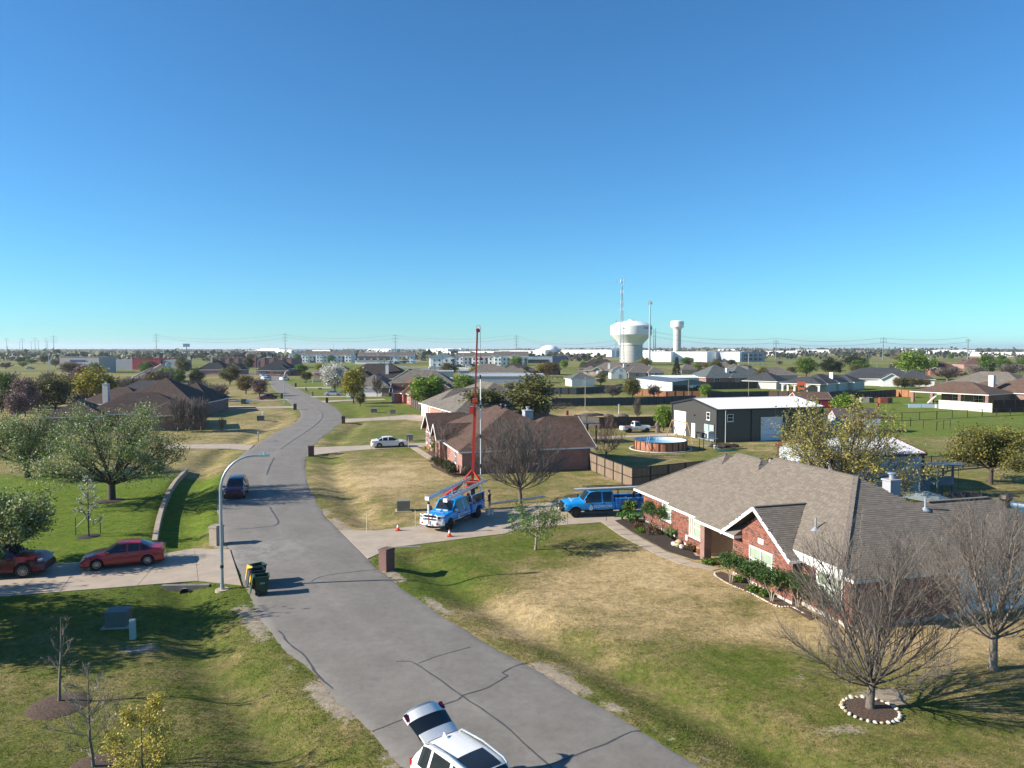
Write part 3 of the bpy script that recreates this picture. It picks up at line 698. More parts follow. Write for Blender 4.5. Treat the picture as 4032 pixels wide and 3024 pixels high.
# ---------------------------------------------------------------- A: red brick house with the tan shingle roof
OA = Vector((10.12,55.93,0)); AA = math.radians(-73.9); RA = Matrix.Rotation(AA, 3, 'Z')
hA = thing('brick_house', 'near red brick ranch house with tan hip roof and white front gable', 'house', (OA.x,OA.y,0), AA)
def wA(x, y, z): return RA @ Vector((x,y,z)) + OA
blA = [block(-.45,9,-.65,9.5,s=.61,wall=False), block(5.75,14,-1.08,9.9,s=.61,h='gh',wall=False), block(9.95,14.4,-1.45,10.35,s=.61,h='gg',wall=False), block(13.2,22.5,-.86,9.76,e=2.91,s=.61,h='gh',wall=False,th=.42), block(15.2,23.13,-.75,15.6,s=.61,r='y',wall=False)]
gabA = block(13.05,19.45,-1.45,5.2,e=2.5,s=.66,r='y',h='gg',wall=False)
M_deck = plain('roof_deck', (.165,.14,.113), .95, var=.15)
for k, b in enumerate(blA+[gabA]): b['e'] += .004*k
for b in blA+[gabA]: build_block(hA, b, M_deck, None, M_white, b is gabA)
def roofz(b, x, y):
    if not (b['x0'] <= x <= b['x1'] and b['y0'] <= y <= b['y1']): return -1
    E, r0, r1 = roof_pts(b); d = [y-b['y0'], b['y1']-y] if b['r']=='x' else [x-b['x0'], b['x1']-x]
    if b['r']=='x':
        if b['h'][0]=='h': d.append(x-b['x0'])
        if b['h'][1]=='h': d.append(b['x1']-x)
    else:
        if b['h'][0]=='h': d.append(y-b['y0'])
        if b['h'][1]=='h': d.append(b['y1']-y)
    return b['e'] + b['s']*min(d)
# shingles laid course by course on the planes that can be seen
M_shA = plain('shingle_pieces', (.2,.17,.14), .95, var=.22, scale=30, attr=True, spec=.2)
rnd = random.Random(11)
def shingle_list():
    out = []
    def plane(b, side, u0, u1, depth, allb):
        s = b['s']; ex = .143; L = math.sqrt(1+s*s); n = int(depth*L/ex)
        for r in range(n):
            d = (r+.5)*ex/L; off = rnd.random()*.3; q = int((u1-u0)/.31)+2
            for c in range(q):
                u = u0 + off + c*.31 - .3
                if side=='-y': x, y = u, b['y0']+d
                elif side=='+x': x, y = b['x1']-d, u
                elif side=='-x': x, y = b['x0']+d, u
                z = roofz(b, x, y)
                if z < 0 or abs(z-(b['e']+s*d)) > .012: continue
                if any(o is not b and roofz(o, x, y) > z+.01 for o in allb): continue
                out.append((x, y, z, side, s))
    allb = blA+[gabA]
    plane(blA[0],'-y',-.4,9,5,allb); plane(blA[1],'-y',5.8,14,5.4,allb); plane(blA[2],'-y',10,14.4,5.9,allb); plane(blA[3],'-y',13.2,23,5.3,allb); plane(blA[3],'+x',-.8,9.8,5.3,allb); plane(blA[4],'+x',-.7,15.6,3.9,allb)
    plane(gabA,'+x',-1.4,5.2,3.15,allb); plane(gabA,'-x',-1.4,5.2,3.15,allb)
    return out
SHL = shingle_list()
shcol = [(.190,.162,.130),(.172,.147,.118),(.208,.178,.144),(.160,.138,.112),(.182,.153,.124),(.200,.172,.140)]
def shingle_verts(w=.300, h=.150, t=.016): # in plane coordinates: a along the eave, b up the slope, c normal
    return [(-w/2,-h/2,t),(w/2,-h/2,t),(w/2,h/2,.003),(-w/2,h/2,.003),(-w/2,-h/2,-.004),(w/2,-h/2,-.004)], [(0,1,2,3),(4,5,1,0),(4,0,3),(5,2,1)]
sv, sf = shingle_verts()
SHM = []
for c in shcol: SHM.append(MB().add(sv, sf, c).mesh('shingle', M_shA, uv=False))
camL = RA.inverted() @ (Vector((0,0,CAM_H)) - OA)
SHL.sort(key=lambda q: (Vector(q[:3])-camL).length)
joined = MB()
for k, (x,y,z,side,s) in enumerate(SHL):
    L = math.sqrt(1+s*s); A_ = {'-y':Vector((1,0,0)),'+x':Vector((0,1,0)),'-x':Vector((0,-1,0))}[side]
    B_ = {'-y':Vector((0,1,s)),'+x':Vector((-1,0,s)),'-x':Vector((1,0,s))}[side]/L; C_ = A_.cross(B_)
    M = Matrix((A_,B_,C_)).transposed(); ci = rnd.choice([0,0,1,1,2,3,4,5]); P = Vector((x,y,z+.006))
    if k < 300:
        o = bpy.data.objects.new('shingle', SHM[ci]); link(o, hA); o.matrix_local = Matrix.Translation(P) @ M.to_4x4()
    else: joined.add([M @ Vector(v) + P for v in sv], sf, shcol[ci])
joined.build('shingles', M_shA, hA, uv=False)['kind'] = 'stuff'
# walls: mortar body with bricks standing proud
M_mortar = plain('mortar', (.40,.31,.25), .95, var=.12)
M_brkA = plain('brick_pieces', (.3,.1,.07), .9, var=.2, scale=12, attr=True, spec=.2)
foot = [(0,0),(6.1,0),(6.1,-.4),(9.75,-.4),(9.75,1.7),(13.55,1.7),(13.55,-.9),(18.95,-.9),(18.95,-.35),(22.6,-.35),(22.6,15.1),(15.7,15.1),(15.7,9.2),(0,9.2)]
w = MB(); n = len(foot); w.add([(x,y,.16) for x,y in foot]+[(x,y,2.42) for x,y in foot], [(i,(i+1)%n,n+(i+1)%n,n+i) for i in range(n)])
w.add([(13.55,-.9,2.42),(18.95,-.9,2.42),(16.25,-.9,4.28)], [(0,1,2)]); wallA = w.build('wall', M_mortar, hA)
sl_ = MB(); sl_.add([(x-.01 if x<10 else x+.01,y-.02 if y<5 else y+.02,-.2) for x,y in foot]+[(x-.01 if x<10 else x+.01,y-.02 if y<5 else y+.02,.17) for x,y in foot], [(i,(i+1)%n,n+(i+1)%n,n+i) for i in range(n)]+[tuple(range(n,2*n))])
sl_.build('foundation', M_conc2, hA)
WIN_A = [('a',3.1,4.45,.95,2.28),('b',7.65,9.55,.88,2.28),('g',15.2,17.35,.85,2.2),('r',20.15,22.0,.85,2.25)]
brc = [(.235,.082,.056),(.20,.068,.048),(.27,.105,.072),(.17,.060,.046),(.062,.048,.042),(.095,.060,.050),(.225,.085,.06)]
bricks = []   # (x, y, z, axis, solder)
def brick_wall(p0, p1, ztop, holes, zt_fn=None):
    p0 = Vector(p0); p1 = Vector(p1); d = p1-p0; L = d.length; X = d/L; nrm = Vector((X.y,-X.x))
    rws = int((ztop-.18)/.077)
    for r in range(rws):
        z = .20 + .077*(r+.5)
        u = -.1 if r % 2 else 0.0
        while u < L-.02:
            a, b = max(u,.0), min(u+.205, L); uc = (a+b)/2; u += .215
            if b-a < .06: continue
            q = p0 + X*uc
            if zt_fn and z > zt_fn(uc)-.05: continue
            if any(h0-.06 < q.x < h1+.06 and z0-.16 < z < z1+.24 for _, h0, h1, z0, z1 in holes): continue
            bricks.append((q.x+nrm.x*.006, q.y+nrm.y*.006, z, math.atan2(X.y,X.x), 0, b-a-.010))
    for _, h0, h1, z0, z1 in holes:      # soldier courses above and below
        q0 = h0-.12; 
        while q0 < h1+.12:
            for zc in (z1+.125, z0-.17): bricks.append((q0+.035, p0.y+nrm.y*.006, zc, 0, 1, .2))
            q0 += .076
brick_wall((0,0),(6.1,0),2.4,WIN_A[:1]); brick_wall((6.1,0),(6.1,-.4),2.4,[]); brick_wall((6.1,-.4),(9.75,-.4),2.4,WIN_A[1:2])
brick_wall((13.55,-.9),(18.95,-.9),4.2,WIN_A[2:3], lambda u: 2.42+.689*min(u, 5.4-u)); brick_wall((18.95,-.9),(18.95,-.35),2.4,[]); brick_wall((18.95,-.35),(22.6,-.35),2.4,WIN_A[3:4])
brick_wall((22.6,-.35),(22.6,9.5),2.4,[]); brick_wall((13.55,1.7),(13.55,-.9),2.4,[])
bricks.sort(key=lambda q: (Vector(q[:3])-camL).length)
def brick_geo(w, sold):
    a, h = (w, .067) if not sold else (.066, .195)
    a /= 2; h /= 2; t = .006
    return [(-a,-t,-h),(a,-t,-h),(a,-t,h),(-a,-t,h),(-a,t,-h),(a,t,-h),(a,t,h),(-a,t,h)], [(0,1,2,3),(1,5,6,2),(4,0,3,7),(3,2,6,7),(4,5,1,0)]
BMS = {(c,s): MB().add(*brick_geo(.195,s), brc[c]).mesh('brick', M_brkA, uv=False) for c in range(len(brc)) for s in (0,1)}
jb = MB(); nb = 0
# the 300 bricks that show largest: those of the sunlit front gable and side
for k, (x,y,z,a,sd_,wd) in enumerate(bricks):
    c = rnd.choices(range(len(brc)), (4,4,3,3,2.2,1.6,3))[0]
    if nb < 300 and wd > .19 and a < .1 and a > -.1 and 13.5 < x < 19 and (z > 1.2):
        o = bpy.data.objects.new('brick', BMS[(c,sd_)]); link(o, wallA); o.location = (x,y,z); o.rotation_euler = (0,0,a); nb += 1
    else:
        R = Matrix.Rotation(a, 3, 'Z'); vs, fs = brick_geo(wd, sd_); jb.add([R @ Vector(v) + Vector((x,y,z)) for v in vs], fs, brc[c])
jb.build('bricks', M_brkA, wallA, uv=False)['kind'] = 'stuff'
for x, y, s in ((10.4,-.85,.5),(12.6,.1,.5)):
    m = MB(); m.box((x,y,1.22),(s,s,2.44)); m.build('porch_pillar', BR_A, hA)
opening(hA,(3.78,0,.95),'-y',1.35,1.33,glass=M_glassb); opening(hA,(8.85,-.4,.88),'-y',1.35,1.4,glass=M_glassb,cols=1); opening(hA,(7.85,-.4,.88),'-y',.35,1.4,glass=M_glassb)
opening(hA,(16.28,-.9,.85),'-y',2.1,1.35,glass=M_glassb,cols=2); opening(hA,(21.1,-.35,.85),'-y',1.85,1.4,glass=M_glassb,cols=2)
opening(hA,(22.6,8.5,.1),'+x',4.8,2.1,kind='garage_door',frame=M_white); opening(hA,(11.6,1.7,.1),'-y',1.0,2.05,kind='door',frame=plain('door_dark',(.05,.03,.025),.5))
m = MB(); m.box((16.22,-.915,2.66),(.5,.04,.3)); pq = m.build('house_number_plaque', plain('plaque', (.75,.70,.60), .6, var=.05), hA)
m = MB(); m.box((7.35,-.43,.62),(.24,.1,.34)); m.build('meter_box', M_white, hA)
chm = plain('chimney_grey', (.33,.34,.36), .6, var=.06)
cpos = RA.inverted() @ (G(3024+1065/2.194,1650+640/2.194,4.2) - OA)
chimney(hA, cpos.x, cpos.y, 3.0, 5.0, .68, .78, chm)
for px, py, zz in ((3024+415/2.194,1650+745/2.194,5.1),(3024+1358/2.194,1650+780/2.194,4.7)):
    q = RA.inverted() @ (G(px,py,zz) - OA); zb0 = max(roofz(b,q.x,q.y) for b in blA+[gabA]); 
    m = MB(); m.cyl((q.x,q.y,zb0-.1),(q.x,q.y,zb0+.62),.055,n=10); vp = m.build('vent_pipe', M_galv, hA)
    m = MB(); m.cyl((q.x,q.y,zb0-.06),(q.x,q.y,zb0+.12),.26,.08,n=12); m.build('flashing', M_galv, vp)
for u_, v_ in ((8.0,5.6),(15.2,6.0),(19.8,12.2)):
    zb0 = max(roofz(b,u_,v_) for b in blA); m = MB(); m.cyl((u_,v_,zb0-.1),(u_,v_,zb0+.35),.2,n=14); m.lathe([(.26,.3),(.34,.42),(.26,.62),(.05,.68)],14,(u_,v_,zb0)); m.build('roof_turbine', plain('turbine_brown',(.06,.045,.04),.5,.5), hA)
# ridge caps
m = MB()
for b in blA[:4]:
    E, r0, r1 = roof_pts(b); m.bar(Vector(r0)+Vector((0,0,.01)), Vector(r1)+Vector((0,0,.01)), .26, .05)
E, r0, r1 = roof_pts(blA[3]); m.bar(Vector(r1)+Vector((0,0,.01)), Vector(E[1])+Vector((0,0,.01)), .26, .05)
E, r0, r1 = roof_pts(blA[0]); m.bar(Vector(r0)+Vector((0,0,.01)), Vector(E[0])+Vector((0,0,.01)), .26, .05)
E, r0, r1 = roof_pts(blA[4]); r0 = (r0[0],7.4,r0[2]); m.bar(Vector(r0)+Vector((0,0,.01)), Vector(r1)+Vector((0,0,.01)), .26, .05)
E, r0, r1 = roof_pts(gabA); m.bar(Vector(r0)+Vector((0,0,.01)), Vector(r1)+Vector((0,0,.01)), .22, .04)
m.build('ridge_cap', plain('ridge_shingle', (.17,.14,.115), .95, var=.25, scale=6), hA)
KEEPOUT.append([tuple((wA(x,y,0)).xy) for x,y in foot])
# ---------------------------------------------------------------- B: brown roof house behind the derrick
hB = house('brown roofed pink brick house with two front gables behind the red derrick', (-5.22,76.96), 15.8,
  [block(-.55,14.4,-.5,20.5,s=.5,r='y',e=2.5), block(5,14.9,-.62,11,s=.5,h='hg',e=2.5), block(-.75,8,16.2,23.4,s=.66,h='gh',e=2.5), block(-1.4,7,8.0,12.0,s=.85,h='gh',e=2.75)], SH_umb, BR_B)
for x, y, w_, h_ in ((-.06,3.2,1.0,1.5),(-.27,18.3,.9,1.5),(-.27,21.2,.9,1.5)): opening(hB,(x if x<-.1 else -.07,y,.75),'-x',w_,h_)
opening(hB,(8.6,-.02,.9),'-y',1.6,1.4,glass=M_glass); opening(hB,(-.93,9.9,.1),'-x',1.0,2.1,kind='door',frame=plain('door_brown',(.08,.03,.02),.5))
chimney(hB, 9.2, 6.6, 4.4, 6.0, 1.0, 1.2, plain('chimney_blue', (.32,.34,.38), .6))
for x, y in ((6.7,9.0),(6.9,7.6)): m = MB(); m.cyl((x,y,6.0),(x,y,6.5),.18,n=12); m.lathe([(.2,.5),(.28,.62),(.2,.78)],12,(x,y,5.95)); m.build('roof_turbine', M_steel_d, hB)
# patio cover behind B
pc = thing('patio_cover', 'dark green flat patio cover on brown posts beside the brown roofed house', 'patio cover', tuple(G(1650+1700/2.602,1550+500/2.602)), math.radians(15.8))
m = MB(); M_ = Matrix.Rotation(math.radians(-4),3,'X'); m.box((-.6,.8,2.65),(4.6,4.2,.12),0,None,M_); m.build('roof', plain('patio_roof',(.05,.065,.062),.5,var=.1), pc)
for x, y in ((-2.6,-1),(1.3,-1),(1.3,2.4),(-2.6,2.4)): m = MB(); m.box((x,y,1.28),(.22,.22,2.56)); m.build('post', plain('post_brown',(.045,.028,.02),.8), pc)
# ---------------------------------------------------------------- C: tan roof with white garage doors
hC = house('tan roofed house with two white garage doors facing the long driveway', (-18.58,145.4), -68.4,
  [block(0,11,0,16,s=.55,r='y'), block(-5,19,3.6,20.5,s=.5), block(7,24.6,-.2,11.5,s=.5)], SH_tau, BR_C)
opening(hC,(3.0,.5,0),'-y',4.6,2.15,kind='garage_door'); opening(hC,(8.3,.5,0),'-y',3.4,2.15,kind='garage_door')
opening(hC,(16,.3,.8),'-y',1.6,1.4); opening(hC,(20,.3,.8),'-y',1.2,1.4); opening(hC,(24.1,4,.8),'+x',1.6,1.3)
# ---------------------------------------------------------------- D: bright red brick
hD = house('small bright red brick house with brown roof and white gable trim', (-31.8,190.5), -70,
  [block(0,15.5,0,11,s=.62), block(8.2,13.4,-1.6,6,s=.85,r='y',h='gh'), block(14,20.5,.8,13,s=.55,r='y')], SH_rdb, BR_D)
opening(hD,(4,.5,.6),'-y',2.0,1.6,cols=2); opening(hD,(10.8,-1.1,.5),'-y',1.0,1.8); opening(hD,(17.2,1.3,.6),'-y',1.2,1.7,cols=2)
# ---------------------------------------------------------------- E, F: grey brown gabled houses behind the yellow tree
hE = house('grey brown roofed house with white double garage door behind the yellow tree', (-45,205), 0,
  [block(0,11,0,14,s=.62,r='y',h='hg'), block(8,30,2,17,s=.6), block(20,28,-4,10,s=.6,r='y',h='gh')], SH_tau, plain('wall_taupe',(.22,.18,.15),.85,var=.1))
opening(hE,(6,.5,0),'-y',5,2.2,kind='garage_door',frame=M_white)
hF = house('larger dark taupe house whose roof shows behind the white blossom tree', (-62,262), 0,
  [block(0,26,0,17,s=.62), block(20,31,-5,9,s=.62,r='y',h='gh'), block(4,13,-4,8,s=.7,r='y',h='hh')], SH_drk, BR_C)
chimney(hF, 17, 3, 3, 7.2, 1.1, 1.1, M_siding)
hJ = house('small tan roofed brick house left of the white blossom tree', (-88.5,326), 0, [block(0,11,0,12,s=.6,r='y'), block(5,16,4,16,s=.55)], SH_tau, BR_C)
hI = house('black roofed brick house at the far end of the street', (-126,356), 0, [block(0,19,4,20,s=.62), block(8.5,18,-.8,11,s=.62,r='y',h='hh')], SH_blk, BR_A)
opening(hI,(3,4.5,.6),'-y',1.3,1.7); opening(hI,(13,-.3,.6),'-y',1.4,1.7)
hI2 = house('dark slate roofed house beside the maroon shop', (-160,372), 0, [block(0,15,0,14,s=.72,r='y'), block(8,22,3,15,s=.6)], SH_blk, BR_C); chimney(hI2, 6, 5, 4, 8.6, .9, .9, BR_P)
hH = house('grey brown roofed house with stepped hips on the left', (-152,300), -62, [block(0,22,0,15,s=.62), block(16,28,-3,10,s=.55), block(22,34,-2,8,s=.5)], SH_tau, BR_C); chimney(hH, 4, 10, 4, 7.2, 1.2, 1.2, M_siding)
# ---------------------------------------------------------------- G: steep dark brown roofs behind the pear trees
SH_left = shingle_mat('shingle_left_shade',(.072,.050,.042))  # dark brown deepened, putting the shade on these slopes into the colour
hG = house('steep dark brown roofed house behind the big white pear tree', (-76,140), 3,
  [block(-2,15.5,-.4,15.6,s=.56,r='y'), block(-9,5,2,14,s=.5), block(5,15.2,8,21,s=.56)], SH_left, BR_A)
chimney(hG, -2.2, 1.6, 2, 6.4, 1.0, .95, plain('chimney_pale',(.50,.46,.44),.7), True); opening(hG,(6,.1,.8),'-y',1.4,1.4,glass=M_glass)
for x, y in ((3.2,3.2),(9.4,3.4)): m = MB(); m.cyl((x,y,3.8),(x,y,4.7),.06,n=8); m.build('vent_pipe', M_galv, hG)
hG2 = house('lower brown roofed house with a front hip left of the steep dark roof', (-73.5,114), 22,
  [block(0,9,0,12,s=.5,r='y'), block(5,22,2.5,15,s=.5), block(14,24,-3,6,s=.45)], SH_left, BR_A)
# ---------------------------------------------------------------- far centre and right
hK = house('white garage with grey hip roof and small porch in the middle yards', (20.9,257.1), 12, [block(-.4,9,-.4,8.6,s=.5,e=2.6)], SH_gry, M_siding, cat='garage', name='garage')
m = MB(); m.box((9.2,1.2,2.7),(3.2,2.2,.1)); m.build('porch_roof', M_siding, hK); opening(hK,(4.3,.1,0),'-y',1,2.1,kind='door')
hK2 = house('tan roofed stone house with white gable porch behind the white garage', (34.6,362), -8,
  [block(0,8,3,15,s=.55,r='y'), block(4,24,5,19,s=.55), block(4.5,10,1,8,s=.62,r='y',h='gh'), block(17,25,2,13,s=.55,r='y')], SH_tau, BR_P); chimney(hK2,13,6,3,5.6,1.1,1,M_siding)
opening(hK2,(2.5,3.5,.7),'-y',1.2,1.5); opening(hK2,(7.3,1.5,.1),'-y',1.2,2.3,kind='door')
hK3 = house('dark brown hipped house behind the tan stone one', (36,405), -8, [block(0,24,0,16,s=.6)], SH_drk, BR_C)
hK4 = house('taupe roofed pale brick house with stepped hips and a tall chimney', (52,331), 8, [block(-4,16,0,14,s=.6), block(9,17,-2,10,s=.6,r='y'), block(0,9,-1,10,s=.6,r='y')], SH_tau, BR_P); chimney(hK4,0,5,3,6.2,.9,.9,M_siding)
opening(hK4,(4.5,-.5,.7),'-y',1.6,1.5,cols=2); opening(hK4,(13,-1.5,.7),'-y',1.4,1.5)
hK5 = house('red brown brick house behind the tall evergreen', (60,410), 4, [block(0,13,0,12,s=.45,h='gg')], SH_rdb, BR_A)
hK6 = house('small taupe roofed pink brick garage between trees', (87,378), 10, [block(0,9.5,0,9,s=.62)], SH_tau, BR_P, cat='garage', name='garage'); opening(hK6,(5.6,.5,0),'-y',3.6,2.1,kind='garage_door',frame=BR_P)
hK7 = house('grey roofed red brick house with white chimney behind the dark fence', (79.5,274), 14,
  [block(-8,8,0,15,s=.6), block(2,16,-.3,13,s=.62,r='y'), block(9,20,2,13,s=.6)], SH_gry, BR_A); chimney(hK7,2.6,3,2.5,5.8,1.1,1.0,M_white,False)
opening(hK7,(5.3,.25,.8),'-y',1.6,1.4); opening(hK7,(-3,.5,.1),'-y',2.2,2.1,glass=M_glass,cols=2)
hK8 = house('pale roofed house at the edge of the far yards beside an oak', (100,300), 5, [block(0,18,0,12,s=.5)], SH_tau, BR_P)
def stone_house():
    root = house('charcoal roofed white stone house with arched patio and orange playset', (84,228), -44,
      [block(-.6,12,-.6,9,s=.42,wall=False,e=2.6), block(1,12.4,4,20,s=.46,r='y',e=2.6), block(2,13,12,26,s=.44,r='y',e=2.6), block(5,14.6,20,31,s=.44,r='y',e=2.6)], SH_chr, BR_W)
    for x, y in ((.1,.1),(.1,4),(3.9,.1),(7.7,.1),(11.3,.1)):
        m = MB(); m.box((x,y,1.25),(.6,.6,2.5)); m.build('porch_pillar', BR_W, root)
    for x0 in (.1,3.9,7.7):    # arches
        m = MB(); pts = []
        for k in range(9):
            a = PI*k/8; pts.append((x0+1.8-1.5*math.cos(a), .1, 1.75+.5*math.sin(a)))
        for p, q in zip(pts[:-1], pts[1:]): m.box(((p[0]+q[0])/2,.1,(min(p[2],q[2])+2.5)/2),(abs(q[0]-p[0])+.01,.5,2.5-min(p[2],q[2])))
        m.build('arch', BR_W, root)
    chimney(root, 9.6, 14.2, 3, 5.7, 1.0, 1.0, M_white, False); opening(root,(12,17,.8),'+x',1.3,1.5); return root
hL = stone_house()
hL2 = house('dark grey roofed white house with a steep white gable at the back', (118,262), -18, [block(0,26,3,18,s=.5), block(12,19,-2,9,s=.6,r='y',h='gh'), block(18,30,2,14,s=.55)], SH_chr, M_siding)
hL3 = house('taupe roofed pale house left of the yellow green tree', (84,300), -35, [block(0,16,0,12,s=.6), block(9,18,-3,9,s=.6,r='y',h='hh')], SH_tau, BR_P)
hL4 = house('charcoal roofed outbuilding left of the stone house', (80,247), -40, [block(-2,10,-2,10,s=.5)], SH_chr, BR_W, name='outbuilding', cat='outbuilding')
# brown house on the right edge with the brick porch
hR = house('brown roofed brick house with open brick pillared porch at right edge', (99.6,182.2), -56,
  [block(-.5,17.4,-.5,13,s=.38,wall=False,e=2.7), block(4,17.2,4.2,13.5,s=.38,e=2.7), block(9,24,12,28,s=.45,e=2.7), block(3,14,13,24,s=.42,e=2.7)], SH_brn, BR_A)
for x in (0,4.6,11.0,16.9): m = MB(); m.box((x+.0,0,1.28),(.65,.65,2.56)); m.build('porch_pillar', BR_A, hR)
chimney(hR, 12.6, 12.2, 4, 6.7, 1.15, 1.1, plain('chimney_beige',(.55,.50,.46),.8), False)
opening(hR,(8.5,4.7,.6),'-y',2.8,1.6,glass=M_glass,cols=2); opening(hR,(13,4.7,.1),'-y',2.2,2.2,glass=M_glass,cols=2); opening(hR,(23.5,15,.8),'+x',1.2,1.5)
hR2 = house('taupe roofed house behind the brown porch house', (122,212), -56, [block(0,24,0,17,s=.5), block(10,26,8,24,s=.45)], SH_tau, BR_P)
hR3 = house('maroon roofed red house with white gable trim beyond the green tree', (205,372), -10, [block(0,22,0,15,s=.55), block(5,10,-3,6,s=.6,r='y',h='gh')], SH_rdb, BR_D); chimney(hR3,7,3,3,8.2,1,1,M_white,False)
hR4 = house('far brick house with square chimney on the right', (295,480), -10, [block(0,30,0,18,s=.5)], SH_rdb, BR_C); chimney(hR4,14,8,5,9,2,2,BR_P,False)
hR5 = house('far dark red roofed house at the right edge', (318,445), -10, [block(0,30,0,18,s=.5)], SH_rdb, BR_C); chimney(hR5,2,4,3,8.5,1.6,1.6,M_white,False)
for lab, O_, w_, d_, rm, wm, an in (('brown roofed house by the blue fronted store',(-6,372),15,12,SH_drk,BR_C,0),('tan hipped house before the blue fronted store',(9,372),13,11,SH_tau,BR_C,0),('tan roofed brick house under the derrick top',(-19,330),17,13,SH_tau,BR_C,0),('tan hipped house right of the derrick',(-6,326),12,11,SH_tau,BR_C,0),
   ('low grey house among bare trees on the left',(-96,175),16,10,SH_chr,BR_C,8),('taupe roofed house beyond the pink garage',(100,372),16,12,SH_tau,BR_P,0),('small brown house by the water tower fence',(102,420),14,10,SH_umb,BR_B,0)):
    house(lab, O_, an, [block(0,w_,0,d_,s=.58), block(w_*.5,w_*1.15,-2,d_*.7,s=.58,r='y')], rm, wm)
# ================================================================ METAL BARN AND SHEDS
M_barnw = plain('barn_wall', (.075,.074,.069), .45, .2, var=.06, scale=.5)
M_barnt = plain('barn_trim', (.018,.018,.026), .45, var=.1)
M_roofw = plain('roof_white_metal', (.50,.51,.53), .38, .15, var=.05, scale=.4)
def rib_panel(w, h, ribs=3, rr=.022, mat=None, name='wall_panel'):
    """panel in its x-z plane, outward -y"""
    m = MB(); m.box((0,0,h/2),(w,.03,h))
    for k in range(ribs):
        x = -w/2 + w*(k+.5)/ribs; m.box((x,-.015-rr/2,h/2),(w/ribs*.22,rr,h-.004))
    return m.mesh(name, mat)
def metal_building(label, O, ang, L, W, e, s, wallm, roofm, trimm, name='metal_barn', cat='barn', pan=.92, doors=(), group=None):
    root = thing(name, label, cat, (O[0],O[1],0), math.radians(ang), group)
    cache = {}
    def put(x, y, rz, w, h, par=root, z=0.0, mat=wallm, nm='wall_panel'):
        key = (round(w,3), round(h,2), mat.name)
        if key not in cache: cache[key] = rib_panel(w, h, 3, .022, mat, nm)
        o = bpy.data.objects.new(nm, cache[key]); link(o, par); o.location = (x,y,z); o.rotation_euler = (0,0,rz)
    n = max(1, round(L/pan)); w = L/n
    for k in range(n):
        put((k+.5)*w, 0, 0, w, e); put((k+.5)*w, W, PI, w, e)
    n = max(2, round(W/pan)); w = W/n
    for k in range(n):
        yc = (k+.5)*w; h = e + s*min(yc, W-yc); put(0, yc, -PI/2, w, h-.05); put(L, yc, PI/2, w, h-.05)
    # roof
    D = W/2+.25; sl_len = D*math.sqrt(1+s*s); n = max(1, round((L+.4)/pan)); w = (L+.4)/n
    pm = MB(); pm.box((0,0,sl_len/2),(w-.006,.03,sl_len))
    for k in range(3): pm.box((-w/2+w*(k+.5)/3,-.045,sl_len/2),(.07,.07,sl_len-.003))
    rm = pm.mesh('roof_panel', roofm); zt = e + s*W/2 + .04
    for k in range(n):
        for sd_ in (0,1):
            o = bpy.data.objects.new('roof_panel', rm); link(o, root)
            x = -.2+(k+.5)*w; th = math.atan(s)
            # panel z axis runs from eave up to ridge
            if sd_ == 0: M = Matrix((Vector((1,0,0)), Vector((0,math.sin(th),-math.cos(th))), Vector((0,math.cos(th),math.sin(th))))).transposed(); loc = (x, W/2-D, zt-s*D)
            else: M = Matrix((Vector((-1,0,0)), Vector((0,-math.sin(th),-math.cos(th))), Vector((0,-math.cos(th),math.sin(th))))).transposed(); loc = (x, W/2+D, zt-s*D)
            o.matrix_local = Matrix.Translation(loc) @ M.to_4x4()
    t = MB(); zt += .03
    for x in (-.22, L+.22):
        t.bar((x,W/2-D,zt-s*D-.06),(x,W/2,zt-.06),.06,.26); t.bar((x,W/2+D,zt-s*D-.06),(x,W/2,zt-.06),.06,.26)
    for y in (W/2-D-.03, W/2+D+.03): t.box((L/2,y,zt-s*D-.12),(L+.46,.08,.2))
    for x in (0,L):
        for y in (0,W): t.box((x+(-.03 if x==0 else .03),y+(-.03 if y==0 else .03),e/2),(.16,.16,e))
    t.build('trim', trimm, root)
    m = MB(); m.bar((-.2,W/2,zt),(L+.2,W/2,zt),.4,.05); m.build('ridge_cap', roofm, root)
    return root
C0 = Vector((28.92,103.32,0)); barn = metal_building('dark grey metal barn with white ribbed roof beside the round pool', C0, 16.7, 17.8, 12.6, 4.73, .17, M_barnw, M_roofw, M_barnt)
bd = plain('barn_door_white', (.74,.75,.77), .4, var=.04)
opening(barn,(-.05,10.1,0),'-x',3.3,3.55,kind='garage_door',frame=bd); opening(barn,(-.05,6.2,0),'-x',1.0,2.15,kind='door',frame=bd)
gd = opening(barn,(-.05,1.95,0),'-x',2.8,2.5,kind='window',glass=plain('door_glass_pale',(.30,.38,.38),.15,var=.1),frame=M_steel_d,cols=2,name='glass_garage_door',rows=2)
opening(barn,(-.05,2.1,3.05),'-x',.9,1.1,glass=M_glass); opening(barn,(2.1,-.04,2.95),'-y',1.0,1.05,glass=M_glass)
opening(barn,(9.0,-.04,0),'-y',3.4,3.3,kind='garage_door',frame=plain('door_bluewhite',(.55,.62,.70),.4,var=.05))
for x in (5.6,12.2): m = MB(); m.box((x,-.08,2.35),(.12,.12,4.6)); m.build('downspout', M_barnt, barn)
m = MB(); m.box((-.12,5.9,3.4),(.2,.3,.12)); m.build('wall_lamp', M_steel_d, barn)
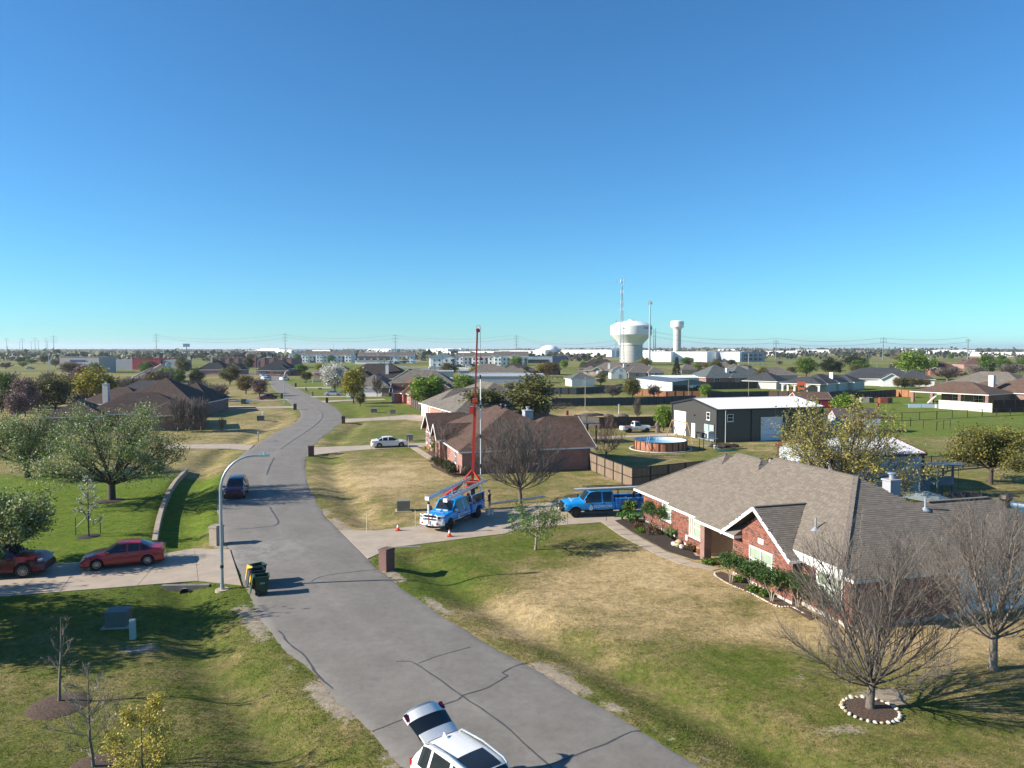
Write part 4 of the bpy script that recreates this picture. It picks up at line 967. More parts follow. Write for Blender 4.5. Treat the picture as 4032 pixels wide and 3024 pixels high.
# white roofed shed behind the yellow budding tree
sh1 = metal_building('pale blue metal shed with white ribbed roof and red trim behind the budding tree', G(3480,1965), 12, 9.5, 8.5, 3.6, .22, plain('shed_bluewhite',(.46,.50,.55),.4,.1,var=.05), M_roofw, plain('trim_red',(.12,.022,.02),.6), name='metal_shed', cat='shed')
sh1.location.x -= 4.0; sh1.location.y += 1.5
def small_shed(label, O, ang, w, d, e, s, roofm, wallm, trimm, name='garden_shed', cat='shed', doormat=None):
    root = house(label, O, ang, [block(0,w,0,d,e=e,s=s,h='gg',oh=.12,th=.12)], roofm, wallm, cat=cat, name=name, trim=trimm)
    opening(root,(w*.45,.12,.1),'-y',w*.3,e*.72,kind='door',frame=doormat or trimm); return root
small_shed('small pale grey shed with red trim and double door on the green', (51.2,115.6), -6, 6.8, 4.6, 2.6, .5, shingle_mat('shingle_shed',(.10,.085,.08)), plain('shed_grey',(.33,.36,.40),.6), plain('trim_crimson',(.20,.012,.02),.5))
small_shed('red barn shed with brown roof and pink gable behind the metal barn', (63.5,163), 2, 8, 5.5, 2.1, .48, SH_brn, plain('barn_red',(.30,.01,.025),.6), plain('trim_pinkwhite',(.65,.5,.5),.5))
gm = thing('gambrel_barn', 'white gambrel roofed barn shed beside the tan stone house', 'shed', tuple(t5(1700,750)), math.radians(4))
prof = [(0,2.6),(1.1,4.3),(3.6,5.3),(6.1,4.3),(7.2,2.6)]
m = MB(); L_ = 6
V = [(x,y,z) for y in (0,L_) for x,z in prof]; m.add(V, [(0,1,6,5),(1,2,7,6),(2,3,8,7),(3,4,9,8)]); m.build('roof', SH_tau, gm)
m = MB(); P_ = [(.1,0),(7.1,0),(7.1,2.6),(6.05,4.2),(3.6,5.2),(1.15,4.2),(.1,2.6)]; m.add([(x,.1,z) for x,z in P_]+[(x,L_-.1,z) for x,z in P_], [tuple(range(7)), (0,7,13,6),(1,2,9,8)]); m.build('wall', M_siding, gm)
opening(gm,(4,.08,3.6),'-y',.7,.8,glass=M_glass); opening(gm,(4,.08,0),'-y',1.2,2,kind='door',frame=plain('door_grey',(.3,.3,.32),.6))
# open machine shed
ob = thing('machine_shed', 'long open sided metal machine shed with dark front and white roof behind', 'shed', tuple(t6(555,990)), math.radians(10))
m = MB(); m.add([(-.3,-.3,3.2),(5.4,-.3,3.95),(11.2,-.3,3.2),(-.3,32,3.2),(5.4,32,3.95),(11.2,32,3.2)],[(0,1,4,3),(1,2,5,4)]); m.build('roof', plain('shed_roof_grey',(.14,.15,.16),.4,.2), ob)
m = MB(); m.box((0,16,1.6),(.1,32,3.15)); m.build('side_wall', ribbed_mat('metal_pale',(.55,.56,.55),.3), ob)
m = MB(); m.add([(0,0,2.3),(10.9,0,2.3),(10.9,0,3.15),(5.4,0,3.9),(0,0,3.15)],[(0,1,2,3,4)]); m.build('gable', ribbed_mat('metal_slate',(.14,.17,.19),.3), ob)
m = MB(); m.box((5.4,14,1.55),(10.8,.1,3.1)); m.build('back_wall', ribbed_mat('metal_tan',(.20,.18,.14),.3), ob)
for x in (0,10.9): m = MB(); m.box((x,0,1.55),(.3,.3,3.1)); m.build('post', M_barnt if x else M_siding, ob)
wr = metal_building('pale metal building with a broad white low roof behind the machine shed', Vector((50,250,0)), 6, 14, 12, 3.3, .1, ribbed_mat('metal_offwhite',(.52,.55,.58),.3), plain('roof_blue_white',(.60,.64,.68),.35,.1), M_siding, name='metal_building', cat='shed', pan=2.5)
s1 = metal_building('cream metal shed with a small white porch by the white rail fence', t4(1035,735), 8, 12, 6, 3.0, .12, plain('cream_wall',(.55,.50,.42),.6), M_roofw, M_siding, name='metal_shed', cat='shed', pan=2.0)
s1.location.x -= 8
s2 = metal_building('white metal shed with ribbed roof right of the cream shed', t4(1290,700), 4, 20, 7, 2.6, .16, plain('grey_wall',(.42,.44,.46),.6), M_roofw, M_siding, name='metal_shed', cat='shed', pan=2.0)
s3 = metal_building('long low shed with bright white ribbed roof above the tan house', t4(1290,830), 2, 32, 8, 2.9, .2, plain('grey_wall2',(.40,.42,.44),.6), M_roofw, M_siding, name='metal_shed', cat='shed', pan=2.0)
# ================================================================ APARTMENTS
M_apt = plain('apt_white', (.74,.74,.74), .6, var=.04); M_aptg = plain('apt_grey', (.36,.38,.40), .6, var=.05)
SH_apt = shingle_mat('shingle_apt', (.125,.105,.095), .15, .3, .6)
def apartment(label, O, ang, L, D, h=6.4, bays=5, gables=True, wins=True):
    root = thing('apartment_building', label, 'apartments', (O[0],O[1],0), math.radians(ang), 'white two storey apartment blocks')
    b = block(-.6,L+.6,-.6,D+.6,e=h,s=.42 if D < L else .36,r='x' if D < L else 'y',h='gg',oh=.6,th=.3); build_block(root, b, SH_apt, M_apt, M_siding)
    bw = L/bays
    for k in range(bays):
        x = (k+.5)*bw
        if gables and k % 2 == 0:
            g = block(x-bw*.48,x+bw*.48,-1.7,D*.4,e=h+.1,s=.42,r='y',h='gh',oh=.5,th=.3); build_block(root, g, SH_apt, M_apt, M_siding)
        y = -1.22 if (gables and k % 2 == 0) else -.02
        if wins:
            for z in (1.0, 4.0):
                for dx in (-bw*.22, bw*.22): opening(root,(x+dx,y,z),'-y',1.3,1.6,glass=M_glass,rows=1)
        if k % 2 == 1: m = MB(); m.box((x+bw*.5-1.1,-.1,3.0),(1.6,.3,5.6)); m.build('stairwell', plain('stair_dark',(.05,.045,.045),.9), root)
    if wins:
        for y in (D*.25, D*.7):
            for z in (1.0,4.0):
                opening(root,(-.02,y,z),'-x',1.3,1.6,glass=M_glass,rows=1)
                opening(root,(L+.02,y,z),'+x',1.3,1.6,glass=M_glass,rows=1)
    return root
apartment('long white apartment block with two low gables facing the street left of centre', G(1008+785/4.365,1427), 0, 48, 16, 7.2, 7)
apartment('white apartment block behind the maroon shop', G(500+1780/4.365+10,1418), 4, 44, 16, 6.8, 5)
apartment('white apartment wing with a blank grey end behind the maroon shop', G(1008+560/4.365,1423), 6, 16, 16, 7.0, 2)
apartment('white apartment block partly hidden behind dark roofed clubhouse', G(1008+1760/4.365,1430), 2, 50, 14, 6.8, 7)
apC = apartment('sunlit white apartment block seen at its corner behind the turning road', G(1512+800/4.365,1445), 2, 17.5, 34, 6.6, 2, gables=False)
for k in range(4):
    y = 4+k*8.6; g = block(-1.6,8,y-2.6,y+2.6,e=6.7,s=.5,r='x',h='gh',oh=.4,th=.3); build_block(apC, g, SH_apt, M_apt, M_siding)
    for z in (1,4): opening(apC,(-1.22,y,z),'-x',1.4,1.5,glass=M_glass,rows=1)
apartment('white apartment block with wide brown roof right of the corner block', G(1512+1230/4.365,1437), -3, 33, 14, 6.6, 5)
apartment('white apartment end block beside the blue fronted store', G(1512+1885/4.365,1440), -3, 26, 16, 7.4, 4, gables=True)
club = house('dark roofed clubhouse with a row of small white dormers', G(1008+1690/4.365,1434), 0, [block(0,30,0,14,e=3.2,s=.5,h='gg')], SH_drk, M_apt, name='clubhouse', cat='clubhouse')
for k in range(5): build_block(club, block(3+k*5.6-.9,3+k*5.6+.9,1.2,7,e=4.6+.001*k,s=.6,r='y',h='gh',oh=.1,th=.1), SH_drk, M_apt, M_apt)
cp = thing('carport', 'flat white carport in front of the apartments', 'carport', tuple(G(1512+80/4.365,1434)), 0)
m = MB(); m.box((13,2,2.9),(27,5,.25)); m.build('roof', M_siding, cp)
for k in range(6): m = MB(); m.box((1+k*5,2,1.4),(.2,.2,2.8)); m.build('post', M_galv, cp)
# ================================================================ SHOPS AND WAREHOUSES
def flat_building(label, O, ang, L, D, h, wallm, name='warehouse', cat='warehouse', par=.5, panels=6, trim=None, group=None):
    root = thing(name, label, cat, (O[0],O[1],0), math.radians(ang), group); n = max(1, panels)
    for k in range(n):
        w = L/n; m = MB(); m.box((w*(k+.5),.15,h/2),(w-.08,.3,h)); m.build('wall_panel', wallm, root)
    m = MB(); m.box((.15,D/2+.16,h/2),(.3,D-.32,h)); m.box((L-.15,D/2+.16,h/2),(.3,D-.32,h)); m.box((L/2,D-.15,h/2),(L-.64,.3,h)); m.build('side_wall', wallm, root)
    m = MB(); m.box((L/2,D/2+.15,h-par),(L-.7,D-.9,.2)); m.build('roof', plain('flat_roof',(.45,.45,.44),.8,var=.1,scale=.05), root)
    m = MB(); m.box((L/2,.1,h+.12),(L+.2,.5,.22)); m.build('parapet_cap', trim or wallm, root); return root
M_whs = plain('warehouse_white', (.80,.80,.79), .6, var=.03, scale=.05); M_whg = plain('warehouse_grey_shade', (.30,.33,.38), .6, var=.06, scale=.05)  # grey holds the shade of warehouse faces in its colour; also the office's grey
M_mar = brick_mat('brick_maroon', (.17,.04,.04), (.12,.03,.03), (.08,.025,.025))
mar = flat_building('long maroon brick shop with pilasters behind the dark roofs', G(504+1425/4.365,1448), -1, 56, 24, 6.6, M_mar, name='shop', cat='shop', panels=9)
for k in range(10): m = MB(); m.box((.4+k*6.13,-.2,3.7),(1.0,.6,7.4)); m.build('pilaster', M_mar, mar)
for k in (1,3,7): opening(mar,(3.4+k*6.13,-.02,.2),'-y',4,2.6,glass=M_glass,cols=3,frame=M_steel_d)
ap = flat_building('store with a crimson front wall lettered auto parts', G(504+75/4.365,1456), -1, 18, 22, 6.9, plain('crimson_wall',(.24,.006,.03),.6,var=.05), name='store', cat='store', panels=3)
for x_ in (-6.2,24.5): m = MB(); m.box((x_,8,3.1),(12.2,14,6.2)); m.build('side_wing', plain('wing_grey',(.28,.29,.31),.7), ap)
opening(ap,(12,-.02,0),'-y',5,2.4,glass=M_glass,cols=3,frame=M_steel_d)
md = flat_building('beige clinic building with blue awning and blue sign board', G(1030/4.365,1468), -2, 22, 16, 8.6, plain('beige_stucco',(.36,.33,.31),.8,var=.06), name='clinic', cat='building', panels=3)
m = MB(); m.box((10,-.25,6.6),(8.4,.2,1.0)); m.build('sign_board', plain('sign_blue',(.03,.06,.20),.5), md); m = MB(); m.box((10,-.8,4.0),(14.5,1.6,.9)); m.build('awning', plain('awning_navy',(.02,.025,.12),.6), md); m = MB(); m.box((10,-.1,5.2),(15,.3,1.5)); m.build('fascia_band', plain('band_grey',(.33,.36,.37),.6), md)
bl = flat_building('low store with pale front and navy blue end panels', G(2000,1431), 0, 40, 20, 6.2, plain('store_paleblue',(.42,.50,.56),.6), name='store', cat='store', panels=4)
navy = plain('store_navy',(.02,.04,.10),.6)
for x, w_ in ((4,9),(46,13)): m = MB(); m.box((x,-.2,3.4),(w_,.5,6.2)); m.build('end_panel', navy, bl)
m = MB(); m.box((22,-.1,2.0),(28,.3,3.0)); m.build('shopfront', M_glass, bl)
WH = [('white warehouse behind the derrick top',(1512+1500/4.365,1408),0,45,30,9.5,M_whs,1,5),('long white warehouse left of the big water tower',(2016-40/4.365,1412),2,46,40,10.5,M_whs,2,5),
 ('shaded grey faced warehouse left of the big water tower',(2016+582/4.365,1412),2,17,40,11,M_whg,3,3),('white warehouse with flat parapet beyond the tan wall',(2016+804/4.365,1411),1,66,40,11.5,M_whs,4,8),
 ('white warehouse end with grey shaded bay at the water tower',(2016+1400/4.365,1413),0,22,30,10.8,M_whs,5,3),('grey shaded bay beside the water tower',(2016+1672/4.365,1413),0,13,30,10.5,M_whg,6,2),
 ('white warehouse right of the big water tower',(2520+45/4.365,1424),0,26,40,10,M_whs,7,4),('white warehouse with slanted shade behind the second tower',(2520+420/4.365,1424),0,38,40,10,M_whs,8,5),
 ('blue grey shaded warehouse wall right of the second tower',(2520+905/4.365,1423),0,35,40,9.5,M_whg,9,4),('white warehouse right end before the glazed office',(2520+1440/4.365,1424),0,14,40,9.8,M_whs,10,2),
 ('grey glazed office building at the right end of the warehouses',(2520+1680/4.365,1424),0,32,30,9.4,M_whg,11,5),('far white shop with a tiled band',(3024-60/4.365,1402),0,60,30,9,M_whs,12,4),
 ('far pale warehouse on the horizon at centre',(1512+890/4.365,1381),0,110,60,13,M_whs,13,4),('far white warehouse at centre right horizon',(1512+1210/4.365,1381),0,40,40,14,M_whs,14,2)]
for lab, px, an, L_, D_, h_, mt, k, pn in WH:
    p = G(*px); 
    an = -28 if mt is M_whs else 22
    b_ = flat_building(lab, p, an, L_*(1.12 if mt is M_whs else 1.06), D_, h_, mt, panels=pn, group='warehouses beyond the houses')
    if k == 11:
        for q in range(5):
            for zz in (1.2,5.0): opening(b_,(3.4+q*6.3,-.02,zz),'-y',4.2,2.6,glass=M_glass,cols=2,rows=1)
rng = np.random.RandomState(31); ORD = 'first second third fourth fifth sixth seventh eighth ninth tenth eleventh twelfth thirteenth fourteenth fifteenth sixteenth seventeenth eighteenth nineteenth twentieth'.split()
for k, sx in enumerate(sorted(rng.rand(20)*3000+820)):
    Y = 1150+rng.rand()*1300; h_ = 7+6*rng.rand()
    flat_building(ORD[k]+' from the left of the low white buildings strung along the horizon', ((sx-CXP)/FPX*Y, Y), -25, 40+70*rng.rand(), 40, h_, M_whs, name='far_building', cat='building', panels=2, group='low white buildings along the horizon')
dm = thing('domed_building', 'white domed roof rising over the long warehouse', 'building', tuple(G(2016+640/4.365,1408)), 0)
m = MB(); m.lathe([(15,0),(15,11),(13,14),(9,16.4),(4,17.8),(.5,18)],28); m.build('dome', M_whs, dm, smooth=True)
tw = flat_building('tan masonry screen wall in front of the warehouses', G(2016+880/4.365,1418), 0, 75, 1.2, 3.6, plain('tan_block',(.52,.40,.27),.8), name='screen_wall', cat='wall', panels=12)
for lab, px, L_ in (('long low storage shed with pale roof near the highway',(504+480/4.365,1401),52),('second long storage shed near the highway',(504+1010/4.365,1399),48)):
    r = house(lab, G(*px), 0, [block(0,L_,0,16,e=5,s=.2,h='gg',oh=.3)], plain('shed_roof_pale',(.34,.38,.37),.6), plain('shed_wall_grey',(.36,.36,.35),.7), name='storage_shed', cat='shed')
# ================================================================ WATER TOWERS, MASTS, PYLONS
M_tank = plain('tank_white', (.80,.80,.78), .45, var=.02, scale=.1); M_col = plain('tower_concrete', (.48,.47,.44), .85, var=.08, scale=.15)
def text_mesh(s, size, mat, name='lettering', ext=.002, bold=0.0):
    cu = bpy.data.curves.new(name, 'FONT'); cu.body = s; cu.size = size; cu.align_x = 'CENTER'; cu.align_y = 'CENTER'; cu.extrude = ext; cu.offset = bold
    ob_ = bpy.data.objects.new(name, cu); COL.objects.link(ob_)
    dg = bpy.context.evaluated_depsgraph_get(); me = bpy.data.meshes.new_from_object(ob_.evaluated_get(dg)); me.name = name
    bpy.data.objects.remove(ob_); me.materials.clear(); me.materials.append(mat); return me
def on_cyl(me, R, z, ang0):   # wrap flat text (x right, y up) round a tank
    for v in me.vertices:
        a = ang0 + v.co.x/R; r = R + .05 + v.co.z; y = v.co.y
        v.co = (r*math.cos(a), r*math.sin(a), z+y)
    return me
M_logo = plain('logo_blue', (.02,.05,.22), .5, var=0)
def tower(label, p, prof_tank, col_r, col_z, R, rows, ang0, size):
    root = thing('water_tower', label, 'water tower', (p.x,p.y,0), 0)
    m = MB(); m.lathe(prof_tank, 56, cap=False); tk = m.build('tank', M_tank, root, smooth=True, angle=25)
    m = MB(); m.lathe([(col_r,0),(col_r,col_z)], 48, cap=False)
    for q in range(1,6): m.lathe([(col_r+.001,col_z*q/6-.15),(col_r+.12,col_z*q/6-.1),(col_r+.12,col_z*q/6+.1),(col_r+.001,col_z*q/6+.15)], 48, cap=False)
    m.build('column', M_col, root, smooth=True, angle=25)
    for s_, z in rows: link(bpy.data.objects.new('lettering', on_cyl(text_mesh(s_, size, M_logo, ext=.05), R, z, ang0)), tk)
    return root, tk
p = G(2350+655/4.88,1436); k = p.y/600
twr, tk = tower('big white water tower with broad conical tank on thick concrete column', p, [(9.8*k,16.2*k),(10.2*k,17.6*k),(16.7*k,24.4*k),(16.8*k,24.9*k),(16.8*k,31.3*k),(16.4*k,31.9*k),(12*k,34.2*k),(7*k,35.4*k),(2.6*k,35.8*k),(2.5*k,36.5*k),(.1,36.6*k)], 9.3*k, 16.6*k, 16.8*k, [('FORT WORTH',29.4*k)], -.62, 2.6)
m = MB(); m.box((5,-9.3*k,2),(3.2,.3,4)); m.build('door', plain('tower_door',(.3,.31,.32),.6), twr)
m = MB(); m.cyl((-1,0,35.9*k),(-1,0,37*k),.6,n=10); m.cyl((2,0,35.9*k),(2,0,37.2*k),.4,n=10); m.build('hatch', M_galv, tk)
p = Vector(((2665-CXP)/FPX*1150, 1150, 0))
tower('smaller slim white water tower on tall concrete column', p, [(6.4,43),(6.6,43.6),(10.0,46.8),(10.2,47.2),(10.2,55.2),(9.8,55.8),(4,57),(.1,57.2)], 6.0, 43.4, 10.2, [('FORT WORTH',52)], -.62, 1.7)
def antenna_ring(root, z, R, n, h, mat=M_alu, seed=0):
    rr = random.Random(seed); fr = MB()
    pts = [(R*math.cos(2*PI*k/3+.4), R*math.sin(2*PI*k/3+.4)) for k in range(3)]
    for a, b in zip(pts, pts[1:]+pts[:1]): fr.bar((*a,z),(*b,z),.12)
    for a in pts: fr.bar((0,0,z),(*a,z),.12)
    f = fr.build('antenna_frame', M_galv, root)
    for k in range(n):
        s = k/n*3; i = int(s); a = Vector(pts[i]).lerp(Vector(pts[(i+1)%3]), (s-i)*.9+.05)
        m = MB(); m.box((a.x*1.04,a.y*1.04,z+rr.uniform(-.2,.3)),(.34,.34,h*rr.uniform(.7,1.1)), math.atan2(a.y,a.x)); m.build('antenna', mat, f)
p = Vector(((2446-CXP)/FPX*575, 575, 0)); lt = thing('lattice_mast', 'tall steel lattice cell mast with four antenna tiers before the big tower', 'mast', (p.x,p.y,0), .5)
leg = [(4.2*math.cos(a)*0.62, 4.2*math.sin(a)*0.62) for a in (PI/2, PI/2+2*PI/3, PI/2+4*PI/3)]
def lp(i, z): f = 1-.8*min(1, z/62); return Vector((leg[i%3][0]*.9*f, leg[i%3][1]*.9*f, z))
for i in range(3): m = MB(); m.cyl(lp(i,0), lp(i,62), .22, .14, n=6); m.build('leg', M_galv, lt)
m = MB(); z = 0
while z < 61:
    st = 1.1+1.6*(1-z/66)
    for i in range(3): m.bar(lp(i,z), lp(i+1,min(62,z+st)), .12); m.bar(lp(i+1,z), lp(i,min(62,z+st)), .12); m.bar(lp(i,z), lp(i+1,z), .12)
    z += st
m.build('bracing', M_galv, lt)
for z, R, n, h, s in ((65.5,3.5,12,3.6,1),(57,2.1,8,2.8,2),(49.5,2.0,6,2.6,3),(43.5,2.2,4,1.6,4)): antenna_ring(lt, z, R, n, h, seed=s)
m = MB(); m.cyl((0,0,62),(0,0,66.5),.25,n=8); m.build('top_pole', M_galv, lt)
m = MB(); m.cyl((1.8,-.6,29),(2.0,-1.2,29),.55,n=14); m.build('dish', M_galv, lt)
p = Vector(((2557-CXP)/FPX*570, 570, 0)); mp_ = thing('monopole_mast', 'slim grey cell monopole right of the big water tower', 'mast', (p.x,p.y,0), 0)
m = MB(); m.cyl((0,0,0),(0,0,47),.95,.42,n=14); m.build('pole', M_galv, mp_, smooth=True); antenna_ring(mp_, 48.5, 1.9, 9, 2.8, plain('antenna_grey',(.3,.31,.34),.5), 7)
p = Vector(((2425-CXP)/FPX*900, 900, 0)); l2 = thing('lattice_mast', 'far short lattice mast left of the big tower column', 'mast', (p.x,p.y,0), 0)
m = MB()
for i in range(3): a = 2*PI*i/3; m.cyl((1.6*math.cos(a),1.6*math.sin(a),0),(.3*math.cos(a),.3*math.sin(a),48),.16,n=5)
for q in range(14):
    for i in range(3):
        a, b = 2*PI*i/3, 2*PI*(i+1)/3; r0 = 1.6-1.3*q/14; r1 = 1.6-1.3*(q+1)/14; m.bar((r0*math.cos(a),r0*math.sin(a),q*3.4),(r1*math.cos(b),r1*math.sin(b),(q+1)*3.4),.1)
m.build('lattice', M_galv, l2)
M_pyl = plain('pylon_grey', (.16,.19,.22), .5, .3, var=.1)
def pylon(label, sx, Y, h, arms=3, aw=5.0, r=.75):
    root = thing('power_pylon', label, 'pylon', ((sx-CXP)/FPX*Y, Y, 0), 0, 'steel power line poles on the horizon')
    m = MB(); m.cyl((0,0,0),(0,0,h),r,r*.45,n=8); m.build('pole', M_pyl, root)
    for k in range(arms):
        z = h*(.93-.13*k); m = MB(); m.bar((-aw,0,z+.3),(0,0,z),.35); m.bar((aw,0,z+.3),(0,0,z),.35)
        m.build('crossarm', M_pyl, root)
        m = MB()
        for s in (-1,1): m.cyl((s*aw,0,z+.3),(s*aw,0,z-2.0),.2,n=6)
        m.build('insulator', M_pyl, root)
    return root
PY = [('tall power pole left of the billboard',617,1310,40,3,5),('tall power pole above the left apartments',1124,1290,41,3,4),('tall power pole above the centre apartments',1557,1340,39,3,5),('tall power pole left of the domed building',2033,1330,38,4,3.4),
 ('dark power pole right of the highway lorry',214,1500,40,3,6),('power pole left of the white lorry',184,2000,42,2,7),('second power pole left of the lorry',141,1950,42,2,7),('power pole in the left group',91,2000,41,2,7),('leftmost far power pole',29,1980,42,2,7),
 ('thin far pole in left group by the tallest',189,2500,40,1,5),('thin far pole between the left pylons',154,2500,40,1,5),('thin far pole at left group centre',126,2500,38,1,5),('thin far pole near the left edge',80,2500,36,1,5),
 ('pale power pole over the white shop on the right',3054,900,24,2,3),('power pole among the right fields',3476,850,26,2,3.4),('power pole at far right fields',3809,800,24,1,2),('left one of the twin poles beside the big tower',2573,900,37,0,1),('right one of the twin poles beside the big tower',2580,900,38,0,1),('faint thin mast over the centre horizon',1314,2500,30,0,1)]
for a in PY: pylon(*a)
def wire(pts, r=.16):
    m = MB()
    for a, b in zip(pts[:-1], pts[1:]):
        L = [a.lerp(b, k/10) - Vector((0,0,(a-b).length*.035*4*(k/10)*(1-k/10))) for k in range(11)]; m.tube(L, r, 3, caps=False)
    return m
def pt(sx, Y, z): return Vector(((sx-CXP)/FPX*Y, Y, z))
for z, aw, lab in ((37.6,-5,'upper power line strung between the horizon pylons'),(32.2,5,'lower power line strung between the horizon pylons')):
    tag(wire([pt(617,1310,z)+Vector((aw,0,0)),pt(1124,1290,z)+Vector((aw,0,0)),pt(1557,1340,z)+Vector((aw,0,0)),pt(2033,1330,z)+Vector((aw,0,0)),pt(2573,900,z-4),pt(3054,900,z-12),pt(3476,850,z-12),pt(3809,800,z-12)]).build('power_line', M_pyl, uv=False), lab, 'wire')
bb = thing('billboard', 'billboard on one post above the highway bridge', 'billboard', ((736-CXP)/FPX*1400,1400,0), 0)
m = MB(); m.cyl((0,0,0),(0,0,17),.7,n=10); m.build('post', M_steel_d, bb); m = MB(); m.box((0,-.4,19.6),(12.8,.8,5.6)); m.build('panel', plain('billboard_blue',(.12,.18,.30),.5,var=.25,scale=.2), bb); m = MB(); m.box((0,-.3,16.6),(12.8,1.4,.4)); m.build('catwalk', M_steel_d, bb)
# highway embankment and bridge
e_ = MB(); Yh = 1640
e_.add([(-2600,Yh-40,0),(-900,Yh-40,0),(-900,Yh-14,8.6),(-2600,Yh-14,8.6),(-2600,Yh+14,8.6),(-900,Yh+14,8.6)], [(0,1,2,3)]); e_.build('embankment', M_lawn)['kind'] = 'structure'
e_ = MB(); e_.add([(-2600,Yh-14,8.62),(-560,Yh-14,8.62),(-560,Yh+14,8.62),(-2600,Yh+14,8.62)], [(0,1,2,3)]); e_.build('highway', M_conc2)['kind'] = 'structure'
br = thing('highway_bridge', 'low grey highway bridge on many piers below the billboard', 'bridge', (-830,Yh-60,0), 0)
m = MB(); m.box((20,0,10.2),(360,26,2.2)); m.build('deck', plain('bridge_grey',(.22,.20,.20),.9), br)
for k in range(14): m = MB(); m.box((-145+k*25,-8,4.6),(2.4,2,9.2)); m.build('pier', plain('bridge_grey',(.2,.2,.2)), br)
sg = ap; link(bpy.data.objects.new('lettering', text_mesh('AUTO PARTS', 1.5, M_signw, ext=.03)), ap)
o = ap.children[-1]; o.location = (10.2,-.2,5.5); o.rotation_euler = (PI/2,0,0)
# ================================================================ VEHICLES
def paint(name, c, rough=.32, coat=.5): return plain('paint_'+name, c, rough, 0.0, var=.02, scale=.8, coat=coat)
P_red = paint('red',(.32,.006,.012)); P_dred = paint('dark_red',(.10,.006,.010)); P_burg = paint('burgundy',(.06,.006,.022)); P_white = paint('white',(.74,.73,.70)); P_silver = plain('paint_silver',(.50,.53,.52),.25,.6,var=.02,coat=.6)
P_blue = paint('service_blue',(.004,.27,.66)); P_blue2 = paint('service_blue_deep',(.006,.17,.54)); P_oldw = plain('paint_old_white',(.50,.56,.58),.6,0,var=.25,scale=1.4)
P_black = paint('black',(.01,.01,.012)); P_grey = paint('grey',(.16,.17,.18)); P_dk = paint('dark_blue',(.012,.02,.06))
M_head = plain('headlight', (.34,.36,.38), .08, var=0, spec=.8); M_tail = plain('taillight', (.35,.008,.01), .15, var=0); M_amber = plain('amber_lens', (.6,.2,.02), .2, var=0)
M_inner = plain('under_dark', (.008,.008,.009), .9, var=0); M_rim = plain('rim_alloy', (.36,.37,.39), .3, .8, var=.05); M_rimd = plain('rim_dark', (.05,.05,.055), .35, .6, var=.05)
WHEEL = {}
def wheel_meshes(r, w, dark=False):
    key = (round(r,3), round(w,3), dark)
    if key in WHEEL: return WHEEL[key]
    m = MB(); n = 28; prof = [(r*.62,-w/2),(r*.92,-w/2),(r,-w*.36),(r,w*.36),(r*.92,w/2),(r*.62,w/2)]; vs = []
    for a_, y in prof:
        for k in range(n): a = 2*PI*k/n; vs.append((a_*math.cos(a), y, a_*math.sin(a)))
    fs = [(i*n+k,(i+1)*n+k,(i+1)*n+(k+1)%n,i*n+(k+1)%n) for i in range(len(prof)-1) for k in range(n)]
    m.add(vs, fs); ty = m.mesh('tyre', M_rubber, True)
    m = MB(); m.cyl((0,-w*.30,0),(0,w*.30,0), r*.63, n=24)
    rim_d = m.mesh('rim', M_inner, True)
    m = MB(); 
    for k in range(10):
        a = 2*PI*k/10; m.bar((r*.08*math.cos(a),-w*.44,r*.08*math.sin(a)),(r*.6*math.cos(a),-w*.38,r*.6*math.sin(a)), r*.11, r*.07, up=(0,1,0))
    m.cyl((0,-w*.46,0),(0,-w*.3,0), r*.16, n=12)
    ring = []; 
    for k in range(24):
        a = 2*PI*k/24; b = 2*PI*(k+1)/24; m.bar((r*.61*math.cos(a),-w*.4,r*.61*math.sin(a)),(r*.61*math.cos(b),-w*.4,r*.61*math.sin(b)), r*.07, w*.2, up=(0,1,0))
    sp = m.mesh('spokes', M_rimd if dark else M_rim)
    WHEEL[key] = (ty, rim_d, sp); return WHEEL[key]
def add_wheel(root, x, y, r, w, dark=False):
    e = bpy.data.objects.new('wheel', None); link(e, root); e.location = (x,y,r); e.rotation_euler = (0,0,0 if y < 0 else PI)
    for nm, me_ in zip(('tyre','rim','spokes'), wheel_meshes(r, w, dark)): link(bpy.data.objects.new(nm, me_), e)
def interp(prof, t):
    T = [p[0] for p in prof]; return [float(np.interp(t, T, [p[k] for p in prof])) for k in range(1, len(prof[0]))]
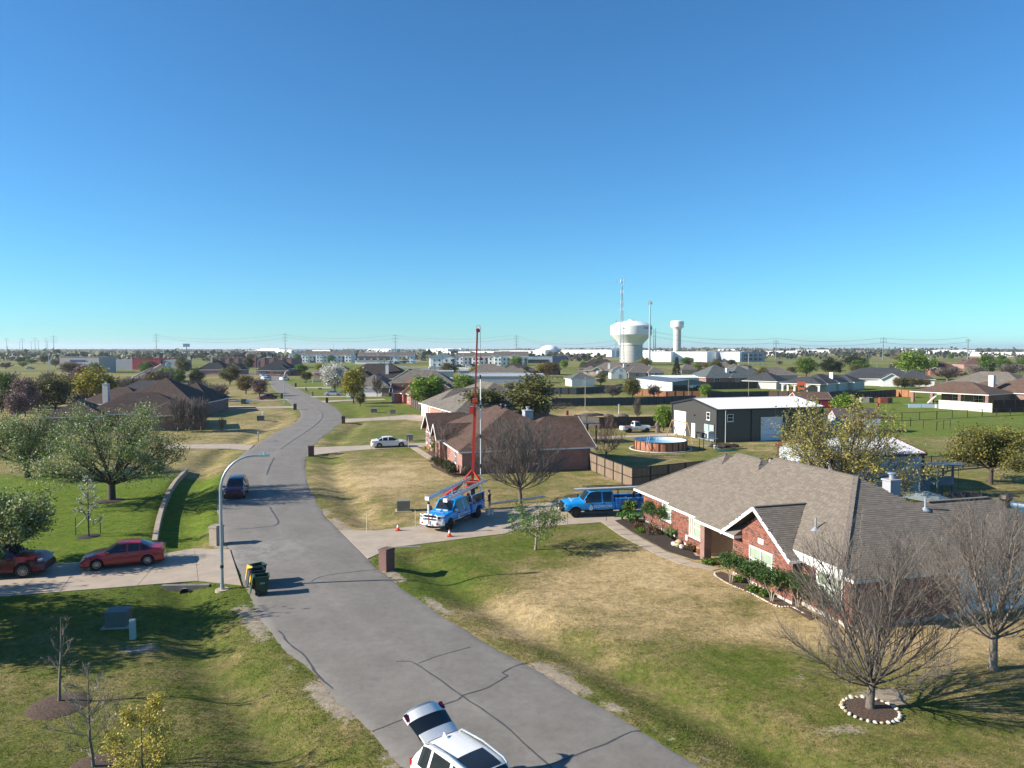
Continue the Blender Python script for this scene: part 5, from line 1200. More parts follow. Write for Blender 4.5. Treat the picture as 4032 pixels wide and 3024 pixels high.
def car_body(root, L, W, prof, xw, rw, sill, mat, wind, rear, side, pillars, glass=M_glass, arch=1.16, roofmat=None, mid=.58):
    """lofted shell; wind/rear/side are ranges of t; faces over glass are split off"""
    ts = set(p[0] for p in prof) | {wind[0],wind[1],side[0],side[1]} | ({rear[0],rear[1]} if rear else set())
    for a, b in pillars: ts |= {a,b}
    Ra = rw*arch
    for x in xw:
        for k in range(-6,7): ts.add(round((x+Ra*math.sin(k/6*PI/2)+L/2)/L, 4))
        ts.add(round((x+Ra*1.02+L/2)/L,4)); ts.add(round((x-Ra*1.02+L/2)/L,4))
    for k in range(1,16): ts.add(k/16)
    ts = sorted(t for t in ts if 0 <= t <= 1); t2_ = [ts[0]]
    for t in ts[1:]:
        if t-t2_[-1] > .0016: t2_.append(t)
    ts = t2_; rings = []
    for t in ts:
        x = -L/2+L*t; zt, zr, wb, wt = interp(prof, t); hw_ = W/2
        zb = sill; e_ = abs(t-.5)*2; nose = 1-.10*max(0,(e_-.86)/.14)**2
        for xx in xw:
            if abs(x-xx) < Ra: zb = max(zb, rw*.98+math.sqrt(Ra*Ra-(x-xx)**2)*.98)
        zb = min(zb, zt-.12); zm = max(zb+.04, sill+(zt-sill)*mid)
        b1 = zb + (.10 if zb <= sill+.01 else .015)
        h = [(hw_*.86*nose, zb), (hw_*.985*nose, min(b1,zm-.01)), (hw_*nose, zm), (hw_*wb*nose, zt), (hw_*wt*nose, zr-.045*(zr-zt>.2)), (hw_*wt*.88*nose, zr), (hw_*wt*.45*nose, zr+.02), (0, zr+.028)]
        rings.append([(x,-y,z) for y,z in h] + [(x,y,z) for y,z in h[-2::-1]])
    n = len(rings[0]); body = MB(); gl = {}
    V = [p for r in rings for p in r]; bf = []
    def isin(t, rng): return rng and rng[0]-1e-4 <= t <= rng[1]+1e-4
    for i in range(len(ts)-1):
        tm = (ts[i]+ts[i+1])/2
        for k in range(n-1):
            f = (i*n+k, (i+1)*n+k, (i+1)*n+k+1, i*n+k+1); kk = k if k < 7 else 13-k; sidei = 0 if k < 7 else 1
            key = None
            if kk == 3 and isin(tm, side) and not any(isin(tm, p) for p in pillars): key = ('side_window', sidei, sum(1 for p in pillars if p[1] <= tm+1e-4))
            elif kk >= 5 and isin(tm, wind): key = ('windshield', 0, 0)
            elif kk >= 5 and rear and isin(tm, rear): key = ('rear_window', 0, 0)
            if key: gl.setdefault(key, []).append(f)
            else: bf.append(f)
    bf.append(tuple(range(n))); bf.append(tuple((len(ts)-1)*n+k for k in range(n))[::-1])
    body.add(V, bf); o = body.build('body', mat, root, smooth=True, angle=28)
    for (nm, s, q), F in gl.items():
        used = sorted({i for f in F for i in f}); mp = {u:j for j,u in enumerate(used)}; g = MB()
        g.add([V[u] for u in used], [tuple(mp[i] for i in f) for f in F]); g.build(nm, glass, root, smooth=True, uv=False)
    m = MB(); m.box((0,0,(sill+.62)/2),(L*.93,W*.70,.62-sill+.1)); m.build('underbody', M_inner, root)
    return o
def lights(root, L, W, hz, tz, hw_=.36, hh=.14, th=.16, tw=.3, hmat=None):
    for s in (-1,1):
        m = MB(); m.box((L/2-.245, s*(W/2-.27), hz),(.24,hw_*.85,hh*.85), -s*.4); m.build('headlight', hmat or M_head, root)
        m = MB(); m.box((-L/2+.12, s*(W/2-.20), tz),(.16,tw*.9,th), s*.2); m.build('taillight', M_tail, root)
def mirrors(root, x, W, z, mat, sz=(.14,.22,.15)):
    for s in (-1,1): m = MB(); m.box((x, s*(W/2+.08), z), sz); m.bar((x,s*(W/2-.06),z-.05),(x,s*(W/2+.05),z-.03),.05); m.build('mirror', mat, root)
SEDAN = [(0,.50,.56,.95,.80),(.012,.74,.80,.96,.82),(.03,.93,1.02,.94,.78),(.12,.97,1.06,.93,.76),(.16,.98,1.10,.93,.74),(.29,.97,1.40,.93,.66),(.42,.96,1.455,.93,.65),(.52,.95,1.45,.93,.65),(.575,.945,1.40,.93,.66),(.72,.90,.99,.92,.76),(.85,.84,.90,.92,.78),(.95,.70,.78,.90,.74),(.985,.58,.68,.88,.7),(1.0,.48,.56,.86,.66)]
SUVP = [(0,.62,.70,.95,.82),(.015,.98,1.08,.95,.80),(.03,1.08,1.22,.94,.76),(.10,1.09,1.62,.94,.70),(.16,1.08,1.68,.94,.70),(.40,1.05,1.70,.94,.70),(.55,1.03,1.66,.94,.70),(.60,1.02,1.60,.94,.71),(.73,.99,1.10,.93,.78),(.90,.94,1.02,.92,.80),(.965,.78,.90,.90,.76),(1.0,.58,.68,.88,.70)]
def sedan(label, loc, ang, mat, L=4.6, W=1.8, name='parked_car', cat='car', prof=SEDAN, H=1.0, rw=.33, group=None, dark=False, wind=(.575,.715), rear=(.165,.285), side=(.19,.70), pill=((.29,.305),(.435,.455)), hz=.68, tz=.86, sill=.22, wb=None):
    root = thing(name, label, cat, tuple(loc), math.radians(ang), group)
    pr = [(p[0],p[1]*H,p[2]*H,p[3],p[4]) for p in prof]; b = wb or L*.58; xw = (-b/2-.03, b/2+.06)
    car_body(root, L, W, pr, xw, rw, sill, mat, wind, rear, side, pill)
    for x in xw:
        for s in (-1,1): add_wheel(root, x, s*(W/2-.12), rw, .22, dark)
    lights(root, L, W, hz*H, tz*H); mirrors(root, L*.17, W, .98*H, mat)
    m = MB(); m.box((L/2-.02,0,.42*H),(.08,W*.56,.16)); m.build('grille', M_black, root)
    m = MB(); m.box((-L/2+.0,0,.62*H),(.05,.42,.14)); m.build('licence_plate', M_white, root)
    for s in (-1,1):
        for t in (.34,.5): m = MB(); m.box((-L/2+L*t, s*(W/2*.985), .84*H),(.16,.035,.035)); m.build('door_handle', mat, root)
    return root
def deg(a, b): return math.degrees(math.atan2(b[1]-a[1], b[0]-a[0]))
# red sedan on the left drive
f_, r_ = z5(845,1312), z5(1275,1270); d_ = (f_-r_).normalized(); n_ = Vector((d_.y,-d_.x,0));  n_ = n_ if n_.y > 0 else -n_
sedan('red sedan with dark alloy wheels parked across the left driveway', (f_+r_)/2 + n_*.78 + Vector((0,0,.035)), math.degrees(math.atan2(d_.y,d_.x)), P_red, L=4.55, W=1.77, dark=False, wb=2.64)
# dark red large suv at left edge
f_ = z5(235,1372); hd = math.radians(12); d_ = Vector((math.cos(hd),math.sin(hd),0)); n_ = Vector((-d_.y,d_.x,0))
sedan('dark red large SUV cut by the left edge of the picture', f_ - d_*1.75 + n_*.85 + Vector((0,0,.035)), 12, P_dred, L=5.3, W=2.02, prof=SUVP, H=1.12, rw=.42, wind=(.60,.725), rear=(.035,.10), side=(.10,.71), pill=((.20,.215),(.36,.38),(.50,.52)), hz=.86, tz=1.0, wb=3.05, sill=.3)
# burgundy crossover parked on the street
a_, b_ = z5(1930,705), z5(2105,700); c_ = (a_+b_)/2; hd = -76
hv = Vector((math.cos(math.radians(hd)),math.sin(math.radians(hd)),0))
sedan('burgundy crossover with black windows parked facing us on the left kerb', c_ - hv*2.15 + Vector((0,0,.03)), hd, P_burg, L=4.28, W=1.78, prof=SUVP, H=.97, rw=.34, wind=(.60,.725), rear=(.035,.10), side=(.10,.71), pill=((.20,.215),(.40,.42)), hz=.80, tz=.95, wb=2.55)
# white sedan on the centre drive
r_, f_ = z6(1067,252), z6(1253,245); d_ = (f_-r_).normalized(); n_ = Vector((-d_.y,d_.x,0))
sedan('white sedan parked on the drive of the brown roofed house', (f_+r_)/2 + n_*.8 + Vector((0,0,.035)), math.degrees(math.atan2(d_.y,d_.x)), P_white, L=4.9, W=1.85, wb=2.83, H=.99)
sedan('silver sedan parked on the grass edge before the blossom tree', (t3(1238,1045)+t3(1408,1045))/2+Vector((0,.8,.03)), 0, P_silver, L=4.8, W=1.82, wb=2.75)
f_, r_ = t3(78,1113), t3(272,1105); sedan('dark red sedan parked on the far left drive', (f_+r_)/2+Vector((0,.8,.03)), deg(r_,f_), P_dred, L=4.8, W=1.84, wb=2.8)
SV = dict(prof=SUVP, rw=.36, wind=(.60,.725), rear=(.035,.10), side=(.10,.71), pill=((.20,.215),(.40,.42)), hz=.82, tz=1.0)
sedan('white SUV parked at the far right kerb of the street', t3(465,778)+Vector((0,2,.03)), 70, P_white, L=4.7, W=1.9, **SV)
for k, (px, py, m_, lb) in enumerate(((150,783,P_white,'nearest of the three cars in line at the far left kerb'),(138,752,P_white,'middle car of the three in line at the far left kerb'),(110,715,P_silver,'farthest of the three cars in line at the far left kerb'))):
    sedan(lb, t3(px,py)+Vector((0,2,.03)), -110, m_, L=4.8, W=1.85, group='cars lined up at the far left kerb', **SV)
# ---------------------------------------------------------------- white crossover with its tailgate open
hd = math.degrees(math.atan2(-.76,.65)); cc = Vector((-.92,20.13,.06)); 
suv = sedan('white crossover with its tailgate raised, black sunroof and roof rails, in the foreground', cc, hd, P_white, L=4.62, W=1.86, prof=SUVP, H=.98, rw=.37, wind=(.60,.728), rear=(.034,.096), side=(.10,.71), pill=((.20,.22),(.40,.425)), hz=.82, tz=.99, wb=2.72)
Hs = .98
for s in (-1,1):
    m = MB(); pts = [(-1.75,s*.60,1.64*Hs),(-1.62,s*.605,1.74*Hs),(-.6,s*.615,1.80*Hs),(.35,s*.61,1.72*Hs),(.50,s*.605,1.63*Hs)]; m.tube(pts, .032, 8); m.build('roof_rail', M_chrome if False else P_silver, suv, smooth=True)
m = MB(); xs_ = [-.45,-.2,.05,.3,.42]; vs = []
for x in xs_:
    zt_ = interp([(p[0],p[1]*Hs,p[2]*Hs,p[3],p[4]) for p in SUVP], (x+2.31)/4.62)[1]+.034
    vs += [(x,-.46,zt_-.012),(x,-.24,zt_),(x,0,zt_+.004),(x,.24,zt_),(x,.46,zt_-.012)]
m.add(vs, [(i*5+k,(i+1)*5+k,(i+1)*5+k+1,i*5+k+1) for i in range(4) for k in range(4)]); m.build('sunroof', M_glass, suv, smooth=True)
m = MB(); m.add([(-1.75,-.03,1.66*Hs),(-1.45,-.04,1.69*Hs),(-1.45,.04,1.69*Hs),(-1.75,.03,1.66*Hs),(-1.72,0,1.83*Hs)],[(0,1,4),(1,2,4),(2,3,4),(3,0,4)]); m.build('antenna_fin', P_white, suv)
tg = bpy.data.objects.new('tailgate', None); link(tg, suv); tg.location = (-1.80,0,1.64*Hs); tg.rotation_euler = (0, math.radians(31), 0)   # local -x runs out along the raised gate
def shell(x0, x1, w0, w1, c0, c1, th, mat, nm, dz=0.0):
    m = MB(); n = 9; V = []
    for (x, w, c) in ((x0,w0,c0),(x1,w1,c1)):
        for k in range(n): y = (k/(n-1)*2-1); V.append((x - .06*(1-y*y)*0, y*w/2, dz - c*y*y*abs(y)))
    V2 = [(a,b,c-th) for a,b,c in V]
    m.add(V+V2, [(k,k+1,n+k+1,n+k) for k in range(n-1)]+[(2*n+k,3*n+k,3*n+k+1,2*n+k+1) for k in range(n-1)]+[(0,n,3*n,2*n),(n-1,3*n-1,4*n-1,2*n-1)]+[(n+k,n+k+1,3*n+k+1,3*n+k) for k in range(n-1)]+[(k,2*n+k,2*n+k+1,k+1) for k in range(n-1)])
    return m.build(nm, mat, tg, smooth=True)
shell(-.02,-.34,1.20,1.24,.05,.06,.05,P_white,'spoiler',.035); shell(-.18,-.84,1.24,1.34,.07,.12,.04,M_glass,'rear_window',-.01)
shell(-.84,-1.16,1.36,1.30,.13,.22,.10,P_white,'gate_panel',.0); shell(-1.16,-1.24,1.30,1.2,.22,.26,.12,P_silver,'gate_lip',-.02)
for s in (-1,1): m = MB(); m.box((-1.02,s*.64,-.13),(.24,.12,.05)); m.build('taillight', plain('taillight_dim',(.10,.012,.03),.15,var=0), tg)
for s in (-1,1): m = MB(); m.cyl((-1.85,s*.58,1.35),(-2.25,s*.58,1.62),.014,n=6); m.build('gas_strut', M_black, suv)
# ---------------------------------------------------------------- blue service trucks
CREW = [(0,1.10,1.20,.96,.70),(.012,1.15,1.60,.96,.66),(.03,1.17,1.92,.95,.70),(.08,1.17,1.99,.95,.71),(.30,1.16,2.02,.95,.71),(.45,1.15,1.98,.95,.71),(.49,1.14,1.92,.95,.72),(.62,1.12,1.26,.94,.80),(.64,1.11,1.235,.94,.82),(.80,1.09,1.20,.94,.82),(.93,1.05,1.15,.93,.82),(.972,.95,1.06,.92,.80),(1.0,.62,.72,.90,.80)]
M_dec = plain('decal_pale', (.45,.66,.80), .4, var=0)
def decal(root, s, size, loc, rot, mat=M_signw, bold=0.0):
    o = link(bpy.data.objects.new('lettering', text_mesh(s, size, mat, ext=.002, bold=bold)), root); o.location = loc; o.rotation_euler = rot; return o
def lines(root, x, z, ws, y, gap=.085, h=.022):
    m = MB(); rr = random.Random(3)
    for k, w in enumerate(ws):
        q = x-w/2
        while q < x+w/2-.02:
            dq = rr.uniform(.03,.09); m.box((q+dq/2, y, z-k*gap),(dq*.8,.004,h)); q += dq
    m.build('small_print', M_dec, root)
def drop(root, loc, rot, s=.2):
    m = MB(); P = [(0,1.5)] + [(math.cos(a)*.8, math.sin(a)*.85-.1) for a in [math.radians(t) for t in range(25,-206,-21)]]
    n = len(P); m.add([(x*s,y*s,0) for x,y in P]+[(x*s,y*s,.003) for x,y in P], [tuple(range(n)), tuple(range(n,2*n))]); o = m.build('drop_logo', M_dec, root); o.location = loc; o.rotation_euler = rot
def crew_cab(label, loc, ang, near, name='service_truck'):
    """x forward; cab loft spans x -1.1 .. 3.2"""
    root = thing(name, label, 'truck', tuple(loc), math.radians(ang)); W = 2.03
    e = root; Lc = 4.15; sub = MB()
    # the cab loft is built centred, then shifted forward
    before = set(root.children)
    car_body(root, Lc, W, CREW, (1.12,), .41, .55, P_blue, (.492,.615), (.014,.032), (.05,.61), ((.235,.265),), arch=1.2, mid=.55)
    for o in root.children: o.location.x += 1.1
    m = MB(); m.box((-.1,0,.55),(6.3,.95,.28)); m.build('chassis', M_inner, root)
    for s in (-1,1):
        add_wheel(root, 2.2, s*(W/2-.14), .41, .28, True); add_wheel(root, -2.1, s*(W/2-.14), .41, .28, True); add_wheel(root, -2.1, s*(W/2-.44), .41, .26, True)
        m = MB(); m.box((3.05,s*.79,.95),(.14,.30,.26), -s*.25); m.build('headlight', M_head, root)
        m = MB(); m.box((1.55,s*(W/2+.13),1.32),(.09,.17,.25)); m.bar((1.55,s*(W/2-.05),1.28),(1.55,s*(W/2+.1),1.28),.05); m.build('mirror', M_chrome if s==near else M_black, root)
        for x in (.95,-.05): m = MB(); m.box((x,s*(W/2+.0),1.05),(.2,.05,.06)); m.build('door_handle', M_black, root)
        m = MB(); m.box((.35,s*(W/2-.1),.46),(2.3,.2,.07)); m.build('running_board', M_black, root)
        decal(root, 'FLOWCORE', .27, (.02,s*(W/2+.012),.84), (PI/2,0,0 if s<0 else PI), bold=.006)
        drop(root, (1.02,s*(W/2+.012),.76), (PI/2,0,0 if s<0 else PI), .22)
    lines(root, .0, .62, (1.0,), -(W/2+.011)); lines(root, .0, .62, (1.0,), (W/2+.011))
    m = MB(); m.box((3.15,0,.95),(.1,1.2,.36)); m.build('grille', M_black, root)
    decal(root, 'FLOWCORE', .2, (2.45,0,1.275), (0,.05,PI/2)); drop(root, (2.22,0,1.29), (0,.05,PI/2), .12)
    return root, W
f2 = ZM(2150,1850,4.148)(490,790)
hd = math.radians(-171); d_ = Vector((math.cos(hd),math.sin(hd),0)); n_ = Vector((d_.y,-d_.x,0)); 
n_ = n_ if n_.y > 0 else -n_
sv, W = crew_cab('blue service pickup with a long grey pipe on its rack beside the brick house', f2 - d_*2.2 + n_*.95 + Vector((0,0,.035)), -171, 1)
bedx0, bedx1 = -3.55, -1.02
for s in (-1,1):
    m = MB(); y0, y1 = s*.62, s*1.06
    P_ = [(bedx0,.55),(-2.62,.55),(-2.55,.82),(-2.35,1.0),(-1.85,1.0),(-1.65,.82),(-1.58,.55),(bedx1,.55),(bedx1,1.42),(bedx0,1.42)]
    V = [(x,y0,z) for x,z in P_]+[(x,y1,z) for x,z in P_]; n = len(P_)
    m.add(V, [tuple(range(n)) if s>0 else tuple(range(n))[::-1], tuple(range(n,2*n))[::-1] if s>0 else tuple(range(n,2*n))]+[(i,(i+1)%n,n+(i+1)%n,n+i) for i in range(n)]); m.build('tool_box', P_blue2, sv)
    decal(sv, '(817) 386-1203', .17, (-2.15,s*1.067,1.22), (PI/2,0,0 if s<0 else PI), M_dec); lines(sv, -1.28, 1.26, (.3,.4,.42,.28), s*1.067, .16)
    m = MB(); m.box((-2.95,s*1.07,1.25),(.12,.02,.1)); m.build('latch', M_black, sv)
    for x in (-3.35,-1.2):
        m = MB(); m.box((x,s*.95,1.75),(.06,.06,.66)); m.build('rack_post', M_black, sv)
    m = MB(); m.bar((-3.6,s*.95,2.1),(1.2,s*.95,2.12),.05); m.build('rack_rail', M_black, sv)
m = MB(); m.box((-2.3,0,.72),(2.5,1.22,.06)); m.build('bed_floor', M_steel_d, sv)
for x in (-3.35,-1.2,.8): m = MB(); m.bar((x,-.95,2.13),(x,.95,2.13),.05); m.build('rack_crossbar', M_black, sv)
m = MB(); m.box((-1.8,-.1,1.0),(1.0,.9,.5)); m.build('equipment_case', plain('case_grey',(.22,.2,.19),.7), sv)
rl = MB()
for rr_ in (.30,.36): rl.lathe([(rr_-.03,-.1),(rr_+.03,-.1),(rr_+.03,.1),(rr_-.03,.1),(rr_-.03,-.1)],20,cap=False)
o = rl.build('hose_reel', M_black, sv, smooth=True); o.rotation_euler = (PI/2,0,0); o.location = (-3.0,.2,1.45)
m = MB(); m.box((-2.75,.45,1.6),(.08,.08,.6)); m.build('red_stand', M_red, sv)
pipe = MB(); pipe.cyl((-4.4,.80,2.26),(2.35,.80,2.20),.10,n=14); o = pipe.build('pipe', plain('pipe_grey',(.48,.49,.50),.5), sv, smooth=True)
m = MB(); m.cyl((2.352,.80,2.20),(2.355,.80,2.20),.085,n=14); m.build('pipe_bore', M_inner, sv)
for k in range(3): m = MB(); m.cyl((-3.9,.45-.14*k,2.22),(.6+.3*k,.45-.14*k,2.22),.05,n=8); m.build('pipe', M_steel_d, sv)
m = MB(); m.box((3.26,0,.68),(.26,1.9,.34)); m.build('bumper', M_black, sv); m = MB(); m.box((3.4,.1,.62),(.02,.3,.14)); m.build('licence_plate', M_white, sv)
for x in (.55,1.0): m = MB(); m.box((x-.35,0,2.035),(.35,1.0,.015)); m.build('roof_patch', M_signw, sv)
# drilling rig truck
t_ = ZM(1600,1750,4.148); fr, rr = t_(710,1400), t_(1180,1195); d_ = (fr-rr).normalized(); n_ = Vector((d_.y,-d_.x,0)); n_ = n_ if n_.x < 0 else -n_
hd = math.degrees(math.atan2(d_.y,d_.x))
rg, W = crew_cab('blue rig truck with white front bumper, ladder beams and raised red derrick', fr - d_*2.2 + n_*.92 + Vector((0,0,.035)), hd, 1, 'rig_truck')
for s in (-1,1):
    m = MB(); y0, y1 = s*.60, s*1.04
    P_ = [(-3.05,.58),(-2.65,.58),(-2.55,.86),(-2.35,1.02),(-1.85,1.02),(-1.65,.86),(-1.55,.58),(-1.02,.58),(-1.02,1.25),(-3.05,1.25)]
    V = [(x,y0,z) for x,z in P_]+[(x,y1,z) for x,z in P_]; n = len(P_)
    m.add(V, [tuple(range(n)) if s>0 else tuple(range(n))[::-1], tuple(range(n,2*n))[::-1] if s>0 else tuple(range(n,2*n))]+[(i,(i+1)%n,n+(i+1)%n,n+i) for i in range(n)]); m.build('tool_box', P_blue, rg)
    m = MB(); m.box((-2.02,s*.98,1.92),(2.05,.08,.06)); m.box((-1.05,s*.98,1.58),(.1,.08,.66)); m.box((-3.0,s*.98,1.58),(.1,.08,.66)); m.build('cap_frame', P_blue, rg)
    m = MB(); m.box((-2.02,s*.93,1.57),(1.85,.03,.6)); m.build('cap_window', M_glass, rg)
    m = MB(); m.bar((-3.2,s*1.06,1.25),(-1.0,s*1.06,1.25),.03,.03); m.build('body_stripe', P_dk, rg)
    # ladder beam racks: trussed aluminium channels reaching over the cab
    L_ = bpy.data.objects.new('ladder_beam', None); link(L_, rg); b0, b1 = Vector((-3.9,s*.78,2.62)), Vector((2.55,s*.78,2.16))
    m = MB(); m.bar(b0,b1,.26,.05); m.bar(b0+Vector((0,-.13,.12)),b1+Vector((0,-.13,.12)),.04,.1); m.bar(b0+Vector((0,.13,.12)),b1+Vector((0,.13,.12)),.04,.1); m.build('channel', M_alu, L_)
    for k in range(14):
        q = b0.lerp(b1,(k+.5)/14); m = MB(); m.box((q.x,q.y,q.z+.15),(.05,.24,.04)); m.build('rung', M_alu, L_)
    m = MB(); m.box(tuple(b1+Vector((.02,0,.06))),(.12,.34,.26)); m.build('end_cap', M_white, L_)
    for k in (3,6,9): q = b0.lerp(b1,k/14); m = MB(); m.box((q.x,q.y+s*.14,q.z+.14),(.3,.012,.06)); m.build('reflector', M_tail, L_)
    for x in (-2.9,-1.1): m = MB(); m.bar((x,s*.82,1.9),(x,s*.8,2.62-(x+3.9)*.07),.06); m.build('rack_post', M_alu, rg)
m = MB(); m.box((-2.1,0,.78),(2.3,1.2,.08)); m.build('bed_floor', M_steel_d, rg)
rr_ = random.Random(8)
for k in range(9): m = MB(); m.box((rr_.uniform(-3.0,-1.3),rr_.uniform(-.6,.6),1.05+rr_.random()*.5),(rr_.uniform(.2,.5),rr_.uniform(.15,.35),rr_.uniform(.2,.5)),rr_.random()); m.build('equipment', [M_red,M_steel_d,M_alu][k%3], rg)
# white heavy bumper and grille guard
m = MB(); P_ = [(3.05,-1.0),(3.30,-.95),(3.50,-.55),(3.56,0),(3.50,.55),(3.30,.95),(3.05,1.0)]; m.prism(P_, .50, .84); m.build('bumper', M_white, rg)
def guard(pts, r=.045): m = MB(); m.tube(pts, r, 8); m.build('guard_bar', M_white, rg, smooth=True)
guard([(3.42,-.62,.8),(3.44,-.62,1.15),(3.40,-.5,1.26),(3.40,.5,1.26),(3.44,.62,1.15),(3.42,.62,.8)]); guard([(3.44,-.6,1.03),(3.44,.6,1.03)],.04)
for s in (-1,1):
    for z in (.95,1.2): guard([(3.42,s*.6,z),(3.34,s*.85,z),(3.1,s*1.02,z)],.03)
    m = MB(); m.cyl((3.46,s*.62,.66),(3.52,s*.64,.66),.08,n=14); m.build('marker_lamp', M_tail, rg); m = MB(); m.box((3.55,s*.22,.58),(.06,.1,.12)); m.build('tow_hook', plain('tow_grey',(.4,.42,.48),.5), rg)
m = MB(); m.cyl((3.62,.0,.6),(3.62,.0,1.35),.035,n=10); m.build('stand_lower', plain('deep_red',(.14,.01,.012),.5), rg); m = MB(); m.cyl((3.62,0,1.35),(3.62,0,2.1),.07,n=12); m.build('stand_upper', M_white, rg, smooth=True); m = MB(); m.cyl((3.62,0,2.1),(3.62,0,2.22),.10,n=12); m.build('stand_cap', M_steel_d, rg)
for s in (-1,1): m = MB(); m.box((1.75,s*.3,1.29),(.12,.4,.03)); m.build('dash_paper', M_white, rg)
# derrick: base frame, lattice A-frame and telescoping box mast, leaning a little
dk = thing('drill_derrick', 'tall red telescoping derrick standing on the rig truck', 'derrick', tuple(t_(1110,1060)), 0.0)
lean = Vector((.62,0,14.2)); base = Vector((-.06,0,1.95))
mast0 = base; top = Vector((.55,.2,15.6)); 
topw = G(1780+232/2.305,1280+70/2.305, 15.2)
Yd = dk.location.y; zt_ = CAM_H + (HZP-(1280+60/2.305))/FPX*Yd; top = Vector(((1780+230/2.305-CXP)/FPX*Yd - dk.location.x, 0.05, zt_)); base = Vector(((1780+183/2.305-CXP)/FPX*Yd - dk.location.x, 0, CAM_H-(1280+1420/2.305-HZP)/FPX*Yd))
mid1 = base.lerp(top,.50)
m = MB(); m.bar(base, mid1, .22, .22); m.build('lower_mast', M_red, dk); m = MB(); m.bar(mid1, top, .14, .14); m.build('upper_mast', plain('red_dark',(.30,.03,.022),.45,var=.15), dk)
q = mid1; m = MB(); m.box(tuple(q+Vector((-.28,0,-.3))),(.34,.4,.62)); m.build('winch_box', M_red, dk); m = MB(); m.box(tuple(q+Vector((0,0,.5))),(.4,.4,.3)); m.build('collar', M_red, dk)
m = MB(); m.cyl(top+Vector((.06,-.14,.1)),top+Vector((.06,.14,.1)),.17,n=16); m.build('crown_sheave', plain('sheave_red',(.20,.012,.02),.4), dk); m = MB(); m.tube([top+Vector((-.1,0,.1)),top+Vector((-.05,0,.5)),top+Vector((.2,0,.5)),top+Vector((.3,0,.15))],.025,6); m.build('guard_loop', M_red, dk)
m = MB(); a0 = base+Vector((0,0,.9))
for p_ in ((-.85,-.5,-.05),(.75,-.5,-.1),(-.85,.5,-.05),(.75,.5,-.1)): m.bar(a0, base+Vector(p_), .1)
m.bar(base+Vector((-.85,-.5,-.05)),base+Vector((.75,-.5,-.1)),.1); m.bar(base+Vector((-.85,.5,-.05)),base+Vector((.75,.5,-.1)),.1); m.bar(base+Vector((-.85,-.5,-.05)),base+Vector((-.85,.5,-.05)),.1); m.bar(base+Vector((.75,-.5,-.1)),base+Vector((.75,.5,-.1)),.1); m.build('a_frame', M_red, dk)
m = MB()
for s in (-.35,.35): m.bar(base+Vector((-.7,s,-.05)), base+Vector((-2.3,s-.9,-1.15)), .14, .16); m.bar(base+Vector((-.2,s,-.2)), base+Vector((-1.2,s-.8,-1.4)), .12)
m.build('tilt_arm', M_red, dk)
m = MB(); m.box(tuple(base+Vector((0,0,-.45))),(.9,.8,.3)); m.box(tuple(base+Vector((0,0,-1.0))),(.4,.4,1.3)); m.build('turntable', M_steel_d, dk)
m = MB(); m.cyl(base+Vector((-.5,-.3,.2)), base+Vector((-1.5,-1.0,-.9)), .06, n=8); m.build('tilt_ram', M_steel_d, dk)
cb = Vector((top.x+.24, 0, top.z)); yb = 0.0
m = MB(); m.cyl((cb.x,0,top.z+.1),(cb.x+.02,0,top.z-2.6),.018,n=6); m.build('hoist_cable', M_steel_d, dk)
m = MB(); m.blob((cb.x+.02,0,top.z-2.2),.14,1,10,8,0); m.build('hook_ball', plain('sheave_red',(.2,.01,.02)), dk, smooth=True)
dp = thing('drill_pipe', 'slim white drop pipe hanging beside the red derrick', 'pipe', tuple(Vector(dk.location)+Vector((cb.x,0,0))), 0)
m = MB(); m.cyl((.0,0,1.2),(.02,0,top.z-3.6),.045,n=10); m.build('pipe', M_white, dp, smooth=True)
for k in range(5): z = top.z-3.7-k*2.45; m = MB(); m.cyl((.0,0,z-.16),(.0,0,z+.16),.075,n=10); m.build('coupling', M_steel_d, dp)
# ---------------------------------------------------------------- old pickup
OLD = [(0,.80,.84,.95,.90),(.02,.98,.98,.95,.90),(.38,1.0,1.0,.95,.90),(.385,1.02,1.15,.95,.72),(.41,1.05,1.62,.94,.66),(.44,1.05,1.74,.94,.66),(.55,1.05,1.74,.94,.66),(.58,1.04,1.66,.94,.68),(.64,1.02,1.12,.94,.82),(.80,1.0,1.08,.94,.82),(.95,.96,1.03,.94,.82),(.985,.85,.92,.92,.8),(1.0,.55,.62,.9,.8)]
a_, b_ = zb(105,420), zb(370,415); d_ = (b_-a_).normalized()
op = thing('old_pickup', 'rusty old white pickup parked by the dark fence near the metal barn', 'truck', tuple((a_+b_)/2+Vector((-d_.y,d_.x,0))*.8), math.atan2(d_.y,d_.x))
car_body(op, 4.9, 1.9, OLD, (-1.25,1.62), .36, .42, P_oldw, (.583,.635), (.387,.41), (.43,.625), ((.60,.605),))
for x in (-1.25,1.62):
    for s in (-1,1): add_wheel(op, x, s*.8, .36, .2, True)
rust = plain('rust', (.20,.055,.03), .9, var=.4, scale=3)
m = MB(); m.box((-1.3,0,1.02),(1.5,1.5,.03)); m.build('bed_floor', rust, op); m = MB(); m.box((.0,0,1.775),(.6,1.1,.02)); m.build('roof_rust', rust, op); m = MB(); m.box((-1.5,-.955,.9),(1.2,.01,.1)); m.box((1.2,-.95,.95),(.9,.01,.06)); m.build('side_rust', rust, op)
lights(op, 4.9, 1.9, .8, .8)
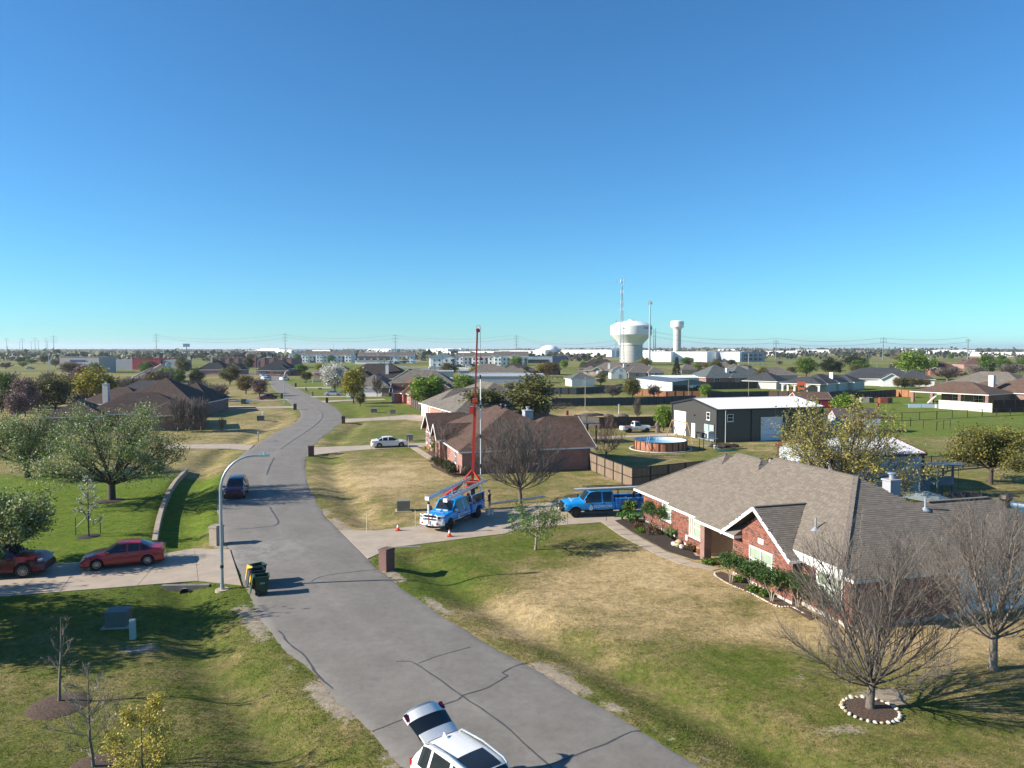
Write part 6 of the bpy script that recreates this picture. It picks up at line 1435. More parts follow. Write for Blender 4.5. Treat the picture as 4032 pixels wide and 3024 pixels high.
# far vehicles on roads and lots
for k, (px, py, m_, an, lb) in enumerate(((1512+830/4.365,1320+580/4.365,P_silver,180,'silver pickup crossing on the turning road before the apartments'),(1512+1455/4.365,1320+552/4.365,P_white,0,'white car parked in front of the right apartments'),(1512+1300/4.365,1320+540/4.365,P_grey,0,'dark car parked under the bare tree at the apartments'),(1512+1540/4.365,1320+528/4.365,P_dred,0,'red car parked at the right apartments'),(1512+220/4.365,1320+492/4.365,P_black,0,'black car under the flat carport'),(1008+970/4.365,1320+475/4.365,P_black,0,'black car at the stairwell of the long apartment block'),(1008+640/4.365,1320+450/4.365,P_white,0,'white car behind the maroon shop'),(3024+130/4.365,1320+912/4.365,P_black,10,'dark off road car under the stone house patio'),(2520+1000/4.365,1320+950/4.365,P_dred,90,'red car parked beside the machine shed'),(1512+220/4.365,1320+715/4.365,P_white,0,'white boat like car under the small black pavilion'),(860/4.365*0+115,1320+585/4.365,P_grey,0,'dark car by the clinic on the left'))):
    p = G(px, py); s_ = sedan(lb, p+Vector((0,1,.02)), an, m_, L=4.8, W=1.9, **SV)
lo = thing('lorry', 'white box lorry on the distant left highway', 'lorry', ((250-CXP)/FPX*1632,1632,8.64), PI)
m = MB(); m.box((1.5,0,2.5),(14,2.6,2.9)); m.build('trailer', M_siding, lo); m = MB(); m.box((-7.6,0,1.9),(2.6,2.4,2.8)); m.build('cab', paint('teal',(.02,.12,.14)), lo)
for x in (-7.4,-4.6,5.2,6.6): m = MB(); m.cyl((x,-1.3,.5),(x,1.3,.5),.5,n=10); m.build('wheel', M_rubber, lo)
m = MB(); m.box((0,0,1.0),(15,1,.2)); m.build('chassis', M_inner, lo)
for k, (sx, m_, lb) in enumerate(((9,P_white,'leftmost white car on the distant highway'),(83,P_silver,'silver car on the distant highway'),(125,P_white,'white car in the middle of the distant highway'),(195,P_white,'white van on the highway behind the lorry'),(212,P_silver,'small car just left of the lorry'),(332,P_white,'white car right of the lorry'),(364,P_white,'second white car right of the lorry'),(396,P_white,'third white car right of the lorry'))):
    s_ = sedan(lb, ((sx-CXP)/FPX*1628,1628,8.66), 180 if k%2 else 0, m_, L=5, W=1.9, **SV)
# ================================================================ TREES
PAL = {'pear':[(.21,.27,.07),(.27,.32,.11),(.16,.22,.045),(.42,.43,.31),(.11,.16,.03),(.18,.25,.05)], 'green':[(.09,.16,.022),(.12,.21,.03),(.06,.11,.018),(.16,.24,.04)],
 'bright':[(.15,.25,.03),(.20,.30,.04),(.10,.18,.02),(.24,.32,.06)], 'yellow':[(.32,.28,.035),(.26,.25,.03),(.40,.34,.06),(.18,.17,.03)],
 'olive':[(.12,.13,.04),(.16,.15,.05),(.08,.09,.03),(.19,.18,.06)], 'dark':[(.035,.055,.016),(.05,.075,.02),(.022,.036,.012),(.07,.09,.028)],
 'rust':[(.16,.11,.04),(.20,.14,.05),(.10,.075,.03),(.12,.12,.04)], 'white':[(.66,.64,.60),(.56,.55,.50),(.74,.72,.69),(.30,.30,.22)],
 'redbud':[(.20,.12,.13),(.15,.10,.09),(.26,.17,.19),(.11,.10,.06)], 'bud':[(.32,.27,.055),(.40,.33,.08),(.24,.22,.05),(.17,.20,.04)],
 'sapyel':[(.46,.40,.06),(.36,.32,.04),(.30,.30,.05),(.50,.36,.10)], 'fern':[(.10,.20,.03),(.14,.26,.045),(.07,.14,.02),(.18,.26,.05)],
 'shrub':[(.045,.10,.02),(.065,.13,.028),(.03,.065,.014),(.09,.15,.04)], 'hedge':[(.045,.055,.018),(.06,.07,.02),(.03,.035,.014),(.08,.085,.03)], 'drygrass':[(.13,.075,.03),(.17,.11,.05),(.09,.055,.025)],
 'bare':[(.13,.11,.095),(.10,.085,.072)], 'blossom':[(.50,.50,.42),(.38,.40,.28),(.60,.60,.54),(.16,.20,.07)], 'oldgold':[(.20,.19,.035),(.26,.23,.05),(.14,.14,.03),(.09,.10,.025)]}
def leaves(C, size, pal, rng, jit=.35, name='crown', up=.35, aspect=.62):
    """C: (n,3) leaf centres -> mesh of rhombic leaves"""
    n = len(C); nr = rng.normal(size=(n,3)); nr[:,2] = np.abs(nr[:,2])*1.0+up; nr /= np.linalg.norm(nr, axis=1)[:,None]
    t = np.cross(nr, rng.normal(size=(n,3))); t /= np.linalg.norm(t, axis=1)[:,None]; b = np.cross(nr, t)
    s = (size*(1+jit*(rng.rand(n)*2-1)))[:,None]
    V = np.stack([C-t*s, C-b*s*aspect+nr*s*.12, C+t*s, C+b*s*aspect+nr*s*.12], 1).reshape(-1,3)
    P = np.array(PAL[pal]); ci = rng.randint(0, len(P), n); col = P[ci]*(1+.3*(rng.rand(n,1)-.5))
    return np_mesh(name, V, np.arange(4*n).reshape(-1,4), M_leaf, np.clip(col,0,1))
class Skel:
    def __init__(s, seed): s.r = random.Random(seed); s.thick = []; s.thin = []; s.tips = []
    def branch(s, p, d, L, r0, r1, up=.0, wob=.12, seg=5):
        pts = [p]; rs = [r0]; d = d.normalized()
        for k in range(seg):
            d = (d + Vector((s.r.gauss(0,wob), s.r.gauss(0,wob), s.r.gauss(0,wob*.6)+up))).normalized()
            p = p + d*(L/seg); pts.append(p); rs.append(r0+(r1-r0)*(k+1)/seg)
        return pts, rs, d
def at(pts, t):
    x = t*(len(pts)-1); i = min(int(x), len(pts)-2); return pts[i].lerp(pts[i+1], x-i), (pts[i+1]-pts[i]).normalized()
def cone_dir(rnd, d, ang):
    d = d.normalized(); a = d.orthogonal().normalized(); b = d.cross(a); ph = rnd.random()*2*PI
    return d*math.cos(ang) + (a*math.cos(ph)+b*math.sin(ph))*math.sin(ang)
def skeleton(seed, H, R, th, tr, style='vase', nl=13, nsub=9, ntw=7, lean=(0,0), tw=1.0):
    """th trunk height, tr trunk radius; returns thick MB, thin MB, leaf anchor points"""
    S = Skel(seed); rnd = S.r; tk = MB(); tn = MB(); anch = []
    pts, rs, d = S.branch(Vector((0,0,-.15)), Vector((lean[0],lean[1],1)), th+.15, tr*1.12, tr*.88, .1, .03, 5)
    rs[0] *= 1.35; tk.tube(pts, rs, 9); topp = pts[-1]; hc = H-th
    for i in range(nl):
        az = i*2.39996+rnd.uniform(-.3,.3); f = (i+.5)/nl
        if style == 'vase': inc = math.radians(4+82*f**.85); L = (hc*math.cos(inc)**1.2*.5 + R*math.sin(inc))*1.02 + hc*.42*(1-f); up = .13-.02*f
        elif style == 'round': inc = math.radians(10+72*f); L = .78*(hc*.62*(1-f)+R*f+.25*hc*(1-abs(2*f-1))); up = .06
        elif style == 'spread': inc = math.radians(25+58*f); L = R*(1.08-.12*f); up = .03
        else: inc = math.radians(30+45*rnd.random()); L = R*(1.15-f*.75); up = .04
        dr = Vector((math.sin(inc)*math.cos(az), math.sin(inc)*math.sin(az), math.cos(inc)))
        if style == 'leader': zq = th*.35 + (H-th*.35)*f*.92; st = Vector((topp.x*min(1,zq/th), topp.y*min(1,zq/th), zq)); r0 = tr*.4*(1-f*.7)
        else: st = topp - Vector((0,0,th*.25*rnd.random())); r0 = tr*(.52-.22*f)*(.72 if nl > 20 else 1)
        p, r, dd = S.branch(st, dr, L, r0, r0*.25, up, .09, 6); tk.tube(p, r, 6, caps=False)
        for j in range(nsub):
            t = .22+.76*(j+rnd.random()*.8)/nsub; q, dq = at(p, t); l2 = L*(.50-.30*t)*rnd.uniform(.7,1.25)
            p2, r2, _ = S.branch(q, cone_dir(rnd, dq, math.radians(rnd.uniform(18,48)))+Vector((0,0,.15)), l2, r0*(.42-.25*t)+.006, .006*tw, up*.9, .12, 4)
            (tk if tr > .12 and j % 2 == 0 else tn).tube(p2, r2, 4, caps=False)
            anch.append(p2[-1])
            for k in range(ntw):
                t2 = .2+.78*(k+rnd.random())/ntw; q2, d2 = at(p2, t2); l3 = l2*.55*rnd.uniform(.5,1.2)+.12
                p3, r3, _ = S.branch(q2, cone_dir(rnd, d2, math.radians(rnd.uniform(15,50)))+Vector((0,0,.18)), l3, .010*tw, .0035*tw, up*.8, .14, 3)
                tn.tube(p3, r3, 3, caps=False); anch.append(p3[-1]); anch.append(p3[1])
    if style == 'leader': tk.tube([topp+Vector((0,0,(H-th)*q*.97)) for q in (-.02,.5,1)],[tr*.88,tr*.5,.012],7)
    return tk, tn, np.array([tuple(a) for a in anch])
def near_tree(name, label, loc, H, R, th, tr, kind, seed, style='vase', nl=13, nsub=9, ntw=7, leaf=0, lsize=.07, spread=.18, bark=M_bark, lean=(0,0), tw=1.0, group=None, cat='tree', twm=M_twig):
    root = thing(name, label, cat, (loc.x, loc.y, gz(loc.x,loc.y)), 0, group); rng = np.random.RandomState(seed)
    tk, tn, an = skeleton(seed, H, R, th, tr, style, nl, nsub, ntw, lean, tw)
    tk.build('trunk', bark, root, smooth=True, uv=False, angle=60)
    if leaf:
        cr = bpy.data.objects.new('crown', None); link(cr, root)
        C = an[rng.randint(0, len(an), leaf)] + rng.normal(size=(leaf,3))*spread
        link(bpy.data.objects.new('foliage', leaves(C, lsize, kind, rng)), cr); tn.build('twigs', twm, cr, uv=False)
    else: tn.build('crown', twm, root, uv=False)
    return root
L_N = G(3425,2795)
near_tree('bare_tree', 'bare vase shaped tree inside the ring of white stones', L_N, 6.1, 2.9, 1.05, .15, 'bare', 3, 'vase', 26, 15, 11, tw=.55)
near_tree('bare_tree', 'bare vase shaped tree with pale trunk at the right edge', G(3910,2640), 6.3, 3.2, 1.5, .16, 'bare', 8, 'vase', 24, 14, 11, tw=.6, bark=plain('bark_pale',(.20,.165,.13),.95,var=.4,scale=9,bmp=.5))
near_tree('bare_tree', 'bare round crowned tree between the two blue trucks', G(2016+75/2.194,1650+722/2.194), 6.7, 3.5, 1.5, .16, 'bare', 12, 'vase', 22, 15, 11, tw=1.3)
near_tree('feathery_tree', 'small feathery green tree on the lawn before the trucks', G(2016+200/2.194,1650+1132/2.194), 3.5, 2.0, 1.1, .085, 'fern', 15, 'spread', 11, 8, 6, leaf=2600, lsize=.06, spread=.14, bark=plain('bark_tan',(.25,.20,.15),.9,var=.3,scale=8), lean=(.12,0))
near_tree('pear_tree', 'big white flowering pear tree beside the curved wall', z5(965,700), 7.8, 6.1, 1.6, .32, 'pear', 21, 'spread', 17, 12, 7, leaf=24000, lsize=.078, spread=.26, bark=M_barkd, tw=1.6)
near_tree('pear_tree', 'leafy pear tree left of the big flowering pear', z5(235,505), 7.2, 4.7, 1.6, .30, 'pear', 22, 'spread', 15, 11, 7, leaf=17000, lsize=.085, spread=.28, bark=M_barkd, tw=1.6)
near_tree('pear_tree', 'dense green pear tree behind the dark red SUV', G(20,2235), 6.0, 3.2, 1.3, .2, 'pear', 23, 'round', 15, 11, 7, leaf=12000, lsize=.085, spread=.24, bark=M_barkd, tw=1.3)
near_tree('pear_tree', 'pear tree just outside the left edge whose shade crosses the road', Vector((-28.9,32.6,0)), 8.8, 5.8, 1.6, .26, 'pear', 24, 'round', 16, 12, 7, leaf=14000, lsize=.12, spread=.3, bark=M_barkd, tw=1.6)
near_tree('pear_tree', 'second pear tree outside the left edge', Vector((-38.5,35.5,0)), 8.6, 5.2, 1.6, .26, 'pear', 25, 'round', 15, 11, 7, leaf=12000, lsize=.12, spread=.3, bark=M_barkd, tw=1.6)
yp = near_tree('young_pear_tree', 'slender young pear in white blossom held by stakes', z5(770,1022), 4.3, .95, 1.6, .055, 'blossom', 27, 'leader', 16, 6, 4, leaf=900, lsize=.055, spread=.09, bark=M_barkd)
near_tree('sapling', 'thin bare sapling in the oval mulch ring at lower left', ZM(0,2274,2.194)(515,1092), 3.25, .75, 2.2, .05, 'bare', 31, 'leader', 9, 4, 3, tw=1.0, bark=plain('bark_moss',(.15,.14,.10),.95,var=.3,scale=10))
near_tree('sapling', 'twiggy bare sapling with level branches at lower left', ZM(0,2274,2.194)(812,1655), 3.3, 1.35, 1.0, .05, 'bare', 33, 'leader', 16, 5, 4, tw=1.0, bark=plain('bark_moss',(.15,.14,.10),.95), twm=plain('twig_pale',(.22,.19,.15),.9,var=.3))
near_tree('sapling', 'yellow leaved sapling rising from the bottom edge', Vector((-10.35,20.3,0)), 3.2, 1.3, .9, .04, 'sapyel', 35, 'leader', 9, 6, 4, leaf=6000, lsize=.034, spread=.085, bark=M_bark)
near_tree('budding_tree', 'wide tree with yellow brown buds behind the near brick house', Vector((28.4,63.0,0)), 6.4, 6.6, 1.3, .26, 'bud', 37, 'spread', 19, 12, 6, leaf=15000, lsize=.088, spread=.17, bark=M_bark, tw=1.8)
near_tree('oak_tree', 'round yellow green oak on the right back lawn', G(3900,1906), 6.8, 4.6, 1.7, .21, 'oldgold', 39, 'round', 19, 12, 7, leaf=17000, lsize=.10, spread=.3, bark=M_barkd, tw=1.6)
near_tree('crepe_myrtle', 'small bare crepe myrtle at the front door of the brown house', ZM(1600,1750,4.148)(640,300), 4.6, 1.6, .6, .09, 'bare', 41, 'vase', 10, 8, 6, tw=1.6, bark=plain('bark_tan',(.25,.2,.15)))
near_tree('leafy_bush', 'upright green bush by the front wall of the brown house', ZM(1600,1750,4.148)(560,160), 3.0, 1.2, .4, .06, 'green', 42, 'round', 10, 7, 5, leaf=1500, lsize=.11, spread=.2)
# ---- prototypes for the middle distance
PROTO = {}
def proto(kind, var):
    key = (kind, var)
    if key in PROTO: return PROTO[key]
    seed = (sum(ord(c) for c in kind)*31+var*17) % 9973; rng = np.random.RandomState(seed)      # tree of height 10, radius 4
    if kind == 'bare' or kind == 'bare_up':
        tk, tn, an = skeleton(seed, 10, 4.2 if kind=='bare' else 2.6, 1.6, .26, 'round' if kind=='bare' else 'vase', 17, 12, 9, tw=6.0)
        PROTO[key] = (tk.mesh('trunk', M_bark, uv=False), tn.mesh('crown', M_twig, uv=False)); return PROTO[key]
    tk, tn, an = skeleton(seed, 9, 3.4, 1.8, .24, 'round', 10, 6, 2, tw=3)
    tk.v += []; n0 = len(tk.v); tk.v += tn.v; tk.f += [tuple(i+n0 for i in f) for f in tn.f]
    m1 = tk.mesh('trunk', M_barkd, uv=False)
    if kind == 'conifer':
        C = []; 
        for k in range(1100):
            h = 1+8.9*rng.rand(); r = 3.3*(1-(h-1)/9.4)*(.55+.5*rng.rand()); a = rng.rand()*2*PI; C.append((r*math.cos(a), r*math.sin(a), h-.25*r))
        C = np.array(C); C = np.repeat(C, 3, 0)+rng.normal(size=(3300,3))*.22; pal = 'dark'; ls = .3
    else:
        nc = 110; u = rng.normal(size=(nc,3)); u /= np.linalg.norm(u, axis=1)[:,None]; rad = (.45+.55*rng.rand(nc)**.5)[:,None]
        cc_ = u*rad*np.array([3.5,3.5,3.6])*(1+.18*rng.normal(size=(nc,1)))+np.array([0,0,5.9]); cc_[:,2] = np.maximum(cc_[:,2], 2.2+.4*rng.rand(nc))
        pk = rng.randint(0, nc, 4600); C = cc_[pk]+rng.normal(size=(4600,3))*np.array([.62,.62,.5]); pal = kind; ls = .27
    PROTO[key] = (m1, leaves(C, ls, pal, rng, up=.5)); return PROTO[key]
def far_tree(label, x, y, H, R, kind, k=0, group=None, name='tree'):
    m1, m2 = proto(kind, k % 2); root = thing(name, label, 'tree', (x, y, gz(x,y) if y < 130 else 0), k*1.7, group)
    root.scale = (R/4.1, R/4.1, H/9.9); link(bpy.data.objects.new('trunk', m1), root); link(bpy.data.objects.new('crown', m2), root); return root
def ptree(label, sx, sy, ytop, hw_, kind, k=0, **kw):
    p = G(sx, sy); H = CAM_H-(ytop-HZP)*p.y/FPX; return far_tree(label, p.x, p.y, max(1.2,H), max(.5, hw_*p.y/FPX), kind, k, **kw)
for a in [
 ('bright yellow green tree behind the lower brown roof',371,1602,1455,88,'yellow',0),('bare dark tree at the left edge of the yards',40,1560,1420,40,'bare',0),('bare branching tree before the clinic',192,1545,1420,34,'bare',1),
 ('pinkish bare redbud left of the brown thicket',100,1640,1490,50,'redbud',0),('pale pink redbud near the left pear trees',70,1655,1545,45,'redbud',1),('large dark olive tree left of the yellow tree',215,1625,1478,72,'olive',0),('dark brown bare tree in the left thicket',150,1630,1495,50,'bare',0),
 ('green tree at the left edge behind the pears',12,1620,1470,34,'green',0),('olive tree behind the yellow tree',325,1530,1442,36,'olive',1),('dark green tree beside the clinic',380,1500,1424,26,'green',1),('wiry bare tree left of the steep roof',475,1570,1455,45,'bare',1),('tall bare tree by the pale chimney',525,1575,1440,42,'bare',0),
 ('orange brown tree behind the steep dark roof',605,1545,1468,45,'rust',0),('green bushy tree behind the steep roof ridge',650,1530,1444,38,'bright',0),('pale green tree right of the bushy one',702,1522,1455,28,'green',0),('dark evergreen left of the stepped hips',775,1520,1455,30,'dark',0),
 ('grey bare tree right of the steep roof ridge',720,1560,1478,48,'bare',1),('grey bare tree in the middle of the left row',800,1575,1480,50,'bare',0),('wide grey bare tree at the end of the left row',862,1580,1478,45,'bare',1),('dark green tree before the crimson store',725,1475,1415,30,'olive',0),
 ('olive tree over the far left lawn',905,1514,1442,44,'olive',1),('rust coloured tree on the far left lawn',968,1551,1478,40,'rust',1),('reddish small tree by the far dark red sedan',1022,1560,1492,34,'redbud',0),
 ('bare multi stem crepe myrtle beside the steep roof, left one',700,1702,1560,36,'bare_up',0),('bare multi stem crepe myrtle beside the steep roof, middle one',757,1703,1575,28,'bare_up',1),('bare multi stem crepe myrtle beside the steep roof, right one',792,1696,1570,34,'bare_up',0),('tiny bare sapling on the tan left lawn',873,1702,1646,11,'bare_up',1),
 ('green tree beside the far street end',1185,1478,1430,26,'green',1),('small leaning olive tree on the far right lawn',1207,1502,1462,25,'olive',0),('light green tree right of the street end',1255,1462,1432,16,'bright',1),('round green tree at the left apartments',1170,1424,1394,16,'green',0),('round green tree before the long apartment block',1305,1427,1395,17,'green',1),
 ('tree covered in white blossom above the silver sedan',1318,1546,1432,52,'white',0),('tall yellow green tree right of the white blossom',1392,1588,1450,50,'yellow',1),('small olive tree at the foot of the tall yellow green one',1418,1600,1542,22,'olive',1),('small bare tree before the white garage door',1485,1561,1478,22,'bare_up',0),
 ('big fresh green tree between the red brick and tan houses',1675,1600,1476,80,'bright',0),('fresh green tree behind the tan roof',1830,1560,1473,45,'bright',1),('wide olive tree behind the brown house ridge',1905,1668,1526,100,'olive',0),('large grey green tree behind the brown house chimney',2085,1672,1480,98,'olive',1),('grey bare tree right of the derrick top houses',2010,1560,1478,30,'bare',0),
 ('dark rust oak before the blue fronted store',2168,1476,1424,36,'rust',0),('small olive tree on the middle fence line',2068,1477,1440,16,'olive',0),('green tree left of the stone house',2220,1453,1415,18,'bright',0),('dark olive tree right of the white garage',2365,1518,1465,23,'olive',1),
 ('bare twin stem tree between the dark fences',2412,1571,1490,36,'bare',0),('bare spreading tree by the machine shed corner',2490,1568,1488,38,'olive',0),('bare tree in front of the machine shed',2575,1566,1490,34,'bare',1),('bright green bush by the machine shed front',2775,1566,1512,26,'bright',0),('tall evergreen beside the taupe house',2664,1479,1408,26,'conifer',0),
 ('bright green tree beside the pink garage',2745,1472,1428,18,'bright',1),('rusty hedge tree right of the pink garage',2800,1475,1428,36,'rust',1),('dark palm like tree over the grey roof',2880,1452,1416,22,'dark',1),('olive bush behind the grey roof',2935,1468,1436,30,'olive',0),('spreading olive oak right of the grey roofed house',3000,1510,1448,28,'olive',1),
 ('small bare tree beside the old pickup fence',2508,1650,1566,17,'bare_up',0),('bright green bush at the barn corner',2612,1696,1596,36,'bright',1),('yellow green tree behind the charcoal roof',3175,1482,1410,33,'yellow',0),('dark olive tree behind the charcoal roof',3275,1478,1412,50,'dark',0),('olive shrub tree left of the yellow green one',3118,1478,1443,24,'olive',0),
 ('bright green tree right of the metal barn',3318,1647,1550,50,'bright',0),('light green tree behind the white gable',3380,1470,1418,42,'green',0),('very dark evergreen clump on the right',3370,1448,1402,48,'dark',0),('large bright green tree on the right',3590,1495,1384,62,'bright',1),
 ('first hedge tree of the row by the white arch shed',3535,1530,1486,20,'rust',0),('second hedge tree of the row by the white arch shed',3562,1530,1486,20,'olive',1),('third hedge tree of the row by the white arch shed',3590,1528,1488,20,'rust',1),('fourth hedge tree of the row by the white arch shed',3618,1526,1490,20,'olive',0),('last hedge tree of the row by the white arch shed',3645,1524,1492,18,'rust',0),
 ('wide bare oak behind the right white shed',3730,1500,1420,70,'bare',0),('dark bare oak right of the wide bare one',3845,1482,1420,40,'bare',1),('green tree between the bare oaks on the right',3880,1478,1398,34,'green',0),('grey bare tree at the right edge',3975,1482,1408,50,'bare',0),('bare tree right edge behind the grey one',4040,1480,1412,40,'bare',1)]:
    ptree(*a)
rng = np.random.RandomState(12)
TH = sorted([(rng.rand()*340, 1545+rng.rand()*90) for _ in range(16)])+sorted([(440+rng.rand()*440, 1515+rng.rand()*60) for _ in range(10)])
for k in range(26):
    sx, sy = TH[k]; kd = ['bare','olive','bare','redbud','rust','bare'][k%6]
    ptree(ORD[k]+' tree from the left in the thicket left of the yellow tree' if k < 16 else ORD[k-16]+' grey leafless tree from the left behind the steep dark roof', sx, sy, sy-75-50*rng.rand(), 30+26*rng.rand(), kd if k < 16 else 'bare', k, group='thicket trees behind the left houses')
# scattered small trees among the houses beyond
rng = np.random.RandomState(77)
kinds = ['olive','green','bare','rust','dark','bright','olive','bare','yellow']
for k in range(90):
    Y = 330+rng.rand()**1.3*560; X = (rng.rand()*1.5-.72)*Y
    if -.42 < X/Y < .0 and Y > 420 and rng.rand() < .7: continue
    kd = kinds[rng.randint(9)]; q = X/Y; cn = {'bare':'grey leafless','dark':'dark evergreen','rust':'rust brown','bright':'bright green','yellow':'yellow green','olive':'olive','green':'mid green'}[kd]
    zn = 'on the far left fields' if q < -.5 else 'around the clinic and crimson store' if q < -.4 else 'near the maroon shop' if q < -.28 else 'by the apartments' if q < -.02 else 'left of the big water tower' if q < .13 else 'below the water towers' if q < .27 else 'in front of the right warehouses' if q < .38 else 'among the right hand houses' if q < .55 else 'near the right edge of the plain'
    far_tree(('farther ' if Y > 600 else 'nearer ')+'small '+cn+' tree '+zn, X, Y, 4+5*rng.rand(), 2.6+2.6*rng.rand(), kd, k, group='small trees scattered among the far houses')
# far-off woods and hedgerows on the plain: one mass
def far_woods():
    rng = np.random.RandomState(5); n = 5200; Y = 760+rng.rand(n)**1.6*5200; X = (rng.rand(n)*1.7-.85)*Y
    m = (vnoise(X, Y*2.2, 170, 3) > .47) | (Y > 3600); X, Y = X[m], Y[m]; n = len(X)
    zb0 = gz_np(X, Y); h = (5+6*rng.rand(n)); r = h*(.55+.4*rng.rand(n)); q = 9
    c = np.repeat(np.stack([X,Y,zb0+h*.5],1), q, 0)+rng.normal(size=(n*q,3))*np.repeat(np.stack([r*.55,r*.55,h*.22],1), q, 0); c[:,2] = np.maximum(c[:,2], .8)
    s = np.repeat(r, q)*.42; nr = rng.normal(size=(n*q,3)); nr[:,1] -= 1.0; nr[:,2] = np.abs(nr[:,2]); nr /= np.linalg.norm(nr,axis=1)[:,None]
    t = np.cross(nr, rng.normal(size=(n*q,3))); t /= np.linalg.norm(t,axis=1)[:,None]; b = np.cross(nr,t)
    V = np.stack([c-t*s[:,None], c-b*s[:,None]*.7, c+t*s[:,None], c+b*s[:,None]*.7],1).reshape(-1,3)
    P = np.array([(.05,.06,.028),(.07,.07,.04),(.04,.05,.025),(.085,.075,.055),(.06,.085,.028)]); col = np.repeat(P[rng.randint(0,5,n)], q, 0)*(1+.3*(rng.rand(n*q,1)-.5))
    tag(link(bpy.data.objects.new('woodland', np_mesh('woodland', V, np.arange(4*len(c)).reshape(-1,4), M_leaf, col))), 'far off scrub and woods merging along the horizon', 'woods', kind='stuff')
far_woods()
# ---------------------------------------------------------------- shrubs and plants by the houses
M_ptrunk = plain('shrub_trunk', (.34,.28,.22), .9, var=.25, scale=10)
def shrub(label, loc, H, R, pal='shrub', seed=1, n=1500, ls=.055, trunk=True, name='shrub', group=None, flat=.6, stems=3):
    root = thing(name, label, 'shrub', (loc.x,loc.y,gz(loc.x,loc.y)), seed, group); rng = np.random.RandomState(seed+100); rnd = random.Random(seed)
    m = MB(); hz_ = H*.55 if trunk else H*.15
    for k in range(stems):
        a = k*2.1+seed; x, y = .1*math.cos(a), .1*math.sin(a); e = (R*.55*math.cos(a), R*.55*math.sin(a), hz_+.1)
        m.tube([(x*.4,y*.4,-.05),(x*1.2,y*1.2,hz_*.45),(e[0]*.6,e[1]*.6,hz_*.8),(e[0],e[1],hz_+H*.15)],[.035,.03,.024,.012],6)
    m.build('stem', M_ptrunk, root, uv=False, smooth=True, angle=60)
    nc = 26; u = rng.normal(size=(nc,3)); u /= np.linalg.norm(u,axis=1)[:,None]; hh = (H-hz_)/2
    c = u*(.5+.5*rng.rand(nc,1))*np.array([R*.85,R*.85,hh*.85])+np.array([0,0,hz_+hh]); C = c[rng.randint(0,nc,n)]+rng.normal(size=(n,3))*R*.16
    C[:,2] = np.maximum(C[:,2], .04); link(bpy.data.objects.new('foliage', leaves(C, ls, pal, rng)), root); return root
zA = ZM(2500,1900,2.765)
SA = [('leftmost topiary shrub on the wall of the near brick house',(160,470),1.9,.75),('second topiary shrub from the left on the brick wall',(285,535),2.0,.95),('third topiary shrub on the brick wall under the window',(425,560),1.9,.8),
      ('topiary shrub beside the porch pillar with pale trunks',(1045,1098),1.75,.85),('topiary shrub left of the gable window',(1270,1185),1.65,.9),('topiary shrub below the gable window',(1490,1300),1.7,.95),('topiary shrub at the gable corner',(1770,1362),1.8,.9)]
for k, (lb, p, h, r) in enumerate(SA): shrub(lb, zA(*p), h, r, 'shrub', 3+k, 2600, .05, group='topiary shrubs along the brick wall')
shrub('low shrub under the right front window beside the bare tree', zA(1960,1480), 1.4, .9, 'hedge', 15, 1500)
for k, (lb, p, h, r, pal) in enumerate((('dry brown ornamental grass in the mulch bed',(190,560),.75,.75,'drygrass'),('second clump of dry brown grass by the walk',(30,520),.6,.5,'drygrass'),('low green perennial in the mulch bed',(60,545),.4,.35,'fern'),('purple brown perennial near the barrel planter',(620,735),.35,.6,'drygrass'),('green ground cover by the walk edge',(800,885),.25,.5,'green'),('leafy plant in the rock edged bed, left one',(1130,1085),.35,.4,'green'),('leafy plant in the rock edged bed, middle one',(1300,1200),.4,.45,'green'),('leafy plant in the rock edged bed, right one',(1420,1240),.35,.4,'green'))):
    shrub(lb, zA(*p), h, r, pal, 30+k, 800, .05, False, name='perennial_plant')
def strap_plant(label, loc, h, n, seed, pal=(.06,.15,.025), name='strap_leaf_plant'):
    root = thing(name, label, 'plant', (loc.x,loc.y,gz(loc.x,loc.y)), 0); rnd = random.Random(seed); m = MB()
    for k in range(n):
        a = rnd.random()*2*PI; l = h*rnd.uniform(.7,1.2); w_ = .035; d = Vector((math.cos(a),math.sin(a),0)); s = Vector((-d.y,d.x,0))*w_; c = tuple(x*rnd.uniform(.7,1.5) for x in pal)
        p = [Vector((0,0,0)), d*l*.3+Vector((0,0,l*.7)), d*l*.65+Vector((0,0,l*.85)), d*l*.95+Vector((0,0,l*.55))]
        m.add([p[0]-s*.6,p[0]+s*.6,p[1]-s,p[1]+s,p[2]-s*.8,p[2]+s*.8,p[3]], [(0,1,3,2),(2,3,5,4),(4,5,6)], c)
    m.build('leaves', M_leaf, root, uv=False); return root
for k, (lb, p, h) in enumerate((('strap leaved plant nearest the service truck',(-140,410),.75),('large strap leaved plant at the bed corner',(-60,440),.8),('strap leaved plant right of the bed corner',(20,425),.7),('strap leaved plant in front of the brick corner',(400,605),.8))): strap_plant(lb, zA(*p), h, 46, k+5)
shrub('tall green bush at the corner of the truck driveway', zA(-55,385), 1.5, .6, 'green', 51, 1200, .07, False, name='bush')
tb = ZM(1600,1750,4.148)
for k, (p, lb) in enumerate((((470,350),'clipped hedge ball at the left end of the brown house bed'),((560,385),'second clipped hedge ball of the brown house bed'),((650,410),'third clipped hedge ball of the brown house bed'),((700,455),'fourth clipped hedge ball of the brown house bed'),((750,500),'last clipped hedge ball of the brown house bed'),((520,200),'clipped bush by the brown house door'),((590,210),'second clipped bush by the brown house door'))):
    shrub(lb, tb(*p), 1.15, .75, 'hedge', 60+k, 1700, .055, False, name='hedge_bush', group='clipped bushes before the brown house')
